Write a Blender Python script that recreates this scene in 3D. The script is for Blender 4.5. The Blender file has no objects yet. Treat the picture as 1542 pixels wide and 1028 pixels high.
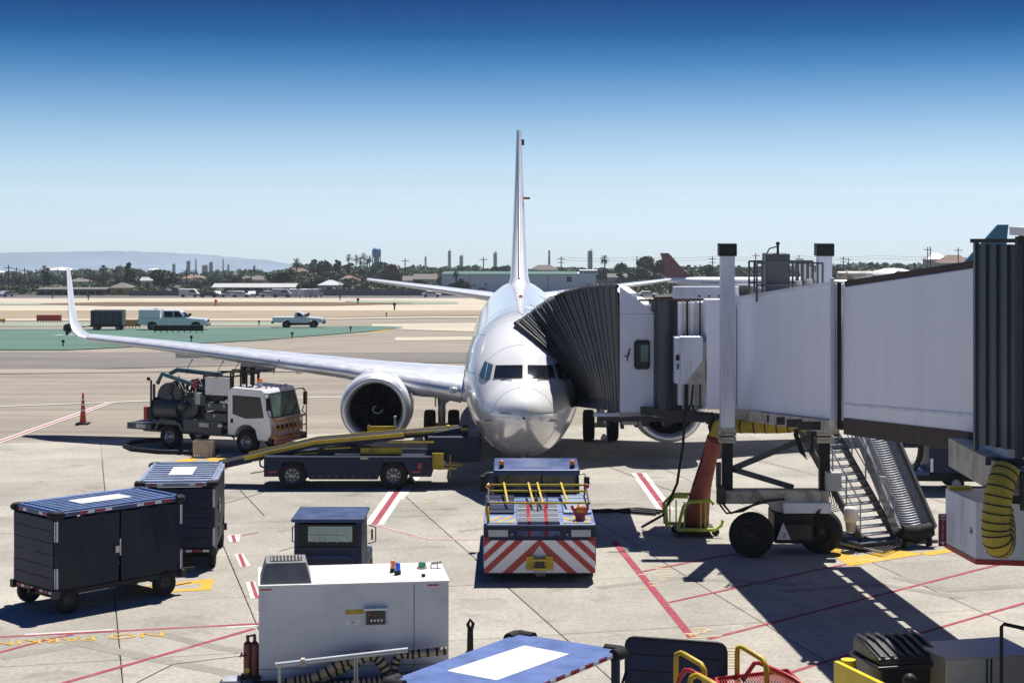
import bpy, bmesh, math, random
from mathutils import Vector, Matrix
from mathutils.bvhtree import BVHTree
R = math.radians
random.seed(7)
SC = bpy.context.scene
COL = SC.collection
F, H, HY, CX = 2700.0, 8.45, 310.0, 771.0     # focal length in photo pixels, eye height, apron vanishing line

# ---------------------------------------------------------------- camera
cd = bpy.data.cameras.new('camera'); cam = bpy.data.objects.new('camera', cd); COL.objects.link(cam)
cam.location = (0, 0, H); cam.rotation_euler = (R(90), 0, 0)
cd.sensor_width = 36; cd.lens = F / 1542 * 36
cd.shift_y = -(514 - HY) / 1542
cd.clip_start = 0.5; cd.clip_end = 20000
SC.camera = cam
# ---------------------------------------------------------------- sky and sun
SUN = Vector((.16, .46, 1)).normalized()
w = bpy.data.worlds.new('World'); SC.world = w; w.use_nodes = True
nt = w.node_tree; nt.nodes.clear()
out = nt.nodes.new('ShaderNodeOutputWorld'); bg = nt.nodes.new('ShaderNodeBackground')
sky = nt.nodes.new('ShaderNodeTexSky'); sky.sky_type = 'NISHITA'; sky.sun_disc = False
sky.sun_elevation = math.asin(SUN.z); sky.sun_rotation = math.atan2(SUN.x, SUN.y)
sky.air_density = 1.0; sky.dust_density = .3; sky.ozone_density = 4
tc = nt.nodes.new('ShaderNodeTexCoord')
# the apron falls away from the level by 2.4 degrees: the sky is tilted to the true level
mp = nt.nodes.new('ShaderNodeMapping'); mp.vector_type = 'POINT'; mp.inputs['Rotation'].default_value = (R(2.3), 0, 0)
nt.links.new(tc.outputs['Generated'], mp.inputs['Vector'])
nt.links.new(mp.outputs[0], sky.inputs['Vector'])
sx = nt.nodes.new('ShaderNodeSeparateXYZ'); nt.links.new(mp.outputs[0], sx.inputs[0])
rp = nt.nodes.new('ShaderNodeValToRGB')
mr = nt.nodes.new('ShaderNodeMapRange'); mr.inputs['From Min'].default_value = -.02; mr.inputs['From Max'].default_value = 1.0
nt.links.new(sx.outputs['Z'], mr.inputs['Value']); nt.links.new(mr.outputs[0], rp.inputs['Fac'])
els = [(0, (0.7151, 0.8459, 1.097)), (0.0263, (0.7151, 0.8459, 1.097)), (0.04081, (0.7151, 0.8459, 1.097)), (0.05351, (0.7427, 0.8357, 1.0106)), (0.05895, (0.7193, 0.8102, 0.9648)), (0.06476, (0.7307, 0.8165, 0.9469)), (0.06802, (0.6164, 0.6592, 0.7841)), (0.07346, (0.5933, 0.6447, 0.7547)), (0.08071, (0.5578, 0.6109, 0.7268)), (0.0988, (0.4106, 0.4933, 0.6091)), (0.11683, (0.235, 0.3587, 0.5078)), (0.1348, (0.0817, 0.2283, 0.3864)), (0.15267, (0.0059, 0.114, 0.2527)), (0.16937, (0.0008, 0.0604, 0.1837)), (0.27, (0.012, 0.062, 0.175)), (0.5, (0.025, 0.1, 0.27)), (1, (0.035, 0.15, 0.38))]
cr = rp.color_ramp
while len(cr.elements) < len(els): cr.elements.new(.5)
for e, (p, c) in zip(cr.elements, els): e.position = p; e.color = (*c, 1)
mx = nt.nodes.new('ShaderNodeMix'); mx.data_type = 'RGBA'; mx.blend_type = 'MULTIPLY'; mx.inputs['Factor'].default_value = 1
nt.links.new(sky.outputs[0], mx.inputs['A']); nt.links.new(rp.outputs[0], mx.inputs['B'])
nt.links.new(mx.outputs['Result'], bg.inputs['Color']); bg.inputs['Strength'].default_value = .12
nt.links.new(bg.outputs[0], out.inputs['Surface'])
sl = bpy.data.lights.new('sun', 'SUN'); so = bpy.data.objects.new('sun', sl); COL.objects.link(so)
sl.energy = 4.8; sl.angle = R(.5); sl.color = (1, .955, .88)
so.rotation_euler = SUN.to_track_quat('Z', 'Y').to_euler(); so.location = (0, 0, 60)
SC.view_settings.view_transform = 'Standard'; SC.view_settings.look = 'None'
SC.view_settings.exposure = .55; SC.view_settings.gamma = 1; SC.view_settings.use_curve_mapping = False
SC.render.engine = 'CYCLES'; SC.cycles.max_bounces = 6; SC.cycles.volume_bounces = 0

# ---------------------------------------------------------------- terrain
def gz(d):            # height of the ground d metres ahead: level apron, then a long gentle fall
    if d < 74: return 0.0
    if d < 104: return -.039 * (d - 74) ** 2 / 60
    return -.039 * (d - 89)
def Gd(py):           # distance at which the ground shows at photo row py
    if py >= 622: return F * H / (py - HY)
    lo, hi = 70.0, 9000.0
    for _ in range(60):
        m = (lo + hi) / 2
        if F * (H - gz(m)) / m > py - HY: lo = m
        else: hi = m
    return lo
def G(px, py):
    d = Gd(py); return Vector(((px - CX) * d / F, d, gz(d)))
def Z(px, py, z):     # point of height z that shows at (px, py)
    d = F * (H - z) / (py - HY); return Vector(((px - CX) * d / F, d, z))
def S(px, py, d):     # point at distance d that shows at (px, py)
    return Vector(((px - CX) * d / F, d, H - (py - HY) * d / F))

# ---------------------------------------------------------------- materials
def lin(c): return tuple(((v / 255) / 12.92 if v / 255 <= .04045 else ((v / 255 + .055) / 1.055) ** 2.4) for v in c)
def mat(name, col, rough=.5, metal=0, var=.15, scale=3.0, bump=0, streak=0, coat=0, dirt=None, dirt_amt=.0, dirt_scale=1.2, spec=.5, obj_rand=0):
    m = bpy.data.materials.new(name); m.use_nodes = True; n = m.node_tree.nodes; l = m.node_tree.links
    b = n['Principled BSDF']; b.inputs['Metallic'].default_value = metal
    b.inputs['Coat Weight'].default_value = coat; b.inputs['Coat Roughness'].default_value = .06
    b.inputs['Specular IOR Level'].default_value = spec
    geo = n.new('ShaderNodeNewGeometry'); vec = geo.outputs['Position']
    if streak:
        sc_ = n.new('ShaderNodeVectorMath'); sc_.operation = 'MULTIPLY'; sc_.inputs[1].default_value = (1, 1, .12); l.new(vec, sc_.inputs[0]); vec = sc_.outputs[0]
    no = n.new('ShaderNodeTexNoise'); no.inputs['Scale'].default_value = scale; no.inputs['Detail'].default_value = 6; no.inputs['Roughness'].default_value = .65
    l.new(vec, no.inputs['Vector'])
    r = n.new('ShaderNodeValToRGB'); r.color_ramp.elements[0].position = .3; r.color_ramp.elements[1].position = .7
    c0 = tuple(min(1, v * (1 - var)) for v in col); c1 = tuple(min(1, v * (1 + var)) for v in col)
    r.color_ramp.elements[0].color = (*c0, 1); r.color_ramp.elements[1].color = (*c1, 1)
    l.new(no.outputs['Fac'], r.inputs['Fac']); colr = r.outputs['Color']
    if dirt:
        n2 = n.new('ShaderNodeTexNoise'); n2.inputs['Scale'].default_value = dirt_scale; n2.inputs['Detail'].default_value = 8; n2.inputs['Roughness'].default_value = .7
        l.new(vec, n2.inputs['Vector'])
        r2 = n.new('ShaderNodeValToRGB'); r2.color_ramp.elements[0].position = .5; r2.color_ramp.elements[1].position = .72
        r2.color_ramp.elements[1].color = (dirt_amt,) * 3 + (1,)
        r2.color_ramp.elements[0].color = (0, 0, 0, 1)
        l.new(n2.outputs['Fac'], r2.inputs['Fac'])
        mm = n.new('ShaderNodeMix'); mm.data_type = 'RGBA'; mm.inputs['B'].default_value = (*dirt, 1)
        l.new(r2.outputs['Color'], mm.inputs['Factor']); l.new(colr, mm.inputs['A']); colr = mm.outputs['Result']
    if obj_rand:
        oi = n.new('ShaderNodeObjectInfo'); mr_ = n.new('ShaderNodeMapRange'); mr_.inputs['To Min'].default_value = 1 - obj_rand; mr_.inputs['To Max'].default_value = 1 + obj_rand
        l.new(oi.outputs['Random'], mr_.inputs['Value'])
        vm = n.new('ShaderNodeVectorMath'); vm.operation = 'SCALE'; l.new(colr, vm.inputs[0]); l.new(mr_.outputs[0], vm.inputs['Scale']); colr = vm.outputs[0]
    l.new(colr, b.inputs['Base Color'])
    mr2 = n.new('ShaderNodeMapRange'); mr2.inputs['To Min'].default_value = max(0, rough - .12 * (rough > .15)); mr2.inputs['To Max'].default_value = min(1, rough + .12)
    l.new(no.outputs['Fac'], mr2.inputs['Value']); l.new(mr2.outputs[0], b.inputs['Roughness'])
    if bump:
        nb = n.new('ShaderNodeTexNoise'); nb.inputs['Scale'].default_value = scale * 4; nb.inputs['Detail'].default_value = 5; l.new(vec, nb.inputs['Vector'])
        bm_ = n.new('ShaderNodeBump'); bm_.inputs['Strength'].default_value = bump; bm_.inputs['Distance'].default_value = .02
        l.new(nb.outputs['Fac'], bm_.inputs['Height']); l.new(bm_.outputs['Normal'], b.inputs['Normal'])
    return m
DIRTC = (.10, .075, .05)
M = dict(
 plane_white=mat('aircraft_white_paint', (.84, .85, .86), .2, 0, .02, 1.5, coat=.6),
 plane_grey=mat('aircraft_grey_paint', (.50, .52, .55), .25, .1, .05, 2, coat=.5),
 bare=mat('bare_aluminium', (.66, .68, .71), .34, .6, .05, 3),
 wing=mat('wing_skin', (.76, .79, .84), .25, .1, .05, 2, coat=.4),
 steel=mat('steel', (.22, .22, .235), .40, .85, .15, 5),
 stainless=mat('stainless_sheet', (.55, .54, .49), .38, .6, .08, 1.5),
 galv=mat('galvanised_steel', (.33, .34, .37), .4, .75, .2, 6),
 glass=mat('dark_glass', (.012, .015, .02), .06, 0, .1, 2, spec=.5),
 glass_b=mat('blue_glass', (.05, .14, .20), .05, .2, .1, 2, spec=.9),
 glass_g=mat('green_glass', (.10, .17, .15), .08, 0, .2, 2, spec=.8),
 rubber=mat('rubber', (.014, .014, .015), .75, 0, .3, 8, bump=.2, spec=.25, dirt=(.035, .032, .028), dirt_amt=.4),
 black=mat('black_paint', (.011, .012, .014), .55, 0, .3, 5, dirt=(.035, .03, .028), dirt_amt=.4, spec=.3),
 dark=mat('dark_grimy_steel', (.035, .036, .040), .5, .3, .4, 5, dirt=DIRTC, dirt_amt=.6),
 navy=mat('navy_paint', (.008, .017, .052), .48, 0, .25, 3, dirt=(.03, .03, .035), dirt_amt=.35, bump=.05, spec=.3),
 ribpaint=mat('light_blue_rib_paint', (.15, .24, .46), .38, .1, .2, 3),
 curtain=mat('navy_vinyl_curtain', (.006, .012, .032), .5, 0, .3, 3, bump=.4, dirt=(.02, .024, .03), dirt_amt=.3, spec=.3),
 roofblue=mat('faded_blue_roof', (.035, .07, .19), .38, .1, .3, 2, dirt=(.13, .16, .24), dirt_amt=.6),
 roofgrey=mat('weathered_blue_roof', (.25, .31, .44), .45, .1, .2, 2, dirt=(.16, .15, .15), dirt_amt=.8, dirt_scale=2.5),
 tugblue=mat('bright_blue_paint', (.012, .038, .16), .38, 0, .2, 3, dirt=(.06, .06, .07), dirt_amt=.5, dirt_scale=2),
 white=mat('white_paint', (.78, .78, .77), .4, 0, .04, 2, dirt=(.45, .40, .33), dirt_amt=.5, dirt_scale=1.5),
 truckwhite=mat('white_truck_paint', (.78, .80, .82), .28, 0, .03, 2, coat=.5, dirt=(.5, .47, .4), dirt_amt=.25),
 bridge=mat('bridge_painted_panel', (.80, .82, .92), .45, .0, .04, 2.5, streak=1, dirt=(.66, .68, .79), dirt_amt=.45, dirt_scale=1.0),  # white panels; the blue tint of skylight is mixed into their colour
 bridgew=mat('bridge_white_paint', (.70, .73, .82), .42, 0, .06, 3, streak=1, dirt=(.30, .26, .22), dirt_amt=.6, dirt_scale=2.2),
 beige=mat('beige_grimy_paint', (.48, .45, .38), .6, 0, .2, 3, dirt=(.10, .055, .03), dirt_amt=.9, dirt_scale=2.5),
 rust=mat('rusty_beam', (.06, .045, .04), .8, .2, .4, 4, dirt=(.12, .055, .03), dirt_amt=.8, dirt_scale=3, bump=.3),
 corrug=mat('weathered_grey_curtain', (.075, .085, .10), .5, .35, .25, 4, streak=1, dirt=(.16, .15, .15), dirt_amt=.6),
 bellows=mat('black_vinyl_bellows', (.020, .021, .027), .62, 0, .35, 4, bump=.3, dirt=(.085, .08, .09), dirt_amt=.6, dirt_scale=3),
 yellow=mat('yellow_paint', (.55, .39, .015), .45, 0, .12, 4, dirt=(.16, .11, .03), dirt_amt=.6, dirt_scale=3),
 yhose=mat('yellow_hose_fabric', (.50, .36, .04), .7, 0, .2, 5, bump=.4, dirt=(.15, .11, .04), dirt_amt=.5),
 lime=mat('lime_paint', (.60, .70, .09), .4, 0, .1, 4),
 redhose=mat('red_hose_fabric', (.40, .10, .07), .75, 0, .2, 5, bump=.4, dirt=(.1, .04, .03), dirt_amt=.5),
 red=mat('red_paint', (.42, .025, .03), .4, 0, .15, 4, dirt=(.12, .03, .03), dirt_amt=.5),
 orange=mat('orange_paint', (.55, .19, .02), .45, 0, .15, 4, dirt=(.2, .1, .04), dirt_amt=.5),
 cone=mat('cone_plastic', (.60, .07, .02), .5, 0, .15, 6),
 amber=mat('amber_lens', (.85, .22, .02), .15, 0, .05, 4, coat=1),
 bluelens=mat('blue_lens', (.02, .12, .75), .15, 0, .05, 4, coat=1),
 greenlens=mat('green_lens', (.01, .25, .10), .2, 0, .05, 4, coat=1),
 tapew=mat('white_reflective_tape', (.75, .76, .80), .3, 0, .06, 9),
 taper=mat('red_reflective_tape', (.40, .02, .03), .3, 0, .15, 9),
 grey=mat('grey_paint', (.05, .058, .072), .45, .1, .25, 3, dirt=(.05, .045, .04), dirt_amt=.6),
 lgrey=mat('light_grey_paint', (.38, .40, .44), .45, .1, .12, 3),
 teal=mat('grey_teal_pipe', (.045, .10, .12), .45, .1, .2, 4),
 kraft=mat('tan_ribbed_hose', (.33, .28, .20), .75, 0, .2, 6),
 plastic=mat('clear_plastic_crate', (.42, .37, .31), .4, 0, .2, 8),
 lens=mat('headlight_lens', (.6, .62, .64), .1, .3, .05, 3, coat=1),
 board=mat('white_board', (.70, .70, .72), .5, 0, .05, 4, dirt=(.3, .28, .25), dirt_amt=.4),
 maroon=mat('maroon_sign', (.22, .012, .05), .45, 0, .05, 4),
)

# ---------------------------------------------------------------- mesh builder
class MB:
    def __init__(s): s.v = []; s.f = []; s.sm = []
    def add(s, vs, fs, smooth=False):
        k = len(s.v); s.v += [tuple(v) for v in vs]; s.f += [tuple(i + k for i in f) for f in fs]; s.sm += [smooth] * len(fs); return s
    def box(s, c, d, rz=0, ry=0, rx=0):
        m = Matrix.Rotation(rz, 3, 'Z') @ Matrix.Rotation(ry, 3, 'Y') @ Matrix.Rotation(rx, 3, 'X'); c = Vector(c)
        vs = [c + m @ Vector((x * d[0] / 2, y * d[1] / 2, z * d[2] / 2)) for z in (-1, 1) for y in (-1, 1) for x in (-1, 1)]
        return s.add(vs, [(0, 2, 3, 1), (4, 5, 7, 6), (0, 1, 5, 4), (2, 6, 7, 3), (0, 4, 6, 2), (1, 3, 7, 5)])
    def bb(s, x0, x1, y0, y1, z0, z1): return s.box(((x0 + x1) / 2, (y0 + y1) / 2, (z0 + z1) / 2), (x1 - x0, y1 - y0, z1 - z0))
    def bar(s, a, b, w_, h_=None, up=(0, 0, 1)):      # rectangular bar from a to b
        a = Vector(a); b = Vector(b); d = (b - a).normalized(); h_ = h_ or w_
        u = Vector(up)
        if abs(d.dot(u)) > .98: u = Vector((0, 1, 0))
        x = d.cross(u).normalized(); y = x.cross(d)
        o = [x * i * w_ / 2 + y * j * h_ / 2 for i, j in ((-1, -1), (1, -1), (1, 1), (-1, 1))]
        return s.add([a + q for q in o] + [b + q for q in o], [(3, 2, 1, 0), (4, 5, 6, 7), (0, 1, 5, 4), (1, 2, 6, 5), (2, 3, 7, 6), (3, 0, 4, 7)])
    def cyl(s, a, b, r0, r1=None, n=16, caps=True):
        a = Vector(a); b = Vector(b); r1 = r0 if r1 is None else r1
        return s.sweep([a, b], [r0, r1], n, caps)
    def sweep(s, pts, rad, n=8, caps=True, smooth=True):
        pts = [Vector(p) for p in pts]; N = len(pts)
        if not isinstance(rad, (list, tuple)): rad = [rad] * N
        T = [(pts[min(i + 1, N - 1)] - pts[max(i - 1, 0)]).normalized() for i in range(N)]
        u = Vector((0, 0, 1)) if abs(T[0].z) < .9 else Vector((1, 0, 0))
        x = T[0].cross(u).normalized(); vs = []
        for i in range(N):
            x = (x - T[i] * x.dot(T[i])).normalized(); y = T[i].cross(x)
            vs += [pts[i] + (x * math.cos(2 * math.pi * k / n) + y * math.sin(2 * math.pi * k / n)) * rad[i] for k in range(n)]
        fs = [(i * n + k, i * n + (k + 1) % n, (i + 1) * n + (k + 1) % n, (i + 1) * n + k) for i in range(N - 1) for k in range(n)]
        s.add(vs, fs, smooth)
        if caps:
            s.add(vs[:n], [tuple(range(n))[::-1]]); s.add(vs[-n:], [tuple(range(n))])
        return s
    def lathe(s, prof, c, axis, n=24, smooth=True):  # prof: (distance along axis, radius)
        c = Vector(c); ax = Vector(axis).normalized(); u = Vector((0, 0, 1)) if abs(ax.z) < .9 else Vector((1, 0, 0))
        x = ax.cross(u).normalized(); y = ax.cross(x); vs = []
        for t, r in prof: vs += [c + ax * t + (x * math.cos(2 * math.pi * k / n) + y * math.sin(2 * math.pi * k / n)) * r for k in range(n)]
        fs = [(i * n + k, (i + 1) * n + k, (i + 1) * n + (k + 1) % n, i * n + (k + 1) % n) for i in range(len(prof) - 1) for k in range(n)]
        return s.add(vs, fs, smooth)
    def prism(s, poly, a, b, f):                      # poly 2-D extruded from a to b, f(u,v,t)->3-D
        n = len(poly); vs = [f(u, v, a) for u, v in poly] + [f(u, v, b) for u, v in poly]
        return s.add(vs, [tuple(range(n))[::-1], tuple(range(n, 2 * n))] + [(i, (i + 1) % n, n + (i + 1) % n, n + i) for i in range(n)])
    def xz(s, poly, y0, y1): return s.prism(poly, y0, y1, lambda u, v, t: (u, t, v))
    def xy(s, poly, z0, z1): return s.prism(poly, z0, z1, lambda u, v, t: (u, v, t))
    def yz(s, poly, x0, x1): return s.prism(poly, x0, x1, lambda u, v, t: (t, u, v))
    def grid(s, rows, smooth=True, close=False):
        n = len(rows[0]); vs = [p for r in rows for p in r]; m_ = n if close else n - 1
        return s.add(vs, [(i * n + k, i * n + (k + 1) % n, (i + 1) * n + (k + 1) % n, (i + 1) * n + k) for i in range(len(rows) - 1) for k in range(m_)], smooth)
    def ball(s, c, r, n=12, zs=1, z0=-1):
        return s.lathe([(math.sin(a) * (r[2] if isinstance(r, tuple) else r * zs), math.cos(a) * (r[0] if isinstance(r, tuple) else r)) for a in [math.pi * (i / 8 - .5) for i in range(9)] if math.sin(a) >= z0 - 1e-6], c, (0, 0, 1), n)
    def mesh(s, name, m, smooth=None):
        me = bpy.data.meshes.new(name); me.from_pydata(s.v, [], s.f); me.polygons.foreach_set('use_smooth', s.sm)
        me.materials.append(M[m] if isinstance(m, str) else m); me.validate(); me.update()
        return me
    def build(s, name, m, parent=None, bevel=0, fix=True):
        me = s.mesh(name, m)
        if fix:
            b = bmesh.new(); b.from_mesh(me); bmesh.ops.recalc_face_normals(b, faces=b.faces); b.to_mesh(me); b.free()
        o = bpy.data.objects.new(name, me); COL.objects.link(o); o.parent = parent
        if bevel:
            q = o.modifiers.new('bevel', 'BEVEL'); q.width = bevel; q.segments = 2; q.limit_method = 'ANGLE'; q.angle_limit = R(40); q.harden_normals = False
        return o
def thing(name, label, cat, loc=(0, 0, 0), rz=0, group=None, rx=0):
    o = bpy.data.objects.new(name, None); COL.objects.link(o); o.location = loc; o.rotation_euler = (rx, 0, rz)
    o.empty_display_size = .3; o['label'] = label; o['category'] = cat
    if group: o['group'] = group
    return o
def tag(o, label, cat, group=None):
    o['label'] = label; o['category'] = cat
    if group: o['group'] = group
    return o
def struct(o): o['kind'] = 'structure'; return o
def stuff(o): o['kind'] = 'stuff'; return o
def copy_tree(o, parent=None):
    c = o.copy(); COL.objects.link(c); c.parent = parent
    for ch in list(o.children): copy_tree(ch, c)
    return c
def inst(src, name, parent, loc, rz=0, m=None):
    o = bpy.data.objects.new(name, src.data if hasattr(src, 'data') else src); COL.objects.link(o); o.parent = parent; o.location = loc; o.rotation_euler = (0, 0, rz); return o
def text(name, body, size, m, parent, mtx, extrude=.002, align='CENTER', sx_=1.0):
    cu = bpy.data.curves.new(name, 'FONT'); cu.body = body; cu.size = size; cu.extrude = extrude; cu.align_x = align; cu.align_y = 'CENTER'
    to = bpy.data.objects.new('tmp', cu); COL.objects.link(to); bpy.context.view_layer.update()
    me = bpy.data.meshes.new_from_object(to.evaluated_get(bpy.context.evaluated_depsgraph_get())); bpy.data.objects.remove(to)
    me.materials.clear(); me.materials.append(M[m] if isinstance(m, str) else m)
    me.transform(Matrix.Diagonal((sx_, 1, 1, 1))); o = bpy.data.objects.new(name, me); COL.objects.link(o); o.parent = parent; o.matrix_local = mtx; return o
def wheel(parent, c, r, w_, axis=(0, 1, 0), hub='lgrey', hub_r=.55, side=-1):
    # tyre and rim; side = sign of the outer face along axis
    c = Vector(c); ax = Vector(axis).normalized()
    t = MB(); k = w_ / 2
    t.lathe([(-k, r * hub_r), (-k, r * .86), (-k * .8, r * .97), (-k * .45, r), (k * .45, r), (k * .8, r * .97), (k, r * .86), (k, r * hub_r)], c, ax, 28)
    o = t.build('wheel', 'rubber', parent)
    h = MB(); s_ = side
    h.lathe([(s_ * k * .95, r * hub_r), (s_ * k * .8, r * hub_r * .93), (s_ * k * .35, r * hub_r * .8), (s_ * k * .5, r * hub_r * .45), (s_ * k * .8, r * .13), (s_ * k * .82, 0.001)], c, ax, 20)
    h.lathe([(-s_ * k * .6, r * hub_r), (-s_ * k * .6, 0.001)], c, ax, 20)
    rim = h.build('rim', hub, o)
    if r > .29:
        u = ax.cross(Vector((0, 0, 1))).normalized(); q = MB()
        for kk in range(8):
            p_ = c + (u * math.cos(kk * .785) + Vector((0, 0, 1)) * math.sin(kk * .785)) * r * hub_r * .58; q.cyl(p_ + ax * s_ * k * .30, p_ + ax * s_ * k * .66, r * hub_r * .13, n=8)
        q.build('hub_holes', 'black', rim)['kind'] = 'stuff'
    return o
def W2L(o, p):        # world point to the local frame of an unparented empty
    return (Matrix.Translation(o.location) @ o.rotation_euler.to_matrix().to_4x4()).inverted() @ Vector(p)
# ================================================================ SETTING
def ground_mat(name, col, var=.12, patch=.25, rough=.85, obj_rand=0, stain=(.12, .105, .09), stain_amt=.5, sc=.35, cells=0, streaks=0):
    m = bpy.data.materials.new(name); m.use_nodes = True; n = m.node_tree.nodes; l = m.node_tree.links; b = n['Principled BSDF']
    g = n.new('ShaderNodeNewGeometry').outputs['Position']
    def noise(s, det=8, ro=.65, vec=g, dist=0):
        q = n.new('ShaderNodeTexNoise'); q.inputs['Scale'].default_value = s; q.inputs['Detail'].default_value = det; q.inputs['Roughness'].default_value = ro; q.inputs['Distortion'].default_value = dist
        l.new(vec, q.inputs['Vector']); return q.outputs['Fac']
    def ramp(f, a, c0, b_, c1):
        q = n.new('ShaderNodeValToRGB'); q.color_ramp.elements[0].position = a; q.color_ramp.elements[1].position = b_
        q.color_ramp.elements[0].color = (*c0, 1); q.color_ramp.elements[1].color = (*c1, 1); l.new(f, q.inputs['Fac']); return q.outputs['Color']
    def mul(a, b_):
        q = n.new('ShaderNodeMix'); q.data_type = 'RGBA'; q.blend_type = 'MULTIPLY'; q.inputs['Factor'].default_value = 1; l.new(a, q.inputs['A']); l.new(b_, q.inputs['B']); return q.outputs['Result']
    c = ramp(noise(sc), .32, tuple(v * (1 - var) for v in col), .68, tuple(v * (1 + var) for v in col))
    c = mul(c, ramp(noise(9, 10, .75), .30, (1 - patch,) * 3, .62, (1, 1, 1)))                      # fine blotches
    c = mul(c, ramp(noise(60, 3, .6), .25, (.86,) * 3, .7, (1.06,) * 3))                             # grain
    # oil and rubber stains with a shape of their own
    mask = ramp(noise(.55, 7, .62, dist=.6), .56, (0, 0, 0), .74, (stain_amt,) * 3)
    q = n.new('ShaderNodeMix'); q.data_type = 'RGBA'; q.inputs['B'].default_value = (*stain, 1); l.new(mask, q.inputs['Factor']); l.new(c, q.inputs['A']); c = q.outputs['Result']
    spots = ramp(noise(3.2, 3, .5), .70, (1, 1, 1), .76, (.62, .60, .57)); c = mul(c, spots)
    if streaks:
        vm = n.new('ShaderNodeVectorMath'); vm.operation = 'MULTIPLY'; vm.inputs[1].default_value = (.035, .55, .2); l.new(g, vm.inputs[0])
        c = mul(c, ramp(noise(streaks, 7, .7, vm.outputs[0]), .35, (.66, .65, .66), .66, (1.12, 1.1, 1.06)))
    if obj_rand:
        oi = n.new('ShaderNodeObjectInfo'); mr_ = n.new('ShaderNodeMapRange'); mr_.inputs['To Min'].default_value = 1 - obj_rand; mr_.inputs['To Max'].default_value = 1 + obj_rand
        l.new(oi.outputs['Random'], mr_.inputs['Value']); vm = n.new('ShaderNodeVectorMath'); vm.operation = 'SCALE'; l.new(c, vm.inputs[0]); l.new(mr_.outputs[0], vm.inputs['Scale']); c = vm.outputs[0]
    l.new(c, b.inputs['Base Color']); b.inputs['Roughness'].default_value = rough; b.inputs['Specular IOR Level'].default_value = .3
    bp = n.new('ShaderNodeBump'); bp.inputs['Strength'].default_value = .25; bp.inputs['Distance'].default_value = .01; l.new(noise(25, 6, .7), bp.inputs['Height']); l.new(bp.outputs['Normal'], b.inputs['Normal'])
    return m
M['slab'] = ground_mat('apron_concrete', (.40, .374, .324), .18, .40, obj_rand=.11, stain=(.17, .158, .14), stain_amt=.8)
M['joint'] = ground_mat('joint_filler', (.07, .062, .055))
M['asphalt'] = ground_mat('sun_bleached_asphalt', (.32, .285, .235), .10, .2, streaks=1.4, stain=(.20, .175, .155), stain_amt=.5, sc=.12)
M['asphalt2'] = ground_mat('grey_asphalt', (.205, .19, .175), .12, .2, streaks=1.2, stain=(.13, .12, .115), stain_amt=.6, sc=.1)
M['pale'] = ground_mat('runway_concrete', (.56, .50, .405), .08, .15, streaks=.6, sc=.05, stain=(.4, .36, .3), stain_amt=.4)
M['dirt'] = ground_mat('dry_dirt', (.33, .265, .185), .1, .2, sc=.05)
M['grass'] = ground_mat('dry_brown_grass', (.17, .11, .055), .3, .4, sc=.3)
M['teal_p'] = ground_mat('green_painted_asphalt', (.095, .19, .155), .15, .2, streaks=1.0, sc=.1, stain=(.06, .14, .12), stain_amt=.5)
M['teal_l'] = ground_mat('worn_green_paint', (.33, .40, .30), .1, .2, streaks=1.0, sc=.1)
M['road'] = ground_mat('far_asphalt', (.13, .12, .115), .1, .2)
M['land'] = ground_mat('suburb_ground', (.07, .075, .045), .4, .4, sc=.02)
M['p_red'] = ground_mat('red_line_paint', (.36, .06, .09), .15, .45, sc=2, stain=(.34, .24, .21), stain_amt=.8)
M['p_white'] = ground_mat('white_line_paint', (.66, .64, .61), .08, .35, sc=2, stain=(.46, .43, .38), stain_amt=.9)
M['p_yellow'] = ground_mat('yellow_line_paint', (.66, .40, .05), .1, .4, sc=2, stain=(.5, .42, .3), stain_amt=.7)
M['p_wornyellow'] = ground_mat('worn_yellow_paint', (.58, .46, .26), .1, .3, sc=2, stain=(.5, .46, .38), stain_amt=.9)
M['tyremark'] = ground_mat('rubber_marks', (.30, .278, .24), .1, .3, sc=1)

# base terrain to beyond the horizon trees
ds = [10, 40, 60] + list(range(74, 106, 3)) + [130, 200, 400, 800, 1600, 3000, 5600]
g_ = MB(); g_.grid([[(x * (1 if d < 3000 else 1), d, gz(d) - .05 - (.12 if d > 100 else 0)) for x in (-2600, -900, -200, 0, 200, 900, 2600)] for d in ds], smooth=False)
ground = struct(g_.build('ground', 'land', fix=False))
def strip(name, cols, m, lift=.0, rows=8, parent=None):     # cols: (px, top row, bottom row) on the ground
    rws = []
    for k in range(rows + 1):
        t = k / rows; r_ = []
        for (px, ya, yb) in cols:
            da, db = Gd(ya), Gd(yb); d = db + (da - db) * t
            r_.append(((px - CX) * d / F, d, gz(d) + lift))
        rws.append(r_)
    return struct(MB().grid(rws, smooth=False).build(name, m, parent, fix=False))
W = (-700, 2400)
strip('taxilane', [(W[0], 444.5, 690), (W[1], 444.5, 690)], 'asphalt', -.012, 60)
strip('service_road', [(W[0], 444.6, 449), (W[1], 444.6, 449)], 'road', .02)
strip('runway', [(W[0], 449, 455.5), (W[1], 449, 455.5)], 'pale', .03)
strip('dry_grass_verge', [(60, 458, 458.6), (160, 455.5, 461), (500, 455.6, 460.8), (622, 457.0, 457.6)], 'grass', .12)
strip('dry_grass_verge', [(960, 453.5, 458.5), (1100, 454, 459)], 'grass', .12)
strip('runway_shoulder', [(W[0], 455.5, 461), (W[1], 455.5, 461)], 'pale', .03)
strip('painted_island', [(W[0], 456.5, 460), (60, 456.5, 460), (150, 457.2, 459.5)], 'teal_l', .09)
strip('painted_island', [(520, 453, 455), (600, 453, 459), (690, 455, 457.5)], 'teal_l', .09)
strip('runway', [(W[0], 461, 467.5), (W[1], 461, 467.5)], 'pale', .03)
strip('dirt_infield', [(W[0], 467.5, 481), (420, 467.5, 480), (640, 467.5, 475), (W[1], 467.5, 470)], 'dirt', .03)
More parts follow.
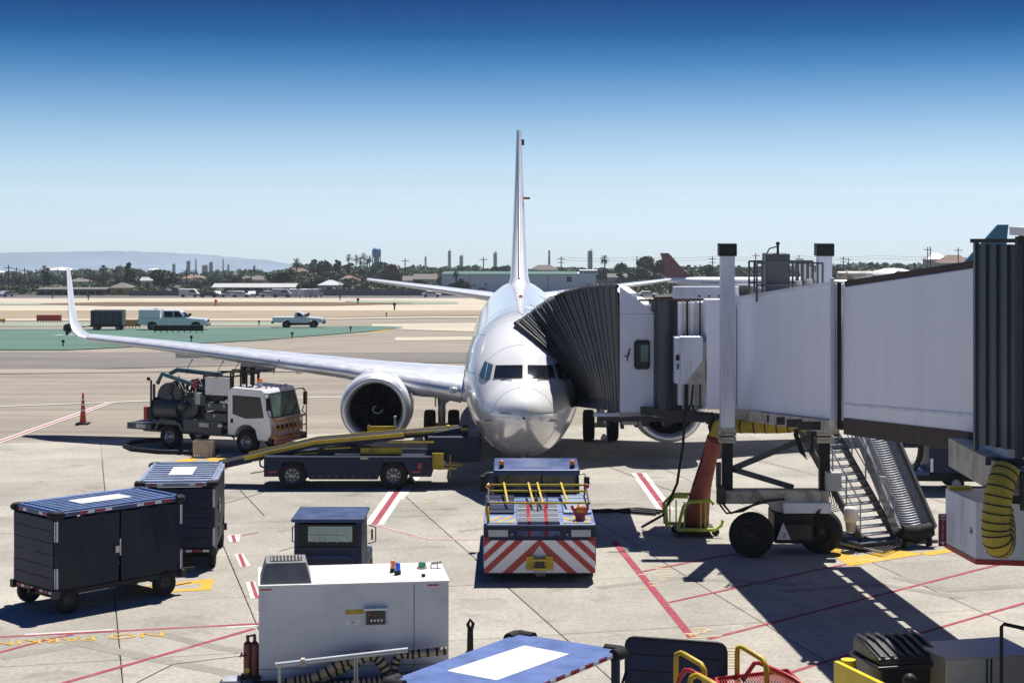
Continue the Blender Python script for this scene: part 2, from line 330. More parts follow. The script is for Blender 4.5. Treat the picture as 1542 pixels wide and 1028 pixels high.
strip('runway_edge', [(W[0], 481, 484), (420, 480, 482.5), (640, 477, 479), (W[1], 476, 479)], 'pale', .04)
strip('painted_island', [(W[0], 486, 492), (200, 486, 491), (420, 486, 490), (470, 488, 489)], 'teal_l', .03)
strip('green_painted_island', [(W[0], 497, 528), (100, 496, 527.5), (250, 494.5, 520), (400, 492.8, 512), (500, 492, 504), (570, 491.5, 498), (606, 492.5, 493.5)], 'teal_p', .04, 24)
strip('taxiway', [(W[0], 530, 557), (120, 531, 556), (500, 531, 547), (W[1], 532, 540)], 'asphalt2', .012, 16)
strip('pale_concrete_panel', [(W[0], 556, 571), (260, 556, 560), (W[1], 556, 560)], 'asphalt', .018, 6)
strip('pale_concrete_panel', [(595, 508, 513), (700, 507, 512), (1000, 506, 510)], 'pale', .02, 6)
strip('pale_concrete_panel', [(560, 488, 494), (720, 486, 500), (1000, 486, 500)], 'pale', .02, 6)

# concrete apron, slab by slab
UU, VV = Vector((.972, .235, 0)), Vector((-.235, .972, 0))
us = [-46, -40, -34, -28, -22.5, -17, -11, -5, .76, 3.5, 9.26, 13.5, 18.3, 24, 30, 36, 42]
vs_ = [14.2, 19.2, 24.2, 29.2, 34.2, 39.1, 43.7, 48.1, 52.5, 57, 61.7, 66.4]
P = lambda u, v, z: tuple(UU * u + VV * v + Vector((0, 0, z)))
apron = struct(MB().add([P(-60, 10, -.045), P(60, 10, -.045), P(60, 66.4, -.045), P(-60, 66.4, -.045)], [(0, 1, 2, 3)]).build('apron', 'joint', fix=False))
rnd = random.Random(3)
for i in range(len(us) - 1):
    for j in range(len(vs_) - 1):
        u0, u1, v0, v1 = us[i], us[i + 1], vs_[j], vs_[j + 1]
        c = UU * (u0 + u1) / 2 + VV * (v0 + v1) / 2
        if c.y < 20 or abs(c.x) > c.y * .42 + 9: continue
        g1 = .012; e = .02; z = rnd.uniform(-.004, .0)
        q = [(u0 + g1, v0 + g1), (u1 - g1, v0 + g1), (u1 - g1, v1 - g1), (u0 + g1, v1 - g1)]
        qi = [(u0 + g1 + e, v0 + g1 + e), (u1 - g1 - e, v0 + g1 + e), (u1 - g1 - e, v1 - g1 - e), (u0 + g1 + e, v1 - g1 - e)]
        b_ = MB().add([P(a, b, -.04) for a, b in q] + [P(a, b, z - .008) for a, b in q] + [P(a, b, z) for a, b in qi],
                      [(8, 9, 10, 11)] + [(k, (k + 1) % 4, 4 + (k + 1) % 4, 4 + k) for k in range(4)] + [(4 + k, 4 + (k + 1) % 4, 8 + (k + 1) % 4, 8 + k) for k in range(4)])
        b_.build('slab', 'slab', apron, fix=False)
# painted markings on the apron (sheets a few millimetres up)
LIFT = [.004]
def line(pts, wd, m='p_red', name='painted_line', lift=None, parent=apron):
    LIFT[0] += .00004; z = lift or LIFT[0]; p = [G(*q) for q in pts]; rows = []
    # subdivide so lines follow the falling ground
    pp = [p[0]]
    for a, b in zip(p, p[1:]):
        n = max(1, int(abs(b.y - a.y) / 3)) if max(a.y, b.y) > 74 else 1
        pp += [a.lerp(b, (k + 1) / n) for k in range(n)]
    for i, q in enumerate(pp):
        t = (pp[min(i + 1, len(pp) - 1)] - pp[max(i - 1, 0)]); t.z = 0; t.normalize(); nn = Vector((-t.y, t.x, 0)) * wd / 2
        a, b = q + nn, q - nn; rows.append([(a.x, a.y, gz(a.y) + z), (b.x, b.y, gz(b.y) + z)])
    return MB().grid(rows, smooth=False).build(name, m, parent, fix=False)
def patch(pts, m, name='painted_patch', parent=apron, z=None):
    LIFT[0] += .00004; z = z or LIFT[0]; p = [G(*q) for q in pts]
    return MB().add([(a.x, a.y, a.z + z) for a in p], [tuple(range(len(p)))]).build(name, m, parent, fix=False)
line([(-40, 613), (220, 603.5), (480, 598), (700, 595)], .28, 'p_white')
line([(-30, 675), (166, 606)], .36, 'p_white'); line([(-30, 675), (166, 606)], .12)
line([(-30, 960), (172, 950), (400, 938)], .12)
line([(37, 955), (172, 947.5)], .10, 'p_white'); line([(340, 944.5), (388, 941.5)], .10, 'p_white')
line([(-30, 990), (72, 962), (110, 955)], .10)
line([(60, 1038), (240, 987), (383, 946)], .12)
for w_, r_ in (([(342, 806), (363, 804), (360, 815), (345, 816)], [(348, 806), (353, 805), (356, 815), (351, 816)]),
               ([(353, 834), (366, 833), (378, 852), (362, 853)], [(358, 834), (363, 833.5), (371, 852), (365, 853)]),
               ([(370, 876), (384, 875), (392, 900), (377, 901)], [(376, 876), (381, 875), (390, 900), (384, 900)])):
    patch(w_, 'p_white'); patch(r_, 'p_red')
line([(352, 808), (390, 801)], .05)
line([(610, 722), (563, 790)], .52, 'p_white'); line([(610, 722), (563, 790)], .17)
line([(563, 790), (645, 812), (930, 812), (1012, 789)], .17, 'p_white'); line([(563, 790), (645, 812), (930, 812), (1012, 789)], .08)
line([(596, 755), (735, 756)], .07, 'p_white'); line([(605, 746), (730, 733)], .07, 'p_white'); line([(602, 752), (628, 718)], .2, 'p_white')
line([(962, 712), (1003, 768)], .48, 'p_white'); line([(962, 712), (1003, 768)], .17)
line([(925, 815), (1042, 960)], .17); line([(968, 860), (1066, 841), (1130, 829)], .10)
line([(1006, 907), (1225, 859), (1330, 838)], .10); line([(1066, 962), (1287, 905), (1474, 857), (1600, 828)], .10)
line([(1185, 1014), (1225, 1001), (1400, 949), (1600, 891)], .10)
line([(880, 757), (1030, 755), (1300, 742)], .06, 'p_white')
patch([(1236, 826), (1250, 812), (1392, 834), (1280, 852)], 'p_yellow'); patch([(1262, 826), (1275, 818), (1330, 830), (1290, 838)], 'slab')
patch([(1385, 832), (1440, 824), (1440, 830), (1400, 836)], 'p_yellow')
patch([(190, 886), (300, 873), (322, 871), (318, 888), (215, 893)], 'p_yellow'); patch([(215, 886), (303, 878), (301, 885), (222, 890)], 'slab')
patch([(262, 694), (290, 688), (300, 692), (275, 698)], 'p_yellow'); patch([(308, 690), (345, 688), (338, 694), (318, 697)], 'p_yellow')
rn = random.Random(5)
for (x0, x1, y0, y1, n) in ((960, 1015, 852, 890, 9), (1030, 1085, 946, 962, 8), (1092, 1118, 975, 1010, 8), (640, 660, 752, 760, 2)):
    for k in range(n):
        x = rn.uniform(x0, x1 - 20); y = y0 + (y1 - y0) * k / n; line([(x, y), (x + rn.uniform(12, 25), y - 1)], .08, 'p_wornyellow', 'worn_paint')
# faint tyre tracks
for pts, wd in (([(60, 955), (200, 985), (330, 1010), (520, 1060)], .35), ([(225, 950), (330, 975), (400, 985)], .3), ([(0, 990), (90, 975), (140, 965)], .35),
                ([(1350, 868), (1430, 888), (1560, 880)], .4), ([(1180, 890), (1330, 880), (1450, 900)], .3), ([(690, 800), (770, 790), (860, 800)], .25),
                ([(420, 800), (560, 770), (690, 765)], .22), ([(1130, 690), (1250, 720), (1400, 690)], .3), ([(900, 885), (1020, 870), (1200, 880)], .3)):
    line(pts, wd, 'tyremark', 'tyre_track', lift=.0016 + .00012 * (pts[0][0] % 13))
# cracks
for pts in ([(362, 738), (380, 757), (398, 776)], [(330, 760), (400, 740), (440, 728)], [(910, 700), (1000, 735), (1040, 745)], [(1420, 680), (1436, 715)], [(205, 1028), (260, 1000), (380, 985)], [(560, 800), (480, 812), (420, 830)]):
    line(pts, .025, 'joint', 'crack')
# upside-down NO PARKING lettering along the left red line
for body, px, py in (('NO', 206, 956.5), ('PARKING', 50, 965.5)):
    p = G(px, py); q = G(px + 20, py - 1.1); a = math.atan2(q.y - p.y, q.x - p.x)
    text('painted_lettering', body, .52, 'p_yellow', apron, Matrix.Translation((p.x, p.y, .009)) @ Matrix.Rotation(a + math.pi, 4, 'Z'), .0005, sx_=1.1 if body == 'PARKING' else 1.35)
# taxiway paint further out
line([(84, 526), (107, 517)], 1.2, 'p_yellow'); line([(560, 500.5), (592, 495), (600, 492)], .5, 'p_yellow'); line([(380, 508), (440, 510), (560, 503)], .3, 'p_wornyellow', lift=.06)
line([(82, 505.5), (115, 504.5)], 1.1, 'p_white', lift=.06)

# far hills
def ridge(name, cols, d, depth, col, base_drop=30):
    rows = []; rr = random.Random(11)
    for k in range(9):
        t = k / 8; r_ = []
        for i in range(len(cols) * 6 - 5):
            a, b = cols[i // 6], cols[min(i // 6 + 1, len(cols) - 1)]; f = (i % 6) / 6; px = a[0] + (b[0] - a[0]) * f; py = a[1] + (b[1] - a[1]) * f
            zt = H - (py - HY) * d / F; z0 = gz(d) - base_drop; dd = d - depth * (1 - t)
            prof = math.sin(t * math.pi / 2) ** .8; z = z0 + (zt - z0) * prof + rr.uniform(-4, 4) * (prof if t < 1 else .35)
            r_.append(((px - CX) * d / F, dd, z))
        rows.append(r_)
    return struct(MB().grid(rows).build(name, col, fix=False))
M['hill'] = ground_mat('haze_blue_hillside', (.20, .28, .38), .25, .25, sc=.004)  # blue of the distant haze is put into the hill colour
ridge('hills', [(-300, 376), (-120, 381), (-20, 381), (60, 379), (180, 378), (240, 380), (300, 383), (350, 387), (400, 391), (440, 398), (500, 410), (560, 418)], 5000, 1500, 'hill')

# ================================================================ BACKGROUND
def leaf(name, c, v=.5): return mat(name, c, .7, 0, v, .35, obj_rand=.35)
M['leaf_d'] = leaf('dark_foliage', (.030, .062, .020)); M['leaf_o'] = leaf('olive_foliage', (.060, .078, .024)); M['leaf_g'] = leaf('green_foliage', (.040, .085, .020)); M['leaf_b'] = leaf('brown_foliage', (.07, .058, .026)); M['leaf_r'] = leaf('red_foliage', (.12, .012, .016))
M['trunk'] = mat('bark', (.10, .075, .05), .9, 0, .3, 3)
M['stucco'] = mat('pale_stucco', (.55, .52, .46), .8, 0, .08, .5); M['tile'] = mat('terracotta_roof', (.22, .13, .105), .8, 0, .2, 1); M['shingle'] = mat('grey_brown_shingle', (.15, .135, .12), .85, 0, .2, 1)
M['whitewall'] = mat('white_warehouse_wall', (.78, .82, .88), .7, 0, .05, .4); M['greenwall'] = mat('green_trim', (.04, .12, .10), .6, 0, .1, 1)
M['tank'] = mat('white_tank_paint', (.75, .75, .74), .5, 0, .04, .2); M['refin'] = mat('refinery_steel', (.13, .15, .19), .6, .2, .2, .3); M['refr'] = mat('refinery_red_steel', (.25, .13, .14), .6, .2, .2, .3)
M['bluetank'] = mat('blue_tank_paint', (.03, .26, .46), .5, 0, .1, .5); M['mudyellow'] = mat('ochre_wall', (.36, .27, .10), .8, 0, .1, .5)
M['fence'] = mat('grey_fence', (.13, .14, .15), .7, 0, .15, .5); M['pole'] = mat('weathered_wood', (.10, .085, .07), .9, 0, .2, 2)
def crown_mesh(seed, kind):
    r = random.Random(seed); b = MB(); lobes = []
    if kind == 'round': lobes = [(r.uniform(-.22, .22), r.uniform(-.22, .22), r.uniform(.42, .78), r.uniform(.16, .27)) for _ in range(9)]
    elif kind == 'tall': lobes = [(r.uniform(-.09, .09), r.uniform(-.09, .09), .25 + .7 * i / 9, .17 - .011 * i + r.uniform(-.03, .03)) for i in range(10)]
    elif kind == 'open': lobes = [(r.uniform(-.34, .34), r.uniform(-.3, .3), r.uniform(.5, .9), r.uniform(.09, .15)) for _ in range(11)]
    elif kind == 'bush': lobes = [(r.uniform(-.5, .5), r.uniform(-.3, .3), r.uniform(.25, .7), r.uniform(.2, .3)) for _ in range(9)]
    for (x, y, z, rad) in lobes:
        for _ in range(int(2600 * rad)):
            d = Vector((r.gauss(0, 1), r.gauss(0, 1), r.gauss(0, 1))).normalized() * rad * r.uniform(.55, 1.08)
            c = Vector((x, y, z)) + Vector((d.x, d.y, d.z * .8)); s = r.uniform(.024, .048)
            a = Vector((r.gauss(0, 1), r.gauss(0, 1), r.gauss(0, 1))).normalized() * s; e = Vector((r.gauss(0, 1), r.gauss(0, 1), r.gauss(0, 1))).normalized() * s
            b.add([c - a, c + e, c + a, c - e], [(0, 1, 2, 3)])
    return b.mesh('crown', 'leaf_d')
tk = MB(); tk.sweep([(0, 0, 0), (.01, 0, .3), (-.01, .01, .62)], [.035, .028, .012], 7); tk.sweep([(0, 0, .3), (.12, .05, .55)], [.018, .007], 5); tk.sweep([(0, 0, .26), (-.13, -.03, .52)], [.018, .007], 5)
TRUNK = tk.mesh('trunk', 'trunk')
CROWNS = {k: [crown_mesh(s * 7 + hash_, k) for s in range(3)] for k, hash_ in (('round', 1), ('tall', 2), ('open', 3), ('bush', 4))}
CM = {}
def crown_of(kind, v, lm):
    k = (kind, v, lm)
    if k not in CM:
        me = CROWNS[kind][v].copy(); me.materials.clear(); me.materials.append(M[lm]); CM[k] = me
    return CM[k]
HAB = {'round': 'round-crowned', 'tall': 'narrow upright', 'open': 'loose open-crowned', 'bush': 'low spreading'}
LFN = {'leaf_d': 'dark green', 'leaf_o': 'olive green', 'leaf_g': 'fresh green', 'leaf_b': 'brownish', 'leaf_r': 'dark red'}
LM = [(0, 'the left edge'), (20, 'the leftmost storage tank'), (52, 'the small domed tank'), (78, 'the dark building'), (100, 'the winglet tip'), (128, 'the dark building end'), (155, 'the shaggy palm'), (180, 'the ochre house'), (205, 'the tall dark conifer'), (232, 'the crew pickup canopy'), (262, 'the first refinery column'), (284, 'the broad refinery column'), (310, 'the refinery middle block'), (336, 'the reddish chimney'), (360, 'the carport middle'), (383, 'the small tower over the carport'), (410, 'the carport right end'), (446, 'the terracotta house palm'), (470, 'the white box vans'), (496, 'the grey hip roofed bungalow'), (525, 'the thin palm row'), (553, 'the last palm of the row'), (567, 'the blue water tower'), (589, 'the red leaved tree'), (622, 'the first grey bungalow'), (641, 'the faint thin tower'), (677, 'the tall grey refinery column'), (700, 'the warehouse left end'), (746, 'the column left of the tail fin'), (775, 'the tail fin'), (803, 'the narrow tower'), (827, 'the brown roofed hill house'), (860, 'the warehouse windows'), (889, 'the big refinery tower'), (910, 'the lone palm'), (946, 'the stabiliser right tip'), (984, 'the red tail fin'), (1012, 'the airliner rear fuselage'), (1042, 'the airliner cabin windows'), (1069, 'the palm by the near column'), (1095, 'the near lift column'), (1138, 'the roof guard rail'), (1170, 'the motor housing'), (1203, 'the guard rail right part'), (1239, 'the far lift column'), (1270, 'the tunnel joint'), (1300, 'the domed hangar left side'), (1345, 'the domed hangar'), (1380, 'the domed hangar right side'), (1412, 'the pale hill house'), (1442, 'the terracotta hill house'), (1480, 'the rotunda shutters'), (1560, 'the right edge')]
def zone2(px):
    x, nm = min(LM, key=lambda q: abs(q[0] - px)); return ('right of ' if px > x + 7 else 'left of ' if px < x - 7 else 'beside ') + nm
def zone(px):
    for lim, nm in ((60, 'at the far left edge behind the service road'), (140, 'beyond the raised winglet tip'), (215, 'beyond the ochre house'), (320, 'beyond the white crew pickup'), (450, 'beyond the carport roof'), (560, 'in front of the palms and blue water tower'), (700, 'beyond the left stabiliser tip'), (840, 'above the white warehouse'), (960, 'right of the white warehouse'), (1110, 'beyond the red-tailed airliner'), (1300, 'behind the bridge lift columns'), (3000, 'on the skyline above the bridge tunnel')):
        if px < lim: return nm
USED = {}
def tree(px, d, top, kind='round', lm='leaf_d', wd=None, v=0):
    gy = gz(d); h = (H - (top - HY) * d / F) - gy; wd = wd or h * random.uniform(1.25, 1.9)
    sz = 'very tall' if h > 11 else 'tall' if h > 8.5 else 'mid-sized' if h > 6 else 'small'
    rowt = 'at front' if d < 545 else 'midway' if d < 710 else 'at back'
    lab = '%s %s %s tree %s %s' % (sz, HAB[kind], LFN[lm], rowt, zone2(px))
    t = thing('tree', lab, 'tree', ((px - CX) * d / F, d, gy), random.uniform(0, 6.28), 'suburban trees beyond the airfield')
    c = bpy.data.objects.new('crown', crown_of(kind, v, lm)); COL.objects.link(c); c.parent = t; c.scale = (wd, wd, h)
    k = bpy.data.objects.new('trunk', TRUNK); COL.objects.link(k); k.parent = t; k.scale = (h, h, h)
rt = random.Random(21)
def skyline(px):      # top row of the far tree line along the picture
    pts = [(-60, 412), (60, 408), (180, 404), (190, 398), (205, 408), (300, 410), (345, 404), (420, 408), (470, 393), (520, 398), (600, 400), (680, 400), (740, 399), (850, 402), (940, 403), (1000, 400), (1100, 400), (1200, 398), (1300, 396), (1400, 396), (1470, 390), (1600, 388)]
    for a, b in zip(pts, pts[1:]):
        if a[0] <= px <= b[0]: return a[1] + (b[1] - a[1]) * (px - a[0]) / (b[0] - a[0])
    return 400
kinds = ['round', 'round', 'round', 'tall', 'open', 'bush']; lms = ['leaf_d', 'leaf_d', 'leaf_o', 'leaf_g', 'leaf_b']
for i in range(276):
    row = i % 3; px = -40 + 1640 * ((i // 3) + rt.random()) / 92
    d = (rt.uniform(720, 900), rt.uniform(560, 700), rt.uniform(475, 540))[row]
    if 655 < px < 915 and row == 2: continue
    if 655 < px < 915 and row == 1: d = 610
    top = skyline(px) + (rt.uniform(-3, 9), rt.uniform(5, 17), rt.uniform(17, 26))[row]
    kd = rt.choice(kinds) if row < 2 else rt.choice(['round', 'bush', 'bush'])
    tree(px, d, top, kd, rt.choice(lms), v=rt.randrange(3))
for (px, d, top, kd, lm, wd) in ((192, 560, 396, 'tall', 'leaf_d', 9), (580, 800, 391, 'round', 'leaf_d', 14), (589, 640, 394, 'round', 'leaf_r', 9), (482, 640, 389, 'round', 'leaf_d', 11), (490, 640, 393, 'round', 'leaf_d', 10),
                             (508, 640, 391, 'tall', 'leaf_d', 8), (700, 500, 418, 'round', 'leaf_d', 5), (684, 500, 424, 'bush', 'leaf_d', 5), (766, 700, 397, 'round', 'leaf_d', 9), (896, 640, 400, 'round', 'leaf_d', 13), (946, 640, 393, 'round', 'leaf_d', 12), (984, 560, 386, 'open', 'leaf_b', 13), (1015, 600, 396, 'round', 'leaf_d', 13),
                             (1042, 560, 399, 'round', 'leaf_d', 17), (1060, 600, 395, 'round', 'leaf_d', 8), (70, 560, 404, 'tall', 'leaf_o', 7), (250, 520, 403, 'round', 'leaf_d', 12), (420, 560, 402, 'round', 'leaf_g', 14), (1250, 700, 394, 'bush', 'leaf_d', 20), (1320, 700, 396, 'bush', 'leaf_d', 24), (1380, 700, 396, 'bush', 'leaf_d', 20), (1442, 700, 384, 'round', 'leaf_d', 16)):
    tree(px, d, top, kd, lm, wd, v=rt.randrange(3))
# the wooded suburb behind them that reads as one mass
fw = MB(); rf_ = random.Random(9)
for i in range(300):
    px = -120 + 1800 * (i + rf_.random()) / 300; d = rf_.uniform(930, 1500); top = skyline(px) + rf_.uniform(1, 10); x = (px - CX) * d / F; zt = H - (top - HY) * d / F; z0 = gz(d); h = zt - z0
    for _ in range(170):
        dv = Vector((rf_.gauss(0, 1), rf_.gauss(0, 1), rf_.gauss(0, 1))).normalized(); c = Vector((x, d, z0 + h * .5)) + Vector((dv.x * h * .75, dv.y * h * .5, dv.z * h * .5)); s = rf_.uniform(1.0, 2.2)
        a = Vector((rf_.gauss(0, 1), rf_.gauss(0, 1), rf_.gauss(0, 1))).normalized() * s; e = Vector((rf_.gauss(0, 1), rf_.gauss(0, 1), rf_.gauss(0, 1))).normalized() * s
        fw.add([c - a, c + e, c + a, c - e], [(0, 1, 2, 3)])
tag(stuff(fw.build('woodland', 'leaf_g', fix=False)), 'hazy mass of distant suburban trees along the whole skyline', 'woodland')
# hedge and shrubs under the trees, close to the perimeter
hb = MB()
for i in range(170):
    px = -60 + 1660 * (i + rf_.random()) / 170
    if 150 < px < 210 or 300 < px < 480 or 660 < px < 900: continue
    d = rf_.uniform(458, 520); x = (px - CX) * d / F; h = rf_.uniform(1.4, 3.4)
    for _ in range(60):
        dv = Vector((rf_.gauss(0, 1), rf_.gauss(0, 1), abs(rf_.gauss(0, 1)))).normalized(); c = Vector((x, d, gz(d))) + Vector((dv.x * h * 1.3, dv.y * h, dv.z * h)); s = rf_.uniform(.15, .45)
        a = Vector((rf_.gauss(0, 1), rf_.gauss(0, 1), rf_.gauss(0, 1))).normalized() * s; e = Vector((rf_.gauss(0, 1), rf_.gauss(0, 1), rf_.gauss(0, 1))).normalized() * s
        hb.add([c - a, c + e, c + a, c - e], [(0, 1, 2, 3)])
tag(stuff(hb.build('shrubs', 'leaf_o', fix=False)), 'low scrubby bushes along the airfield perimeter fence', 'shrubs')
# palms
def palm(px, d, top, where):
    g0 = gz(d); h = (H - (top - HY) * d / F) - g0
    t = thing('palm_tree', where, 'palm tree', ((px - CX) * d / F, d, g0), 0, 'tall palms on the skyline')
    MB().sweep([(0, 0, 0), (.2, 0, h * .5), (.1, 0, h * .93)], [.35, .25, .22], 7).build('trunk', 'trunk', t)
    b = MB(); r = random.Random(int(px))
    for i in range(46):
        a = r.uniform(0, 6.28); e = r.uniform(-.9, 1.2); L = r.uniform(1.3, 2.3) * (h / 14 + .35); p0 = Vector((.1, 0, h * .93)); dv = Vector((math.cos(a) * math.cos(e), math.sin(a) * math.cos(e), math.sin(e)))
        p1 = p0 + dv * L * .6; p2 = p1 + dv * L * .4 + Vector((0, 0, -.35 * L)); sd = Vector((-math.sin(a), math.cos(a), 0)) * .22
        b.add([p0, p1 - sd, p1 + sd, p2], [(0, 1, 2), (1, 3, 2)])
    b.build('crown', 'leaf_d', t, fix=False)
for px, d, top, wh in ((155, 560, 401, 'shaggy palm standing left of the tall dark conifer'), (446, 620, 391, 'palm beside the pink roofed house above the carport'), (525, 900, 384, 'tallest thin palm at the left of the water tower row'), (536, 900, 385, 'thin palm second in the row left of the water tower'), (542, 760, 389, 'short bushy palm in front of the thin palm row'), (548, 900, 382, 'thin palm nearest the water tower on its left'), (553, 900, 391, 'lowest small palm left of the blue water tower'), (556, 900, 386, 'thin palm touching the water tower legs in view'),
                       (686, 500, 409, 'palm in front of the white warehouse left end'), (910, 640, 386, 'lone thin palm right of the refinery tower'), (1069, 620, 401, 'small palm seen just left of the near lift column'), (66, 560, 402, 'scruffy palm among trees at far left')):
    palm(px, d, top, wh)
# houses
def house(px, d, wd, dp, hw, hr, wall, roof, lab, gable=False, rz=0):
    wd *= .7; dp *= .8; hr *= .8
    t = thing('house', lab, 'house', ((px - CX) * d / F, d, gz(d)), rz, 'suburban houses beyond the fence')
    wl = MB().bb(-wd / 2, wd / 2, 0, dp, 0, hw).build('wall', wall, t)
    e = .35; i = 0 if gable else dp * .4
    MB().add([(-wd / 2 - e, -e, hw + .01), (wd / 2 + e, -e, hw + .01), (wd / 2 + e, dp + e, hw + .01), (-wd / 2 - e, dp + e, hw + .01), (-wd / 2 + i - e * (i == 0), dp / 2, hw + hr), (wd / 2 - i + e * (i == 0), dp / 2, hw + hr)],
             [(0, 1, 5, 4), (2, 3, 4, 5), (1, 2, 5), (3, 0, 4), (3, 2, 1, 0)]).build('roof', roof, t)
    for k in range(max(1, int(wd / 4))):
        x = -wd / 2 + wd * (k + .5) / max(1, int(wd / 4)); MB().bb(x - .6, x + .6, -.03, .02, hw * .4, hw * .8).build('window', 'glass', t)
for a in ((180, 462, 7.5, 8, 1.9, 1.6, 'mudyellow', 'shingle', 'low ochre house with white gabled roof behind the runway', False), (447, 700, 14, 9, 5.5, 3, 'tile', 'tile', 'pink two storey house with terracotta roof beside a palm', False), (496, 500, 9, 8, 2.4, 1.6, 'stucco', 'lgrey', 'bungalow with pale grey hip roof right of the carport', False),
          (524, 540, 9, 8, 3.5, 1.8, 'stucco', 'tile', 'bungalow with pinkish tile roof under the palm row', False), (622, 520, 8, 8, 3.6, 1.6, 'stucco', 'shingle', 'grey roofed bungalow left of another by the stabiliser tip', True), (640, 520, 9, 8, 4.0, 1.8, 'stucco', 'shingle', 'grey roofed bungalow between the stabiliser tip and warehouse', True),
          (232, 560, 12, 8, 3.5, 1.2, 'stucco', 'lgrey', 'small white house half hidden by trees behind the crew pickup', True), (116, 560, 9, 8, 3.2, 1.2, 'stucco', 'shingle', 'flat brown house behind the tall winglet', False), (380, 640, 16, 9, 3.6, 1.6, 'stucco', 'shingle', 'long pale house among trees above the carport', False), (290, 700, 12, 8, 4, 1.6, 'stucco', 'tile', 'small house with reddish roof below the refinery', False),
          (820, 760, 16, 9, 7.5, 2.5, 'stucco', 'shingle', 'brown roofed house on the rise right of the tail fin', False), (930, 620, 9, 8, 4.5, 1.5, 'stucco', 'shingle', 'pale bungalow right of the warehouse parapet', True), (1440, 560, 14, 9, 9.0, 3, 'stucco', 'tile', 'terracotta roofed house on the rise above the tunnel', False), (1412, 600, 10, 8, 10.5, 2.4, 'stucco', 'lgrey', 'pale flat roofed house on the rise beside the terracotta one', False)):
    house(*a)
# warehouse, hangar, carport, fence
t = thing('warehouse', 'long white warehouse with green parapet behind the aircraft tail', 'warehouse', (-20.5, 523, gz(523)))
MB().bb(0, 45, 0, 22, 0, 5.3).build('wall', 'whitewall', t); MB().bb(-.1, 40, -.12, 22.1, 5.31, 5.5).build('parapet', 'greenwall', t)
pr = MB().bb(40.2, 45.5, -.2, 5, 5.31, 6.6).build('roof_block', 'whitewall', t)
for k in range(5): MB().bb(40.6 + k * 1, 41.1 + k * 1, -.26, -.2, 5.7, 6.4).build('window', 'glass', pr)
for x, z in ((3.6, 2.4), (4.4, 2.4), (3.8, 1.4), (9.2, 1.9), (10.8, .9), (11.6, .9), (12.4, .9), (12.6, 2.2), (36.5, 3.2), (21, 2.4), (25, 2.4)): MB().bb(x, x + (.55 if x != 36.5 else 1.4), -.05, .02, z, z + (.6 if x != 36.5 else 1.5)).build('window', 'glass', t)
for x in (8.2, 24.5, 31): MB().bb(x, x + .12, -.14, 0, 0, 5.2).build('downpipe', 'fence', t)
t = thing('storage_building', 'long low dark building with flat roof behind the winglet', 'building', ((55 - CX) * 458 / F, 458, gz(458)))
MB().bb(0, 17.2, 0, 10, 0, 1.35).build('wall', 'fence', t); MB().bb(-.4, 17.6, -.4, 10.4, 1.36, 1.62).build('roof', 'shingle', t)
for k in range(8): MB().bb(.5 + 2.1 * k, 2.2 + 2.1 * k, -.06, .02, .1, 1.1).build('door', 'black', t)
M['carportroof'] = mat('dusty_metal_roof', (.40, .40, .39), .6, 0, .1, 1)
t = thing('carport', 'long open carport with white corrugated roof over parked cars', 'carport', ((318 - CX) * 436 / F, 436, gz(436)))
MB().add([(0, 0, 2.0), (20.5, 0, 2.0), (20.5, 5, 2.75), (0, 5, 2.75), (0, 0, 2.2), (20.5, 0, 2.2), (20.5, 5, 2.95), (0, 5, 2.95)], [(0, 1, 2, 3), (4, 5, 6, 7), (0, 1, 5, 4), (1, 2, 6, 5), (2, 3, 7, 6), (3, 0, 4, 7)]).build('roof', 'carportroof', t)
for k in range(9): MB().bb(.3 + 2.45 * k, .42 + 2.45 * k, .2, .32, 0, 2.05).build('post', 'steel', t)
t = thing('perimeter_fence', 'grey solid perimeter fence between the carport and the warehouse', 'fence', (0, 452, gz(452)))
for k in range(17):
    x = (486 - CX) * 452 / F + k * 2.02; MB().bb(x, x + 1.96, 0, .06, 0, 1.55).build('panel', 'fence', t); MB().bb(x - .05, x + .01, -.05, .1, 0, 1.7).build('post', 'pole', t)
t = thing('perimeter_fence', 'dark chain fence left of the carport behind the parked cars', 'fence', (0, 448, gz(448)))
for k in range(26):
    x = (195 - CX) * 448 / F + k * 2.0; MB().bb(x, x + 1.96, 0, .04, 0, 1.3).build('panel', 'fence', t); MB().bb(x - .05, x + .01, -.05, .1, 0, 1.45).build('post', 'pole', t)
# parked cars
def car_body(b, van=False):
    if van: return b.xz([(-2.3, .35), (2.2, .35), (2.35, .8), (1.9, 1.1), (1.3, 1.9), (-2.3, 1.95)], -.9, .9)
    return b.xz([(-2.2, .35), (2.2, .35), (2.25, .75), (1.2, .92), (.6, 1.4), (-1.2, 1.42), (-1.8, .98), (-2.25, .9)], -.88, .88)
def parked(px, py, colr, lab, van=False, rz=0, g='cars parked under and beside the carport'):
    p = G(px, py); t = thing('parked_car', lab, 'car', p, rz, g)
    car_body(MB(), van).build('body', colr, t, bevel=.06)
    (MB().xz([(1.2, 1.0), (.62, 1.34), (-1.15, 1.36), (-1.6, 1.0)], -.895, .895) if not van else MB().xz([(1.8, 1.15), (1.3, 1.75), (.2, 1.75), (.2, 1.15)], -.91, .91)).build('window', 'glass', t)
    for x in (-1.35, 1.4):
        for y in (-.8, .8): MB().cyl((x, y - .1, .33), (x, y + .1, .33), .33, n=14).build('wheel', 'rubber', t)
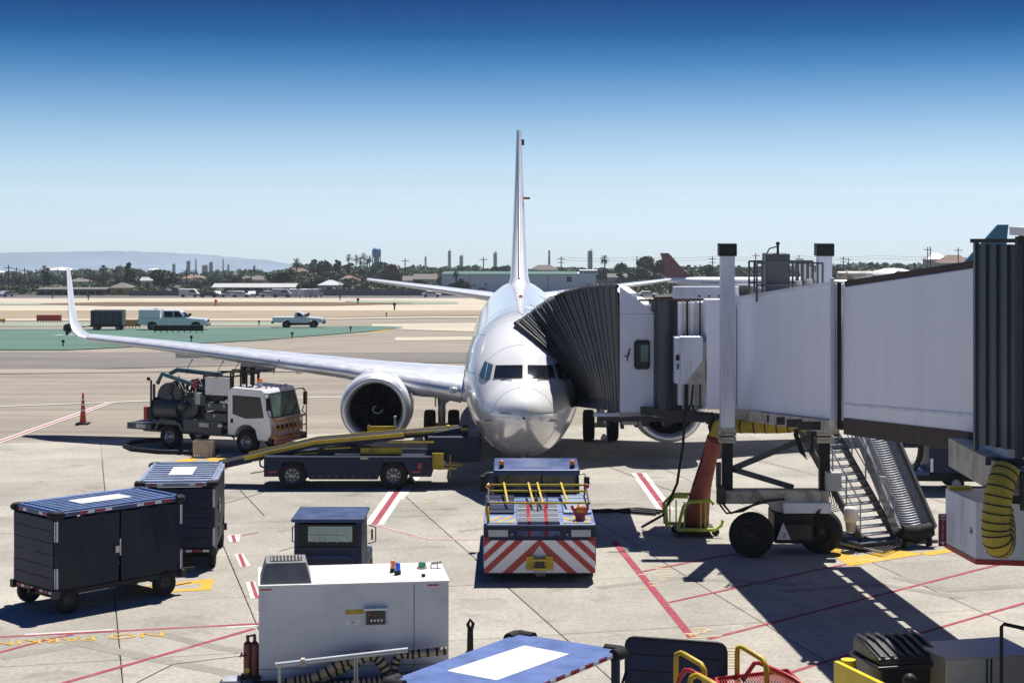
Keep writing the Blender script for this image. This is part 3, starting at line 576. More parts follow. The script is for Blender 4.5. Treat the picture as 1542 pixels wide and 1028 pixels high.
for k, (px, c, lab, van) in enumerate(((8, 'lgrey', 'grey car at the far left edge of the service road', False), (285, 'white', 'white van left of the carport behind the crew pickup', True), (314, 'grey', 'dark car at the left end of the carport', False), (327, 'white', 'white sedan second from the carport left end', False), (346, 'truckwhite', 'pale blue-white sedan under the carport middle left', False), (362, 'white', 'white low sedan in the middle of the carport row', False), (379, 'lgrey', 'silver sedan right of the carport middle', False),
                                       (405, 'truckwhite', 'white pickup-like car under the right carport end', False), (424, 'lgrey', 'silver van just right of the carport', True), (441, 'white', 'big white van with domed roof right of the carport', True), (460, 'white', 'white box van right of the domed van', True), (475, 'lgrey', 'grey van at the right end of the parked row', True))):
    parked(px, 447.2 + (k % 3) * .2, c, lab, van, R(rt.choice((0, 180, 70, 100))))
for px, lab in ((650, 'small white car on the service road near the stabiliser'), (975, 'small white car in front of the far airliner tail')): parked(px, 447.5, 'white', lab, g='cars on the far service road')
# tanks
for px, wd, top, lab in ((-4, 26, 407, 'white domed storage tank cut by the left edge'), (49, 25, 408, 'small white domed storage tank left of the winglet'), (92, 38, 402, 'largest white storage tank directly behind the winglet'), (232, 20, 404, 'small far white tank right of the tall conifer')):
    d = 1300; r_ = wd / 2 * d / F; zt = H - (top - HY) * d / F; g0 = gz(d) - 2
    t = thing('storage_tank', lab, 'storage tank', ((px - CX) * d / F, d, g0)); hh = zt - g0
    MB().lathe([(0, r_), (hh - r_ * .22, r_)], (0, 0, 0), (0, 0, 1), 32).build('wall', 'tank', t); MB().lathe([(hh - r_ * .22, r_ * 1.02), (hh - r_ * .1, r_ * .8), (hh, 0.01)], (0, 0, 0), (0, 0, 1), 32).build('roof', 'tank', t)
# refinery
for k, (px, wd, top, kd, lab) in enumerate(((262, 5, 396, 0, 'short hazy refinery column at the left of its cluster'), (284, 6, 391, 0, 'broad hazy refinery column left of the thin chimney'), (295, 2.5, 390, 1, 'thin hazy refinery chimney beside the broad column'), (309, 9, 398, 0, 'low hazy refinery block in the middle of the cluster'), (318, 6, 393, 0, 'twin topped hazy refinery column right of the low block'), (336, 2.5, 390, 1, 'thin reddish chimney near the right of the cluster'), (344, 3, 397, 0, 'small hazy refinery column at the cluster right end'),
                                            (383, 4, 399, 0, 'small hazy tower right of the refinery above the carport'), (641, 3, 384, 0, 'faint thin tower above the stabiliser tip'), (677, 5, 374, 0, 'tall grey refinery column left of the tail fin'), (695, 6, 382, 0, 'reddish refinery column beside the tall grey one'), (746, 6, 377, 0, 'grey refinery column just left of the tail fin'), (827, 4, 377, 1, 'narrow tower just right of the tail fin'), (889, 8, 374, 0, 'big dark refinery tower above the warehouse roof block'))):
    d = 1700 if px != 889 else 1400; s_ = d / F; r_ = wd / 2 * s_; zt = H - (top - HY) * s_; g0 = gz(d)
    t = thing('refinery_tower', lab, 'refinery tower', ((px - CX) * s_, d, g0)); h = zt - g0; cm = 'refr' if px in (695, 336) else 'refin'
    if kd: MB().cyl((0, 0, 0), (0, 0, h), r_ * 1.1, r_ * .7, 12).build('column', cm, t)
    else:
        MB().cyl((0, 0, 0), (0, 0, h * .92), r_ * .8, r_ * .72, 12).build('column', cm, t)
        for q in range(6): MB().cyl((0, 0, h * (.35 + .11 * q)), (0, 0, h * (.35 + .11 * q) + .7), r_ * (1.1 - .05 * (q % 2)), n=10).build('platform', cm, t)
        MB().bar((r_ * .2, 0, h * .9), (r_ * .2, 0, h), r_ * .3).build('vent', cm, t); MB().bar((-r_, 0, 0), (-r_ * .9, 0, h * .9), r_ * .25).build('riser', cm, t)
# blue water tower
d = 1100; s_ = d / F; t = thing('water_tower', 'blue water tower on legs rising above the palms', 'water tower', ((567 - CX) * s_, d, gz(d))); zz = lambda y: H - (y - HY) * s_ - gz(d); rr_ = 6.8 * s_
MB().lathe([(zz(389), rr_ * .35), (zz(386.5), rr_ * .8), (zz(385), rr_), (zz(376.5), rr_), (zz(373.5), rr_ * .6), (zz(372.6), .05)], (0, 0, 0), (0, 0, 1), 24).build('tank', 'bluetank', t)
for a in range(6): MB().cyl((math.cos(a * 1.047) * rr_ * 1.05, math.sin(a * 1.047) * rr_, 0), (math.cos(a * 1.047) * rr_ * .8, math.sin(a * 1.047) * rr_ * .8, zz(385.5)), .35, n=6).build('leg', 'bluetank', t)
MB().cyl((0, 0, 0), (0, 0, zz(388)), .8, n=8).build('riser_pipe', 'bluetank', t)
# utility poles
mid = {}
for k, (px, d, top) in enumerate(((13, 520, 399), (25, 640, 402), (37, 520, 403), (54, 620, 405), (68, 640, 403), (87, 640, 404), (135, 540, 404), (158, 640, 408), (215, 700, 408), (281, 560, 404), (292, 700, 405), (338, 620, 408), (378, 560, 406), (430, 640, 404), (497, 600, 408), (548, 560, 408), (610, 560, 389), (728, 560, 387), (845, 560, 386), (959, 560, 386), (1011, 560, 385), (1073, 560, 386), (1138, 560, 381), (1203, 560, 384), (1270, 620, 386), (1278, 700, 388), (1397, 560, 372), (1401, 560, 371), (1443, 560, 373))):
    g0 = gz(d); h = H - (top - HY) * d / F - g0; t = thing('utility_pole', '%s utility pole %s' % ('tall wooden' if top < 390 else 'short wooden' if top > 406 else 'wooden', zone2(px)), 'utility pole', ((px - CX) * d / F, d, g0), 0, 'utility poles along the skyline')
    MB().cyl((0, 0, 0), (0, 0, h), .22, .15, 8).build('post', 'pole', t)
    if k % 4 != 3:
        MB().bb(-1.3, 1.3, -.08, .08, h - .9, h - .7).build('crossarm', 'pole', t)
        if k % 3 == 0: MB().bb(-1.1, 1.1, -.08, .08, h - 2.0, h - 1.82).build('crossarm', 'pole', t)
for n_, (y0, y1) in enumerate(((387, 384), (391, 388))):
    b = MB()
    for a, c in ((845, 959), (959, 1073), (1073, 1203), (1203, 1320), (1320, 1443)):
        pts = [S(a + (c - a) * q / 8, y0 + (y1 - y0) * (a - 845) / 600 + 2.2 * 4 * (q / 8) * (1 - q / 8), 560) for q in range(9)]; b.sweep(pts, .035, 4)
    tag(b.build('power_line', 'pole'), ('upper', 'lower')[n_] + ' power line strung between the skyline poles at right', 'power line')

# ---------------------------------------------------------------- vehicles and signs out on the field
def pickup(name, lab, p, rz, L, crew, shell, m='truckwhite'):
    t = thing(name, lab, 'pickup truck', p, rz, 'white pickups driving on the taxiway')
    hw = 1.0 if crew else .88; hz = .98 if crew else .86; f = L / 2; ca = f - (1.75 if crew else 1.5); cb = ca - (2.35 if crew else 1.25); rt_ = 1.86 if crew else 1.55; wr = .42 if crew else .36
    fx = f - .95; bx = -f + 1.25; g = .5
    def arch(x): return [(x - wr - .1, g), (x - wr * .75, g + wr * .7), (x, g + wr * .9), (x + wr * .75, g + wr * .7), (x + wr + .1, g)]
    body = [(-f, g + .1)] + arch(bx) + arch(fx) + [(f, g + .05), (f + .02, hz - .05), (f - .15, hz + .08), (ca, hz + .2), (cb, hz + .2), (-f, hz + .2)]
    MB().xz(body, -hw, hw).build('body', m, t, bevel=.05)
    gr = [(ca + .05, hz + .2), (ca - .75, rt_), (cb + .12, rt_), (cb - .02, hz + .2)]
    MB().prism(gr, -1, 1, lambda u, v, w_: (u, w_ * (hw - .03 - (v - hz - .2) * .18), v)).build('cab', m, t, bevel=.04)
    nwin = 2 if crew else 1; x1 = ca - .32; x0 = cb + .22
    for s in (-1, 1):
        for k in range(nwin):
            a0 = x0 + (x1 - x0) * k / nwin + .05; a1 = x0 + (x1 - x0) * (k + 1) / nwin - .05; a1t = a1 - (.38 if k == nwin - 1 else 0)
            q = [(a0, hz + .27), (a1, hz + .27), (a1t, rt_ - .1), (a0, rt_ - .1)]
            MB().add([(u, s * (hw - .02 - (v - hz - .2) * .18 + .006), v) for u, v in q], [(0, 1, 2, 3)]).build('window', 'glass', t)
        MB().bb(fx - .05, fx + .2, s * (hw + .1) - .08, s * (hw + .1) + .08, hz + .3, hz + .5).build('mirror', 'black', t).location.x = ca - fx - .15
        MB().bb(f - .03, f + .035, s * hw * .72 - .18, s * hw * .72 + .18, hz - .2, hz).build('headlight', 'lens', t)
        MB().bb(-f - .02, -f + .03, s * hw * .85 - .1, s * hw * .85 + .1, hz - .15, hz + .15).build('tail_light', 'taper', t)
        wheel(t, (fx, s * (hw - .14), wr), wr, .26, (0, 1, 0), 'steel', side=s); wheel(t, (bx, s * (hw - .14), wr), wr, .26, (0, 1, 0), 'steel', side=s)
    MB().add([(ca + .0, -hw + .15, hz + .24), (ca + .0, hw - .15, hz + .24), (ca - .72, hw - .25, rt_ - .06), (ca - .72, -hw + .25, rt_ - .06)], [(0, 1, 2, 3)]).build('windshield', 'glass', t).location.x = .03
    MB().bb(f - .05, f + .14, -hw + .03, hw - .03, .42, .62).build('bumper', 'black' if not crew else 'steel', t, bevel=.03); MB().bb(-f - .16, -f + .02, -hw + .1, hw - .1, .45, .62).build('rear_bumper', 'black', t)
    MB().bb(f + .01, f + .03, -hw * .5, hw * .5, hz - .25, hz - .02).build('grille', 'black', t)
    MB().bb(bx + wr + .1, fx - wr - .1, -hw + .1, hw - .1, .3, .5).build('chassis', 'black', t)
    if shell:
        s_ = MB().bb(-f + .05, cb - .1, -hw - .02, hw + .02, hz + .22, rt_ + .06).build('canopy_box', m, t, bevel=.03)
        for k in range(3): MB().bb(-f + .2 + .62 * k, -f + .74 + .62 * k, -hw - .04, -hw - .022, hz + .32, rt_ - .05).build('locker_door', 'white', s_)
        MB().bb(-f + 1.3, -f + 1.7, -.2, .2, rt_ + .06, rt_ + .18).build('roof_vent', 'white', s_)
    return t
pickup('pickup_truck', 'white crew cab pickup with a utility canopy over its bed', G(262, 497), 0, 6.2, True, True)
pickup('pickup_truck', 'small white single cab pickup with open bed on the taxiway', G(450, 493.3), 0, 4.8, False, False)
p = G(163, 497); t = thing('tarp_cart', 'dark grey tarpaulin covered cart parked behind the crew pickup', 'cart', p, 0)
MB().bb(-1.45, 1.45, -.8, .8, .5, 1.85).build('tarpaulin', 'grey', t, bevel=.04); MB().bb(-1.55, 1.55, -.85, .85, .36, .49).build('frame', 'black', t)
MB().bar((-1.55, 0, .42), (-2.4, 0, .3), .08).build('tow_bar', 'black', t)
for x in (-1, 1.05):
    for y in (-.65, .65): wheel(t, (x, y, .25), .25, .16, side=1 if y > 0 else -1)
for k in range(5): MB().bb(-1.2 + k * .58, -1.15 + k * .58, -.83, -.802, .5, 1.85).build('rib', 'black', t)
def signboard(px0, px1, y0, y1, yb, m, lab, nl, cat='airfield sign'):
    d = Gd(yb); s_ = d / F; t = thing('guidance_sign', lab, cat, ((px0 + px1) / 2 * s_ - CX * s_, d, gz(d))); hw = (px1 - px0) / 2 * s_; z0 = (yb - y1) * s_; z1 = (yb - y0) * s_
    MB().bb(-hw, hw, -.12, .12, z0, z1).build('panel', m, t, bevel=.03); MB().bb(-hw - .04, -hw, -.15, .15, z0 - .03, z1 + .03).build('frame', 'mudyellow', t); MB().bb(hw, hw + .04, -.15, .15, z0 - .03, z1 + .03).build('frame', 'mudyellow', t)
    for k in range(nl): x = -hw + .1 + (2 * hw - .2) * k / (nl - 1); MB().bb(x - .03, x + .03, -.04, .04, 0, z0).build('leg', 'black', t)
signboard(56, 92, 474, 483, 485.5, 'red', 'red runway guidance sign with yellow ends at the left of the infield', 9)
signboard(232, 306, 489.5, 498, 501.5, 'black', 'long black backed guidance sign standing in front of the crew pickup', 9)
signboard(188, 211, 481, 491, 494, 'mudyellow', 'small ochre guidance sign between the tarp cart and the pickup', 5)
signboard(-14, 7, 480, 484.5, 487, 'p_yellow', 'small yellow guidance sign cut by the left edge', 3)
d = Gd(505); s_ = d / F; t = thing('marker_light', 'round dark floodlight on a stand below the winglet', 'floodlight', ((101 - CX) * s_, d, gz(d)))
MB().lathe([(-.15, .05), (-.15, .32), (.2, .42), (.22, .38), (.1, .05)], (0, 0, .62), (1, -.5, 0), 20).build('lamp_housing', 'black', t); MB().bb(-.1, .1, -.1, .1, 0, .3).build('stand', 'black', t)
for px, py, lab in ((440, 509, 'edge light on the green island right of centre'), (528, 499.5, 'edge light near the tip of the green island'), (95, 522, 'edge light on the yellow patch below the winglet'), (288, 515, 'edge light above the wing on the green island'), (390, 490, 'edge light left of the small pickup'), (582, 477, 'edge light beyond the green island tip'), (512, 452, 'dark post on the far runway above the pickup'), (539, 458.5, 'stubby dark post on the brown verge'), (325, 461, 'small red marker box on the brown verge'), (133, 452, 'small dark box on the far runway behind the winglet'), (79, 450, 'thin dark post on the far runway left of the winglet'), (594, 467, 'low marker on the far strip beside the island')):
    p = G(px, py); t = thing('edge_light', lab, 'edge light', p, 0, 'small lights and markers on the airfield'); k = 1 + (p.y > 220) * 1.2
    MB().cyl((0, 0, 0), (0, 0, .3 * k), .05 * k, n=8).build('stem', 'black' if px != 325 else 'red', t); MB().ball((0, 0, .4 * k), .12 * k, 10).build('lamp', 'black' if px != 325 else 'red', t)
# ================================================================ AIRLINER (nose towards us)
AX, AY = .33, 51.0
plane = thing('airliner', 'white twin-engine airliner parked nose-on at the jet bridge', 'airliner', (AX, AY, 0))
def interp(tab, t):
    for i in range(len(tab) - 1):
        if tab[i][0] <= t <= tab[i + 1][0]:
            a, b = tab[i], tab[i + 1]; p = tab[max(i - 1, 0)]; q = tab[min(i + 2, len(tab) - 1)]; h = b[0] - a[0]; u = (t - a[0]) / h; r = []
            for k in range(1, len(a)):
                m0 = ((b[k] - p[k]) / (b[0] - p[0])) * h; m1 = ((q[k] - a[k]) / (q[0] - a[0])) * h
                d = b[k] - a[k]
                if d == 0: m0 = m1 = 0
                r.append((2 * u**3 - 3 * u**2 + 1) * a[k] + (u**3 - 2 * u**2 + u) * m0 + (-2 * u**3 + 3 * u**2) * b[k] + (u**3 - u**2) * m1)
            return r
    return list(tab[-1][1:])
#        station  top   bottom half-width
FUS = [(0, 2.44, 2.38, .04), (.05, 2.62, 2.18, .20), (.2, 2.83, 1.94, .40), (.5, 3.0, 1.66, .64), (1.0, 3.14, 1.38, .88), (1.6, 3.24, 1.16, 1.08), (2.1, 3.36, 1.02, 1.24), (2.75, 3.84, .91, 1.41), (3.2, 4.14, .85, 1.51), (4.0, 4.50, .79, 1.66), (5.0, 4.78, .76, 1.78), (6.2, 4.98, .75, 1.86),
       (8, 5.05, .76, 1.88), (14, 5.05, .85, 1.88), (21, 5.06, .95, 1.88), (24, 5.06, 1.25, 1.84), (28, 5.08, 2.3, 1.5), (32, 5.0, 3.5, .95), (35, 4.8, 4.2, .4), (36, 4.7, 4.4, .18)]
def sect(t, n=72):
    top, bot, hw = interp(FUS, t); zc = bot + (top - bot) * .5; hh = (top - bot) / 2
    if 2.1 < t < 6: zc = bot + (top - bot) * .5
    pts = []
    for k in range(n):
        a = 2 * math.pi * k / n; c, s = math.cos(a), math.sin(a)
        pts.append((hw * c, t, zc + hh * s))
    return pts
ts = [0, .03, .06, .12, .2, .32, .5, .75, 1.0, 1.3, 1.6, 1.85, 2.05, 2.2, 2.4, 2.6, 2.8, 3.0, 3.2, 3.5, 3.8, 4.2, 4.6, 5, 5.6, 6.2, 7, 8, 11, 14, 18, 21, 22.5, 24, 26, 28, 30, 32, 33.5, 35, 36]
fb = MB(); fb.grid([sect(t) for t in ts], close=True); fb.add(sect(36), [tuple(range(72))]); 
def fuselage_mat():
    m = mat('aircraft_fuselage_paint', (.84, .845, .85), .13, .0, .02, 1.0, coat=.6)
    n = m.node_tree.nodes; l = m.node_tree.links; b = n['Principled BSDF']
    g = n.new('ShaderNodeNewGeometry'); sx_ = n.new('ShaderNodeSeparateXYZ'); l.new(g.outputs['Position'], sx_.inputs[0])
    # polished metal belly below a sloping line, white paint above
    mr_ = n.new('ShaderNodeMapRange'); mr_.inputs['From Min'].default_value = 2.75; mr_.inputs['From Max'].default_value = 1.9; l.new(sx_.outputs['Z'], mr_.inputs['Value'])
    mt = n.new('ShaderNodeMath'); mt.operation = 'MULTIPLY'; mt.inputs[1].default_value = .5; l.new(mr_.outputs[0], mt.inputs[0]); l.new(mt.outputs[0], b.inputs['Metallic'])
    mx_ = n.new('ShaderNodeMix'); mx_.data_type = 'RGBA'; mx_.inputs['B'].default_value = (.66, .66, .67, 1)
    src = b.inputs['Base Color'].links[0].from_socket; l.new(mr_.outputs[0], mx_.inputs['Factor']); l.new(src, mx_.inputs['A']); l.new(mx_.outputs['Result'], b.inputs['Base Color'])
    return m
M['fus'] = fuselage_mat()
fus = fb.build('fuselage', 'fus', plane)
bv = BVHTree.FromPolygons([Vector(v) for v in fb.v], fb.f)
def onskin(px, py, off=.008):         # point of the skin seen at a photo position (modelling aid for the windows)
    o = Vector((-AX, -AY, H)); d = Vector(((px - CX) / F, 1, -(py - HY) / F)).normalized()
    h, nn, i, _ = bv.ray_cast(o, d)
    if h is None: h, nn, i, _ = bv.find_nearest(o + d * 54)
    if nn.dot(d) > 0: nn = -nn
    return h + nn * off
def skin_patch(q, m, name, off=.008, n=6, parent=plane):
    rows = []
    for i in range(n + 1):
        v = i / n; r_ = []
        for j in range(n + 1):
            u = j / n; a = Vector(q[0]).lerp(Vector(q[1]), u); b = Vector(q[3]).lerp(Vector(q[2]), u); c = a.lerp(b, v); r_.append(onskin(c.x, c.y, off))
        rows.append(r_)
    return MB().grid(rows).build(name, m, parent, fix=False)
def skin_line(pts, wd, m, name, off=.012, parent=plane, n=10):
    pp = []
    for a, b in zip(pts, pts[1:]): pp += [onskin(a[0] + (b[0] - a[0]) * k / n, a[1] + (b[1] - a[1]) * k / n, off) for k in range(n + (b is pts[-1]))]
    return MB().sweep(pp, wd, 5).build(name, m, parent)
M['seal'] = mat('window_surround', (.62, .60, .55), .5, 0, .05, 5)
for q, gm in (([(747, 550.5), (787, 550), (787, 569.5), (743.5, 569.5)], 'glass'), ([(794.5, 550), (831.5, 550.5), (835.5, 569.5), (794.5, 569.5)], 'glass'),
              ([(736, 546.5), (743, 550), (739, 568), (730, 574)], 'glass_b'), ([(730.5, 544), (735, 546), (729, 573), (722, 566)], 'glass_b'),
              ([(834, 549), (842, 546), (853, 574), (840, 569)], 'glass'), ([(843, 546), (848, 545), (858, 566), (854, 573)], 'glass')):
    c = Vector(((sum(p[0] for p in q)) / 4, sum(p[1] for p in q) / 4)); big = [tuple(c + (Vector(p) - c) * (1 + 2.6 / max(12, (Vector(p) - c).length))) for p in q]
    skin_patch(big, 'seal', 'window_frame', .006); skin_patch(q, gm, 'cockpit_window', .022)
for a, b, c in (((765, 570), (755, 569.5), (771, 573)), ((815, 570), (826, 569.5), (809, 573))):
    skin_line([b, a, c], .012, 'black', 'wiper', .03)
# radome seam, hatch lines, door outlines, probes
skin_line([(723, 625), (735, 650), (760, 668), (785, 673), (812, 668), (836, 650), (848, 625)], .006, 'plane_grey', 'panel_seam', .001, n=5)
skin_line([(719, 503), (733, 505), (716, 560), (703, 557), (719, 503)], .008, 'plane_grey', 'service_door', .002)
for px, py in ((737, 632), (831, 632)): skin_line([(px - 5, py + 2), (px + 5, py)], .014, 'black', 'pitot_probe', .05, n=2)
skin_line([(755, 622), (770, 623)], .012, 'black', 'pitot_probe', .04, n=2); skin_line([(812, 623), (838, 621)], .012, 'black', 'pitot_probe', .04, n=2)
skin_patch([(698, 560), (712, 505), (716, 507), (702, 560)], 'glass_b', 'blue_stripe', .004)
# small writing low on the nose (registration-like marks seen at lower left)
for k in range(4): skin_patch([(727 + k * 3.5, 657 + k * 4), (732 + k * 3.5, 656 + k * 4), (734 + k * 3.5, 660 + k * 4), (729 + k * 3.5, 661 + k * 4)], 'board', 'placard', .01, 2)
for k in range(2): skin_patch([(724 + k * 3, 659 + k * 4.4), (726 + k * 3, 658.6 + k * 4.4), (727 + k * 3, 660.5 + k * 4.4), (725 + k * 3, 661 + k * 4.4)], 'black', 'placard', .012, 2)
for t in (1.15, 3.4, 5.6, 7.2, 9.4):
    sc_ = sect(t, 64); MB().sweep([Vector(p) for p in sc_] + [Vector(sc_[0])], .006, 4, caps=False).build('panel_seam', 'plane_grey', plane)
for z_off in (.62, -.35, -.9):
    for s in (-1, 1):
        pts = []
        for k in range(16):
            t = 2.9 + k * .5; top, bot, hw = interp(FUS, t); zc = (top + bot) / 2; hh = (top - bot) / 2; pts.append(Vector((s * hw * math.sqrt(max(0, 1 - (z_off / hh) ** 2)), t, zc + z_off)))
        MB().sweep(pts, .005, 4).build('panel_seam', 'plane_grey', plane)
# cabin windows and stripe down both sides
cw = MB()
for k in range(44):
    t = 6.6 + k * .51
    for s in (-1, 1):
        hw = interp(FUS, t)[2]; x = s * (hw - .035); cw.add([(x, t - .11, 3.35), (x, t + .11, 3.35), (x - s * .06, t + .11, 3.68), (x - s * .06, t - .11, 3.68)], [(0, 1, 2, 3)])
cw.build('cabin_windows', 'glass', plane)['kind'] = 'stuff'
for s in (-1, 1): MB().grid([[(s * (interp(FUS, 6 + k)[2] + .006) if z != 1 else s * (interp(FUS, 6 + k)[2] + .004), 6 + k, 3.0 + z * .12) for z in (0, 1)] for k in range(0, 16)]).build('side_stripe', 'glass_b', plane, fix=False)
# antennas and beacon on the crown
MB().xz([(0, 0), (.4, 0), (.35, .28), (.2, .3)], -.01, .01).build('blade_antenna', 'plane_white', plane).matrix_local = Matrix.Translation((0, 9, 5.03)) @ Matrix.Rotation(R(90), 4, 'Z')
MB().ball((0, 16, 5.05), .08, 10).build('beacon', 'taper', plane)
# fin
def airfoil(c, th, n=9):              # chordwise points upper then lower (x along chord, y thickness)
    xs = [(1 - math.cos(math.pi * k / n)) / 2 for k in range(n + 1)]
    yt = lambda x: 5 * th * (.2969 * math.sqrt(x) - .126 * x - .3516 * x * x + .2843 * x**3 - .1015 * x**4)
    return [(x * c, yt(x) * c) for x in xs] + [(x * c, -yt(x) * c) for x in xs[::-1][1:-1]]
def fin_sec(z, y0, c, th): return [(w_, y0 + u, z) for u, w_ in airfoil(c, th / c)]
fin = MB(); fs_ = [fin_sec(4.8, 25.8, 8.2, 1.05), fin_sec(5.3, 27.2, 7.1, .80), fin_sec(7.5, 30.0, 4.9, .60), fin_sec(9.8, 32.4, 3.6, .40), fin_sec(12.05, 34.2, 2.2, .24)]
fin.grid(fs_, close=True); fin.add(fs_[-1], [tuple(range(len(fs_[-1])))])
f_ = fin.build('tail_fin', 'plane_white', plane)
MB().sweep([(0, 27.15, 5.3), (0, 29.95, 7.5), (0, 32.35, 9.8), (0, 34.15, 12.05)], .045, 6).build('leading_edge', 'bare', f_)
MB().bb(.07, .25, 34.6, 35.2, 11.35, 11.62).build('fin_antenna', 'black', f_); MB().bb(.2, .5, 31.5, 31.9, 8.75, 8.85).build('static_flag', 'taper', f_)
MB().box((0, 29.2, 6.5), (.26, .12, .3)).build('dorsal_cap', 'black', f_)
# stabilisers
for s in (-1, 1):
    b = MB(); secs = [[(s * x, y0 + u, z + w_) for u, w_ in airfoil(c, th)] for x, y0, c, z, th in ((.3, 28.8, 4.4, 4.20, .11), (3.5, 30.9, 2.9, 4.58, .10), (7.15, 33.2, 1.4, 4.98, .09))]
    b.grid(secs, close=True); b.add(secs[-1], [tuple(range(len(secs[-1])))]); b.build('stabiliser', 'wing', plane)
# wings with blended winglets
WS = [(1.2, 7.2, 8.2, 2.25, .125), (2.0, 7.6, 7.7, 2.30, .125), (4.83, 9.1, 5.6, 2.62, .115), (6.0, 9.75, 4.7, 2.78, .11), (9.5, 11.65, 3.6, 3.06, .105), (13.2, 13.6, 2.6, 3.36, .10), (16.0, 14.95, 1.85, 3.56, .10)]
for s in (-1, 1):
    b = MB(); secs = [[(s * x, y0 + u, z + w_ + .02 * c * math.sin(math.pi * min(1, u / c))) for u, w_ in airfoil(c, th)] for x, y0, c, z, th in WS]
    b.grid(secs, close=True); wg = b.build('wing', 'wing', plane)
    b = MB(); secs = []
    for k, (x, z, a, y0, c) in enumerate(((16.0, 3.56, 0, 14.95, 1.85), (16.35, 3.61, 18, 15.2, 1.7), (16.62, 3.78, 42, 15.5, 1.5), (16.84, 4.1, 68, 15.9, 1.25), (17.0, 4.6, 79, 16.4, 1.0), (17.22, 5.5, 80, 17.1, .75), (17.35, 6.05, 80, 17.5, .55))):
        A_ = R(a); secs.append([(s * (x - w_ * math.sin(A_)), y0 + u, z + w_ * math.cos(A_)) for u, w_ in airfoil(c, .09)])
    b.grid(secs, close=True); b.add(secs[-1], [tuple(range(len(secs[-1])))]); b.build('winglet', 'plane_white', wg)
    # polished leading edge slats
    b = MB(); rows = []
    for x, y0, c, z, th in WS[1:]:
        rows.append([(s * x, y0 + u * c - .012, z + v * c * 1.06) for u, v in ((.14, .052), (.06, .045), (.015, .026), (-.002, .004), (.012, -.022), (.05, -.04))])
    b.grid(rows).build('slat', 'bare', wg, fix=False)
    for x, yy, z in ((3.4, 14.6, 2.05), (8.0, 14.4, 2.55), (11.2, 15.6, 2.95)):
        b = MB(); b.lathe([(-1.6, .02), (-1.2, .13), (-.3, .2), (.8, .17), (1.9, .03)], (s * x, yy, z), (0, 1, 0), 14); b.build('flap_fairing', 'plane_grey', wg)
    MB().box((s * 9.4, 13.0, 2.70), (1.25, .05, .34), rx=R(-35)).build('flap', 'plane_grey', wg); MB().box((s * 12.0, 14.0, 3.05), (1.0, .3, .2)).build('flap_track', 'plane_grey', wg)
    # engines
    ex, ey, ez = s * 4.83, 7.9, 1.74
    e = MB(); prof_o = [(.0, 1.0), (-.06, 1.05), (.02, 1.10), (.25, 1.17), (.8, 1.22), (1.6, 1.20), (2.6, 1.05), (3.1, .93)]
    def flat(pts_v): return [(x, y, ez + (z - ez) * (1 if z > ez else .93)) for x, y, z in pts_v]
    e.lathe(prof_o[1:], (ex, ey, ez), (0, 1, 0), 48); e.v = flat(e.v); nac = e.build('nacelle', 'plane_white', plane)
    e = MB(); e.lathe([(.12, 1.145), (.0, 1.10), (-.09, 1.05), (-.12, .99), (-.06, .93), (.15, .88), (.35, .86)], (ex, ey, ez), (0, 1, 0), 48); e.v = flat(e.v); e.build('inlet_lip', 'bare', nac)
    e = MB(); e.lathe([(.3, .862), (.6, .85), (1.2, .84)], (ex, ey, ez), (0, 1, 0), 40); e.v = flat(e.v); e.build('inlet_duct', 'dark', nac)
    MB().lathe([(1.15, .84), (1.16, .01)], (ex, ey, ez), (0, 1, 0), 32).build('fan_case', 'black', nac)
    bl = MB()
    for k in range(24):
        a = 2 * math.pi * k / 24; a2 = a + .16
        bl.add([(ex + math.cos(a) * .2, ey + .88, ez + math.sin(a) * .2), (ex + math.cos(a) * .82, ey + .80, ez + math.sin(a) * .78), (ex + math.cos(a2) * .82, ey + 1.0, ez + math.sin(a2) * .78), (ex + math.cos(a2 + .1) * .2, ey + 1.05, ez + math.sin(a2 + .1) * .2)], [(0, 1, 2, 3)])
    bl.build('fan_blades', 'black', nac, fix=False)
    MB().lathe([(.52, .01), (.6, .07), (.75, .17), (.95, .24)], (ex, ey, ez), (0, 1, 0), 24).build('spinner', 'black', nac)
    sp = [(ex + .02 * k * math.cos(k * .55) , ey + .50 + .017 * k, ez + .02 * k * math.sin(k * .55)) for k in range(3, 12)]
    MB().sweep(sp, .014, 5).build('spinner_swirl', 'board', nac)
    MB().yz([(ey + .9, ez + 1.1), (ey + 1.4, ez + 1.35), (ey + 3.6, 2.7), (ey + 4.2, 2.4), (ey + 3.3, ez + .4), (ey + 1.5, ez + .6)], ex - .16, ex + .16).build('pylon', 'plane_white', nac, bevel=.05)
    MB().add([(ex + .95, ey + 1.0, ez + .75), (ex + 1.35, ey + 1.3, ez + 1.05), (ex + 1.42, ey + 1.9, ez + 1.12), (ex + .98, ey + 2.0, ez + .8), (ex + .97, ey + 1.5, ez + .7)], [(0, 1, 2, 3, 4)]).build('nacelle_chine', 'plane_white', nac)
    MB().cyl((ex, ey + 2.8, ez - .05), (ex, ey + 4.3, ez - .05), .62, .34, 24).build('exhaust', 'steel', nac)
    # main gear
    gx, gy_ = s * 2.86, 13.6
    g = MB(); g.cyl((gx, gy_, .56), (gx, gy_ + .05, 2.4), .13, .17, 12); g.cyl((gx - .5, gy_, .56), (gx + .5, gy_, .56), .09, n=10); gr = g.build('main_gear_strut', 'plane_grey', plane)
    MB().bar((gx, gy_, 1.3), (gx - s * 1.1, gy_, 2.0), .1).bar((gx, gy_ + .15, .75), (gx, gy_ + .45, 1.15), .08).bar((gx, gy_ + .45, 1.15), (gx, gy_ + .12, 1.6), .08).build('side_brace', 'plane_grey', gr)
    MB().bb(gx + s * .2, gx + s * .24, gy_ - .35, gy_ + .35, 1.25, 2.15).build('gear_door', 'plane_white', gr)
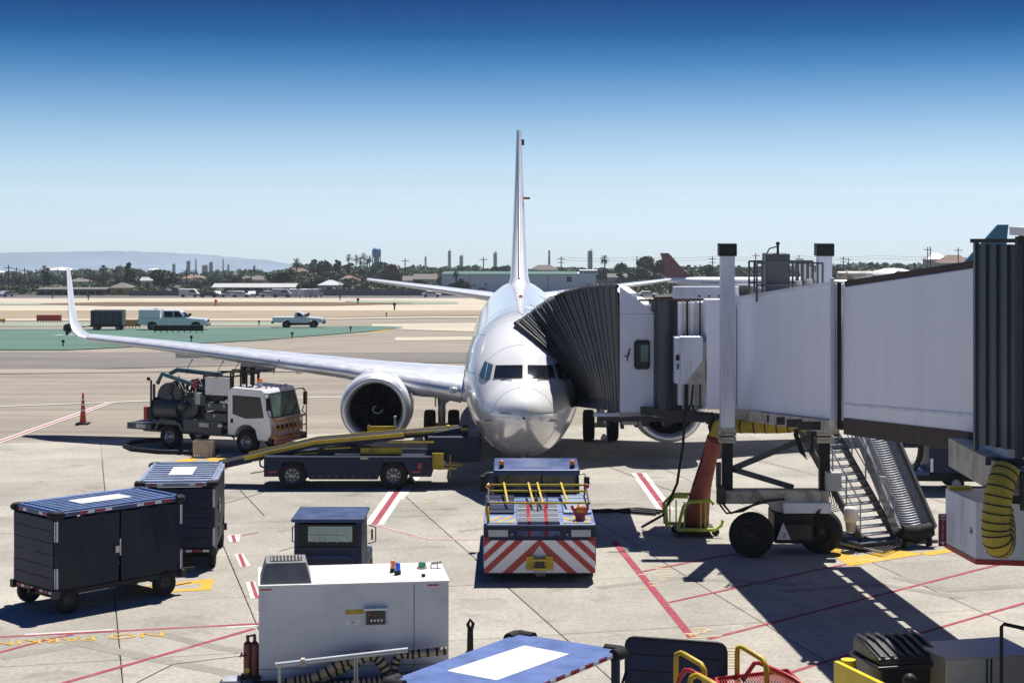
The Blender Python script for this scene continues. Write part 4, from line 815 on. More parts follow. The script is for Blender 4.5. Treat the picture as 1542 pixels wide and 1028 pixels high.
    for q in (-.43, .43): wheel(plane, (gx + q, gy_, .56), .56, .40, (1, 0, 0), 'lgrey', .42, side=1 if q > 0 else -1)
    MB().sweep([(s * .9, 7.6, 1.35), (s * 1.2, 10, 1.45), (s * 1.3, 14, 1.4), (s * .8, 17, 1.3)], [.05, .4, .5, .12], 14).build('wing_root_fairing', 'plane_white', plane)
# bigger leading-edge root landing light
for s in (-1, 1): MB().ball((s * 2.25, 7.75, 2.42), .16, 12, .7).build('landing_light', 'lens', plane)
g = MB(); g.cyl((0, 3.6, .35), (0, 3.75, 1.6), .07, .09, 10); g.bar((0, 3.65, .9), (0, 4.5, 1.3), .06); g.build('nose_gear_strut', 'plane_grey', plane)
for q in (-.2, .2): wheel(plane, (q, 3.6, .35), .35, .2, (1, 0, 0), 'lgrey', .45, side=1 if q > 0 else -1)

# ---------------------------------------------------------------- airliners in the distance
def airliner_small(lab, loc, rz, finm, L=40, sc_=1.0, te=-1.2):
    t = thing('distant_airliner', lab, 'airliner', loc, rz); k = sc_; hw = 1.9 * k; zc = 3.2 * k; b = MB(); rws = []
    for u, r_, dz in ((0, .05, -.3), (.02, .5, -.2), (.05, .82, -.08), (.1, 1, 0), (.7, 1, 0), (.82, .85, .15), (.92, .5, .45), (1, .12, .75)):
        rws.append([(L * (.5 - u), math.cos(2 * math.pi * q / 20) * hw * r_, zc + dz * hw + math.sin(2 * math.pi * q / 20) * hw * r_) for q in range(20)])
    b.grid(rws, close=True).build('fuselage', 'plane_white', t)
    x0 = -L * .5
    MB().xz([(x0 + 8.5 * k, zc + 1.6 * k), (x0 + 6.2 * k, zc + 2.4 * k), (x0 + 1.0 * k, zc + 8.2 * k), (x0 + te * k, zc + 8.2 * k), (x0 + .8 * k, zc + 1.5 * k)], -.16, .16).build('tail_fin', finm, t)
    for s in (-1, 1):
        MB().xy([(x0 + 5 * k, s * .5), (x0 + 1.2 * k, s * 6.8 * k), (x0 - .3 * k, s * 6.8 * k), (x0 + 1 * k, s * .5)], zc + .7 * k, zc + .9 * k).build('stabiliser', 'plane_white', t)
        MB().add([(5 * k, s * 1.5, zc - 1.1 * k), (-3.2 * k, s * 17 * k, zc + .5 * k), (-5 * k, s * 17 * k, zc + .5 * k), (-2.2 * k, s * 1.5, zc - 1.1 * k), (5 * k, s * 1.5, zc - 1.5 * k), (-3.2 * k, s * 17 * k, zc + .35 * k), (-5 * k, s * 17 * k, zc + .35 * k), (-2.2 * k, s * 1.5, zc - 1.6 * k)], [(0, 1, 2, 3), (7, 6, 5, 4), (0, 4, 5, 1), (3, 2, 6, 7), (1, 5, 6, 2)]).build('wing', 'wing', t)
        MB().lathe([(0, .9 * k), (.3 * k, 1.15 * k), (2 * k, 1.1 * k), (3.8 * k, .55 * k)], (5.5 * k, s * 5.6 * k, zc - 1.5 * k), (-1, 0, 0), 18).build('engine', 'plane_grey', t)
        MB().cyl((-.5 * k, s * 2.6 * k, 0), (-.5 * k, s * 2.6 * k, 2.0 * k), .55 * k, n=8).build('main_gear', 'rubber', t)
        cwm = MB()
        for q in range(int(L * .62 / .6)): x = L * .33 - q * .6; cwm.bb(x - .13, x + .13, s * hw * .985 - .02, s * hw * .985 + .02, zc + .25 * k, zc + .6 * k)
        cwm.build('cabin_windows', 'glass', t)['kind'] = 'stuff'
    MB().cyl((L * .38, 0, 0), (L * .38, 0, 1.8 * k), .35 * k, n=8).build('nose_gear', 'rubber', t)
    return t
M['redtail'] = mat('dark_red_tail_paint', (.13, .018, .03), .4, 0, .2, .5); M['tealtail'] = mat('teal_tail_paint', (.012, .11, .19), .3, 0, .2, .5)
d = 440; airliner_small('distant white airliner with a dark red tail fin taxiing behind the bridge', ((1000 - CX) * d / F + 20, d, gz(d)), R(4), 'redtail', 40, .93)
d = 430; airliner_small('distant white airliner beyond the second lift column', ((1205 - CX) * d / F + 19, d, gz(d)), R(-6), 'plane_white', 38, .8)
t_ = airliner_small('airliner with a teal blue fin hidden behind the bridge rotunda', (24, 115, gz(115)), R(180), 'tealtail', 15, .72, .1); t_.location = (((1503 - CX) * 115 / F) - 6.8, 115, gz(115) + .05)
d = 640; t = thing('domed_hangar', 'pale domed hangar roof above the tunnel at right', 'hangar', ((1345 - CX) * d / F, d, gz(d)))
MB().lathe([(0, 9), (5.2, 8.8), (6.6, 7), (7.5, 3.5), (7.8, .1)], (0, 0, 0), (0, 0, 1), 28).build('dome', 'tank', t)
# ================================================================ PASSENGER BOARDING BRIDGE
B = thing('boarding_bridge', 'white telescopic boarding bridge on wheels with a black folding canopy against the airliner', 'boarding bridge', (6.6, 43.5, 0))
bo = Vector(B.location)
def L_(p): return Vector(p) - bo
class WB(MB):       # mesh builder in world coordinates for children of the bridge
    def build(s, name, m, parent=None, bevel=0, fix=True):
        s.v = [tuple(Vector(v) - bo) for v in s.v]; return MB.build(s, name, m, parent, bevel, fix)
fl = lambda d: 3.30 + .0865 * (45.6 - d)           # tunnel floor height at distance d
lx = lambda d: 5.70 + .0965 * (45.6 - d)           # left face of the tunnel
def tunnel(name, d0, d1, w_, h0, h1, m, off=0.):
    b = WB(); q = []
    for d in (d0, d1): q += [(lx(d) + off, d, fl(d) + h0), (lx(d) + off + w_, d, fl(d) + h0), (lx(d) + off + w_, d, fl(d) + h1), (lx(d) + off, d, fl(d) + h1)]
    b.add(q, [(3, 2, 1, 0), (4, 5, 6, 7), (0, 1, 5, 4), (1, 2, 6, 5), (2, 3, 7, 6), (3, 0, 4, 7)])
    return b.build(name, m, B, bevel=.02)
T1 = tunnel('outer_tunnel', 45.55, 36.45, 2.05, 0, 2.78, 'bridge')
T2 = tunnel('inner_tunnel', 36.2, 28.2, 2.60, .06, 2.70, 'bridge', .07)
def rail_along(d0, d1, zo, xo, w_, h_, m, name, parent): return WB().bar((lx(d0) + xo, d0, fl(d0) + zo), (lx(d1) + xo, d1, fl(d1) + zo), w_, h_).build(name, m, parent)
cw_ = rail_along(43.6, 36.6, -.05, 2.50, .62, .06, 'galv', 'catwalk', T1)
for k in range(9): WB().bar((lx(43.4 - k * .82) + 2.0, 43.4 - k * .82, fl(43.4 - k * .82) - .04), (lx(43.4 - k * .82) + 2.3, 43.4 - k * .82, fl(43.4 - k * .82) - .04), .16 if k % 2 else .3, .06).build('catwalk_bracket', 'galv', cw_)
for z_ in (.5, 1.0): rail_along(43.6, 36.6, z_, 2.79, .03, .03, 'galv', 'catwalk_rail', cw_)
# frames, gutters and sill beams
for d in (45.55, 36.5): WB().bar((lx(d) - .06, d, fl(d) - .12), (lx(d) - .06, d, fl(d) + 2.9), .08, .14).build('end_frame', 'bridgew', T1)
WB().bar((lx(36.3) + .02, 36.28, fl(36.3) - .15), (lx(36.3) + .02, 36.28, fl(36.3) + 2.8), .07, .1).build('sliding_gap_frame', 'black', T1)
rail_along(45.5, 36.5, -.14, .0, .14, .26, 'beige', 'sill_beam', T1); rail_along(45.5, 36.5, -.14, 1.95, .14, .26, 'beige', 'sill_beam', T1); rail_along(45.5, 36.5, 2.80, .03, .10, .08, 'bridgew', 'roof_gutter', T1)
rail_along(36.1, 28.2, -.10, .3, .5, .32, 'rust', 'sill_beam', T2); rail_along(36.1, 28.2, -.1, 2.4, .4, .32, 'rust', 'sill_beam', T2); rail_along(36.1, 28.2, 2.76, .16, .16, .12, 'rust', 'roof_gutter', T2); rail_along(36.15, 28.2, .33, .06, .015, .05, 'bridgew', 'skirt_seam', T2)
WB().cyl((lx(36.3), 36.35, fl(36.3) + 2.93), (lx(36.3) + .5, 36.35, fl(36.3) + 2.93), .09, n=12).cyl((lx(36) + .1, 36.0, fl(36) + 2.9), (lx(36) + .6, 36.0, fl(36) + 2.9), .11, n=12).build('roof_roller', 'beige', T1)
for d in (39.6, 38.7): WB().box((lx(d) + .05, d, fl(d) + 2.88), (.12, .16, .18)).build('roof_bracket', 'beige', T1)
for k in range(6): WB().bb(lx(44) + .1, lx(44) + 1.9, 44.9 - k * 1.5, 44.84 - k * 1.5, fl(44.9 - k * 1.5) - .22, fl(44.9 - k * 1.5) - .05).build('cross_member', 'dark', T1)
# square plinth hump with antenna standing on the roof behind (lift motor housing) and ladder frame
WB().bb(6.12, 6.70, 43.2, 43.9, 6.2, 7.30).build('motor_housing', 'grey', B, bevel=.02)
b = WB()
for yy in (43.0, 44.4):
    b = WB()
    for z in (7.08, 6.55): b.bar((5.87, yy, z), (7.45, yy, z), .045)
    for x in (5.87, 6.0, 6.82, 6.95, 7.08, 7.2, 7.33, 7.45): b.bar((x, yy, 6.15), (x, yy, 7.08), .045)
    b.build('roof_guard_rail', 'grey', B)
WB().sweep([(6.15, 43.3, 7.0), (6.15, 43.3, 7.3), (6.22, 43.3, 7.42), (6.4, 43.3, 7.47)], .018, 6).cyl((6.42, 43.3, 7.3), (6.42, 43.3, 7.5), .03).ball((6.42, 43.3, 7.54), .05, 10).build('beacon_mast', 'black', B)
# lift columns
for x, nm in ((5.28, 0), (7.66, 1)):
    c = WB().bb(x - .17, x + .17, 43.83, 44.17, 2.85, 7.30).build('lift_column', 'bridgew', B, bevel=.015)
    WB().bb(x - .215, x + .215, 43.78, 44.22, 7.22, 7.53).build('column_cap', 'black', c, bevel=.015)
    WB().bb(x - .125, x + .125, 43.88, 44.12, 1.35, 2.9).build('inner_column', 'black', c)
    WB().bb(x - .20, x + .20, 43.8, 44.2, 2.84, 3.02).bb(x - .20, x + .20, 43.8, 44.2, 2.66, 2.80).build('flange', 'beige', c)
    for i in range(5):
        for z in (2.73, 2.9): WB().cyl((x - .15 + .075 * i, 43.79, z), (x - .15 + .075 * i, 43.77, z), .014, n=8).build('bolt', 'dark', c)
b = WB(); b.bar((5.4, 44, 2.0), (7.5, 44, 2.88), .13); b.bar((5.4, 44, 2.0), (6.9, 44, 1.55), .13); b.bar((5.4, 43.98, 2.06), (5.62, 43.98, 2.0), .2, .05); b.bar((7.1, 44, 3.2), (7.6, 44, 2.3), .12); b.build('cross_brace', 'grey', B)
# carriage
cg = WB().bb(5.15, 7.75, 43.75, 44.25, 1.18, 1.50).build('carriage_beam', 'beige', B, bevel=.03)
WB().xz([(5.95, 1.56), (6.45, 1.56), (7.35, 1.56), (7.5, 1.5), (7.5, 1.12), (7.0, 1.0), (6.6, .95), (6.3, 1.1)], 43.5, 43.74).build('pivot_plate', 'beige', cg, bevel=.02)
WB().bb(6.55, 7.72, 43.32, 43.62, 1.02, 1.28).build('drive_cover', 'bridgew', cg, bevel=.03)
WB().bb(6.35, 7.3, 43.4, 44.5, .28, 1.02).build('bogie', 'black', cg, bevel=.05)
WB().bb(6.5, 7.2, 43.2, 43.4, .38, .78).build('drive_motor', 'dark', cg, bevel=.04)
WB().xz([(6.37, .42), (6.72, .42), (6.53, .82)], 43.17, 43.19).build('warning_triangle', 'board', cg)
text('warning_mark', '2', .16, 'black', cg, Matrix.Translation(L_((6.55, 43.165, .53))) @ Matrix.Rotation(R(90), 4, 'X'))
MBw = lambda: None
for x, y, sd in ((5.78, 43.25, -1), (7.52, 43.75, 1)):
    # tyres turned a little so the near one shows its face
    wheel(B, L_((x, y, .53)), .54, .42, (.35 if sd < 0 else .25, .94, 0), 'dark', .5, side=-1)
for x in (5.62, 7.62):
    pass
WB().bb(7.62, 7.98, 43.4, 43.7, 1.55, 2.0).build('control_cabinet', 'lgrey', cg, bevel=.015)
for k in range(5): WB().sweep([(7.7 + .04 * k, 43.5, 1.55), (7.75 + .06 * k, 43.45, 1.25 - .04 * k), (7.4 - .03 * k, 43.3, 1.1 - .03 * k)], .014, 5).build('cable', 'black', cg)
WB().bb(5.0, 5.2, 43.6, 43.9, 1.2, 1.62).bb(4.98, 5.1, 43.7, 43.8, 1.6, 2.2).build('junction_box', 'dark', cg)
WB().sweep([(5.1, 43.5, 1.25), (5.3, 43.4, 1.02), (5.8, 43.4, 1.2), (6.2, 43.4, 1.32), (6.6, 43.4, 1.36)], .03, 6).sweep([(5.05, 43.6, 1.2), (5.2, 43.5, 1.0), (5.6, 43.5, 1.05), (6.0, 43.45, 1.3)], .025, 6).build('cable', 'black', cg)
for k in range(4): WB().sweep([(6.95, 43.6, 3.3), (6.85 + .03 * k, 43.55, 2.9), (7.0 + .05 * k, 43.5, 2.45 - .05 * k), (7.25 + .02 * k, 43.5, 2.55 - .02 * k), (7.32, 43.6, 3.2)], .018, 5).build('cable', 'black', B)
# yellow air hose slung below the outer tunnel
def ribbed(pts, r_, m, mr_, parent, name, builder=MB, step=.22, rr=1.02, n=16, rw=.03):
    V_ = [Vector(p) for p in pts]; sm = []
    for i in range(len(V_) - 1):
        p0, p1, p2, p3 = V_[max(i - 1, 0)], V_[i], V_[i + 1], V_[min(i + 2, len(V_) - 1)]
        for k in range(8):
            t = k / 8; sm.append(.5 * ((2 * p1) + (-p0 + p2) * t + (2 * p0 - 5 * p1 + 4 * p2 - p3) * t * t + (-p0 + 3 * p1 - 3 * p2 + p3) * t**3))
    sm.append(V_[-1]); res = [sm[0]]; acc = 0; rings = []
    for a, c in zip(sm, sm[1:]):
        L = (c - a).length; res.append(c); acc += L
        if acc >= step: rings.append((c, (c - a).normalized())); acc = 0
    o = builder().sweep(sm, r_, n).build(name, m, parent); rb = builder()
    for c, d_ in rings: rb.lathe([(-rw / 2, r_ * .97), (-rw / 2, r_ * rr), (rw / 2, r_ * rr), (rw / 2, r_ * .97)], c, d_, n)
    if rings: rb.build('hoop', mr_, o)
    return o
ribbed([(5.35, 44.4, 3.0), (5.9, 44.2, 3.02), (6.6, 43.9, 3.06), (7.2, 43.6, 3.16)], .17, 'yhose', 'black', B, 'air_hose', WB, .27, 1.04)
# cab end of the tunnel
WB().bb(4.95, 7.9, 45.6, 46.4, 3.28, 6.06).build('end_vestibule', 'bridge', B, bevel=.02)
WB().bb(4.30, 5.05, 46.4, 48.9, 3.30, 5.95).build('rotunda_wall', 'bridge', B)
for k in range(6):
    x = 4.42 + .11 * k; WB().bar((x, 46.36, 3.2), (x, 46.36, 6.0), .035 + .02 * (k % 2), .06).build('pipe', ('beige', 'rust', 'bridgew')[k % 3], B)
WB().bb(4.1, 5.75, 45.5, 45.75, 6.10, 6.40).build('lintel_box', 'bridgew', B, bevel=.01)
for k in range(4): WB().cyl((4.75 + .25 * k, 45.49, 6.16), (4.75 + .25 * k, 45.47, 6.16), .03, n=8).build('rivet', 'dark', B)
WB().bar((3.7, 46.9, 6.02), (5.2, 46.6, 6.05), .1, .1).bar((3.3, 46.6, 6.0), (4.6, 46.6, 6.0), .06, .05).build('curtain_track', 'rust', B)
# corrugated roller curtain between cab and tunnel
rows = []; n = 60
for z in (3.12, 6.0):
    r_ = []
    for k in range(n + 1):
        t = k / n; a = R(200 + 140 * t) ; cx_, cy_ = 4.34, 47.7
        rr = .98 + (.022 if k % 4 < 2 else -.022); r_.append((cx_ + math.cos(a) * rr * .78, cy_ + math.sin(a) * rr, z))
    rows.append(r_)
WB().grid(rows, smooth=False).build('roller_curtain', 'corrug', B, fix=False)
WB().cyl((3.98, 46.72, 3.12), (3.98, 46.72, 6.0), .17, n=18).build('curtain_roll', 'corrug', B)
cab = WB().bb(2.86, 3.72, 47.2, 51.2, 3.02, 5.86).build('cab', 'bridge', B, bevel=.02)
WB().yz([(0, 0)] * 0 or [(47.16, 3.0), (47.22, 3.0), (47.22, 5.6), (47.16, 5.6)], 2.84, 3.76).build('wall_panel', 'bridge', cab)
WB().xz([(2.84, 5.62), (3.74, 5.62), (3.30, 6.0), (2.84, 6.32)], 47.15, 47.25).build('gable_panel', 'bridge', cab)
WB().bb(2.84, 3.3, 47.3, 51.2, 5.9, 6.15).build('cab_roof', 'bridgew', cab)
wf = WB().xz([(3.21, 4.22), (3.26, 4.16), (3.57, 4.16), (3.62, 4.22), (3.62, 4.86), (3.57, 4.92), (3.26, 4.92), (3.21, 4.86)], 47.10, 47.15).build('window_frame', 'black', cab)
WB().bb(3.25, 3.58, 47.085, 47.098, 4.21, 4.87).build('window_pane', 'glass', wf); WB().bb(3.38, 3.58, 47.07, 47.083, 4.36, 4.80).build('window_blind', 'glass_g', wf)
WB().sweep([(2.95, 47.1, 4.5), (3.05, 47.0, 4.52), (3.08, 46.95, 4.6)], .015, 5).xz([(3.02, 4.38), (3.10, 4.72), (3.07, 4.74), (2.99, 4.42)], 46.93, 46.95).build('convex_mirror', 'black', cab)
WB().xy([(2.82, 47.1), (3.72, 47.1), (3.72, 51.0), (2.82, 51.0)], 2.90, 3.01).build('cab_floor', 'beige', cab); WB().bb(2.15, 2.82, 47.1, 47.3, 2.92, 3.01).build('floor_lip', 'bridgew', cab)
b = WB(); rj = random.Random(4)
for k in range(16): x = 2.3 + .19 * k; b.bb(x, x + rj.uniform(.06, .2), 47.2 + rj.uniform(0, .4), 47.6 + rj.uniform(0, .5), 2.86 - rj.uniform(.05, .3), 2.9)
b.bar((2.3, 47.3, 2.84), (5.3, 46.6, 2.90), .12, .12); b.bar((3.4, 47.0, 3.1), (5.4, 45.7, 3.05), .16, .2); b.build('underframe', 'dark', B)
WB().bb(2.9, 3.3, 47.1, 47.4, 2.7, 2.86).bb(3.9, 4.5, 46.8, 47, 2.95, 3.06).build('underframe_plate', 'beige', B)
# service cabinet hanging by the curtain
cbx = WB().bb(4.28, 4.86, 45.6, 46.15, 3.92, 5.12).build('service_cabinet', 'bridgew', B, bevel=.015)
WB().bb(4.15, 4.275, 45.62, 46.1, 3.93, 5.10).build('cabinet_door', 'bridgew', cbx, bevel=.01); WB().bb(4.17, 4.25, 45.57, 45.62, 4.52, 4.66).bb(4.2, 4.235, 45.57, 45.62, 4.3, 4.44).build('latch', 'black', cbx)
WB().bb(4.86, 4.95, 45.7, 45.8, 3.6, 5.0).xz([(4.42, 3.93), (4.9, 3.93), (4.9, 4.55)], 45.55, 45.58).build('gusset', 'beige', cbx)
WB().sweep([(4.42, 45.6, 3.9), (4.40, 45.5, 3.3), (4.33, 45.4, 2.4), (4.20, 45.6, 1.4), (3.9, 46.2, .5), (3.4, 46.9, .06)], .035, 8).build('power_cable', 'black', B)
WB().sweep([(4.6, 45.6, 3.9), (4.55, 45.5, 3.4), (4.7, 45.5, 3.15), (5.1, 45.5, 3.2)], .03, 6).build('power_cable', 'black', B)
WB().sweep([(5.1, 45.3, 3.1), (4.98, 45.2, 2.9), (5.02, 45.2, 2.72), (5.2, 45.2, 2.7)], .05, 8).build('power_cable', 'black', B)
# folding canopy: pleated arches fanning from the cab to the fuselage
N = 32; fr = []
def bez(a, b_, c, t): return a * (1 - t)**2 + b_ * 2 * t * (1 - t) + c * t * t
tops = [S(930, 433, 47.3), S(905, 433.5, 50.2), S(880, 436.5, 52.4), S(850, 443.5, 54.4), S(820, 456, 55.6), S(797, 473, 56.2), S(778, 491, 56.0)]
cpx = [(879, 611), (872, 597), (865, 583), (857, 570), (848, 557), (838, 545), (826, 533), (814, 522), (802, 512), (790, 502), (778, 492)]
cp = [onskin(x, y, .10) + Vector((AX, AY, 0)) for x, y in cpx]
def cpt(s):
    q = s * (len(cp) - 1); k = min(len(cp) - 2, int(q)); return cp[k].lerp(cp[k + 1], q - k)
rc = random.Random(12)
for i in range(2 * N + 1):
    a = min(1, max(0, (i + (rc.uniform(-.35, .35) if 0 < i < 2 * N else 0)) / (2 * N))); q = a * 6; k = min(5, int(q)); tt = q - k; T0 = tops[k].lerp(tops[k + 1], tt) if k < 5 else tops[5].lerp(cp[-1], tt); B0 = Vector((2.86, 47.3, 3.02)).lerp(cp[0], a ** 1.1)
    zig = (.034 if i % 2 else -.034) * rc.uniform(.5, 1.5); row = []
    for s in range(13):
        u = s / 12; row.append(B0.lerp(T0, u) + (cpt(u) - cp[0].lerp(cp[-1], u)) * a ** 1.5 + Vector((0, -1, .25)) * zig * (1 if s else .3))
    T1_ = T0 + Vector((.35 * a, 2.6 - .9 * a, .02)); B1 = B0 + Vector((-.1 * a, 3.3 - .6 * a, 0))
    for s in range(1, 5): row.append(T0.lerp(T1_, s / 4) + Vector((0, 0, .07 * math.sin(math.pi * s / 4))) + Vector((0, 0, 1)) * zig)
    for s in range(1, 7): row.append(T1_.lerp(B1, s / 6) + Vector((.6 * a * math.sin(math.pi * s / 6), 0, 0)) + Vector((0, 1, 0)) * zig)
    fr.append(row)
can = WB().grid(fr, smooth=False).build('canopy', 'bellows', B, fix=False)
for i in range(1, 2 * N, 2):
    if i % 4 == 1: WB().sweep(fr[i][:14], .018, 4).build('canopy_hoop', 'grey', can)
WB().sweep([p + Vector((-.02, -.02, .02)) for p in fr[-1]], .07, 6).build('edge_bumper', 'black', can)
WB().sweep([fr[i][12] + Vector((0, 0, .04)) for i in range(0, 38)], .05, 5).build('top_roll', 'black', can)
for i in range(3, 62, 8):
    p = fr[i][12]; WB().sweep([p, p + Vector((.05, 0, .14)), p + Vector((-.12, 0, .22))], .008, 4).build('spring_wire', 'steel', can)
# terminal-end rotunda with corrugated shutters
rot = WB().bb(lx(28.2) - .05, lx(28.2) + .2, 26.6, 28.3, 4.65, 7.78).build('rotunda_frame', 'bridgew', B)
def corr(x0, y0, x1, y1, z0, z1, n, amp, name, m):
    p0, p1 = Vector((x0, y0, 0)), Vector((x1, y1, 0)); nn = (p1 - p0).normalized().cross(Vector((0, 0, 1))); rws = []
    for z in (z0, z1):
        r_ = []
        for k in range(n + 1):
            for e in (0, 1):
                r_.append(tuple(p0.lerp(p1, (k + e * .999) / (n + 1)) + nn * (amp if k % 2 else 0) + Vector((0, 0, z))))
        rws.append(r_)
    return WB().grid(rws, smooth=False).build(name, m, rot, fix=False)
M['corr2'] = mat('grey_green_corrugated_panel', (.10, .12, .135), .5, .3, .2, 3, streak=1, dirt=(.2, .2, .2), dirt_amt=.5)
corr(7.05, 27.15, 7.42, 26.45, 4.85, 7.88, 6, .05, 'shutter_panel', 'corr2'); corr(7.42, 26.45, 9.0, 25.9, 4.75, 8.0, 26, .035, 'shutter_panel', 'corrug')
WB().bar((7.04, 27.2, 4.75), (7.04, 27.2, 7.92), .06, .12).bar((7.46, 26.4, 4.7), (7.46, 26.4, 7.98), .08, .12).build('shutter_post', 'grey', rot)
WB().bar((7.0, 27.25, 7.92), (7.5, 26.35, 7.94), .1, .06).bar((7.45, 26.35, 8.0), (9.1, 25.8, 8.02), .14, .14).build('shutter_head', 'dark', rot)
WB().bb(7.35, 9.4, 25.7, 26.5, 8.02, 8.14).build('rotunda_roof', 'white', rot)
WB().bb(7.06, 9.2, 26.9, 29.0, 4.25, 4.7).build('rotunda_floor', 'beige', rot)
WB().xz([(7.06, 4.72), (7.42, 4.62), (9.0, 4.5), (9.0, 4.05), (7.06, 4.28)], 26.0, 26.9).build('floor_ring', 'beige', rot, bevel=.02)
for x in (7.4, 7.82): WB().bar((x, 25.95, 4.05), (x, 25.95, 4.6), .08).build('stiffener', 'dark', rot)
WB().bar((7.0, 26.2, 4.2), (9.0, 25.9, 4.1), .06, .14).bar((7.0, 26.5, 4.68), (9.2, 25.8, 4.68), .12, .1).build('ring_edge', 'dark', rot)
WB().bb(8.5, 10.2, 26.4, 28.6, -.1, 4.2).build('pedestal', 'beige', rot, bevel=.03)
WB().sweep([(8.05, 25.8, 2.9), (8.0, 25.8, 2.6), (7.9, 25.8, 2.3), (8.1, 25.7, 1.9)], .03, 6).build('power_cable', 'black', rot)
WB().bar((7.75, 25.9, 3.72), (8.6, 25.9, 3.70), .06, .06).build('bracket', 'lgrey', rot)
# pre-conditioned air unit hung below the rotunda with its coiled yellow hose and extinguisher sign
pc = WB().prism([(7.3, 30.2), (8.5, 30.2), (8.5, 28.6), (7.45, 28.8)], 2.78, 3.70, lambda u, v, t: (u, v, t)).build('air_unit', 'bridgew', B, bevel=.01)
WB().prism([(7.29, 30.22), (8.51, 30.22), (8.51, 28.58), (7.44, 28.78)], 2.70, 2.78, lambda u, v, t: (u, v, t)).build('skirt', 'red', pc)
WB().bb(7.32, 7.7, 30.0, 30.2, 3.7, 3.75).build('top_edge', 'yellow', pc)
text('handwriting', '24', .14, 'black', pc, Matrix.Translation(L_((7.42, 29.0, 3.2))) @ Matrix.Rotation(math.atan2(-1.4, .15), 4, 'Z') @ Matrix.Rotation(R(90), 4, 'X'), .001)
hp = []
ribbed([(7.10, 25.75, 4.68), (6.98, 25.62, 4.45), (6.92, 25.58, 4.15), (6.90, 25.58, 3.85), (6.93, 25.6, 3.66), (7.02, 25.75, 3.60), (7.1, 26.0, 3.75), (7.12, 26.2, 4.0)], .195, 'yhose', 'black', B, 'coiled_air_hose', WB, .085, 1.04, rw=.02)
sg = WB().bb(7.14, 7.27, 30.0, 30.03, 2.76, 3.30).build('extinguisher_sign', 'maroon', B)
text('sign_text', 'FIRE', .045, 'board', sg, Matrix.Translation(L_((7.205, 29.99, 3.22))) @ Matrix.Rotation(R(90), 4, 'X'))
text('sign_text', '\n'.join('EXTINGUISHER'), .03, 'board', sg, Matrix.Translation(L_((7.205, 29.99, 3.05))) @ Matrix.Rotation(R(90), 4, 'X'), .001, sx_=1.4)
WB().xz([(7.15, 3.28), (7.26, 3.28), (7.205, 3.25)], 29.985, 29.995).xz([(7.165, 2.84), (7.245, 2.84), (7.205, 2.78)], 29.985, 29.995).build('arrow', 'board', sg)
# service stairs from the bridge to the ground
st = thing('service_stairs', 'grey steel service stairs with handrails climbing from the apron to the bridge', 'stairs', (8.0, 44, 0))
so_ = Vector(st.location)
pb = G(1306, 822); pb = Vector((8.42, 44.2, .28)); pt = Vector((8.30, 50.5, 4.0))   # centre line foot and head
pb = Vector(((1322 - CX) * 44.3 / F, 44.3, .25)); pt = Vector(((1218 - CX) * 46.8 / F, 46.8, 3.0)); ax = (pt - pb); sd = Vector((ax.y, -ax.x, 0)).normalized()
if sd.x < 0: sd = -sd
hwid = .52
b = MB(); 
for s in (-1, 1): MB().bar(pb + sd * s * hwid - so_, pt + sd * s * hwid - so_, .06, .2).build('stringer', 'grey', st)
nst = 17
for k in range(nst):
    p = pb.lerp(pt, (k + .5) / nst) - so_; w2 = (ax.xy.normalized()); 
    MB().box(p + Vector((0, 0, .02)), (.24, hwid * 2 - .05, .035), rz=math.atan2(ax.y, ax.x)).build('step', 'galv', st)
for s in (-1, 1):
    up = Vector((0, 0, .95)); a0 = pb + sd * s * hwid - so_; a1 = pt + sd * s * hwid - so_; b = MB(); b.sweep([a0 + up * .95, a1 + up], .022, 6).sweep([a0 + up * .5, a1 + up * .5], .016, 6)
    for k in range(6): q = a0.lerp(a1, k / 5.0 * .98 + .01); b.sweep([q, q + up], .02, 6)
    b.build('handrail', 'galv', st)
for s in (-1, 1): MB().cyl(pb + sd * s * .35 - so_ + Vector((0, 0, -.14)) - sd * .04, pb + sd * s * .35 - so_ + Vector((0, 0, -.14)) + sd * .04, .12, n=14).build('wheel', 'rubber', st)
MB().box(pb - so_ + Vector((0, 0, -.08)), (.5, 1.5, .08), rz=math.atan2(ax.y, ax.x)).build('base_frame', 'grey', st)
# baggage chute beside it
ch = thing('baggage_chute', 'steel baggage chute sloping from the bridge down to a black rubber stop', 'baggage chute', (9.6, 44, 0)); co = Vector(ch.location)
cb_ = Vector(((1379 - CX) * 44.4 / F, 44.4, .42)); ct = Vector(((1298 - CX) * 47.0 / F, 47.0, 3.35)); ax = ct - cb_; sd = Vector((ax.y, -ax.x, 0)).normalized(); sd = sd if sd.x > 0 else -sd
up = sd.cross(ax).normalized(); up = up if up.z > 0 else -up; rws = []; nk = 110
for k in range(nk + 1):
    p = cb_.lerp(ct, k / nk) - co; r_ = []
    for j in range(11):
        u = -1 + 2 * j / 10; dip = -.16 * (1 - u * u) + (.012 if k % 2 else -.012) * (abs(u) < .85); r_.append(p + sd * u * .44 + up * dip)
    rws.append(r_)
MB().grid(rws, smooth=False).build('slide_bed', 'steel', ch, fix=False)
for s in (-1, 1): MB().bar(cb_ + sd * s * .5 - co, ct + sd * s * .5 - co, .07, .32, up).build('side_wall', 'galv' if s < 0 else 'grey', ch)
for s in (-1,):
    b = MB(); u8 = Vector((0, 0, .8)); a0 = cb_ + sd * s * .56 - co; a1 = ct + sd * s * .56 - co; b.sweep([a0.lerp(a1, .12) + u8, a1 + u8], .02, 6)
    for k in range(5): q = a0.lerp(a1, .12 + k * .21); b.sweep([q, q + u8], .018, 6)
    b.build('handrail', 'galv', ch)
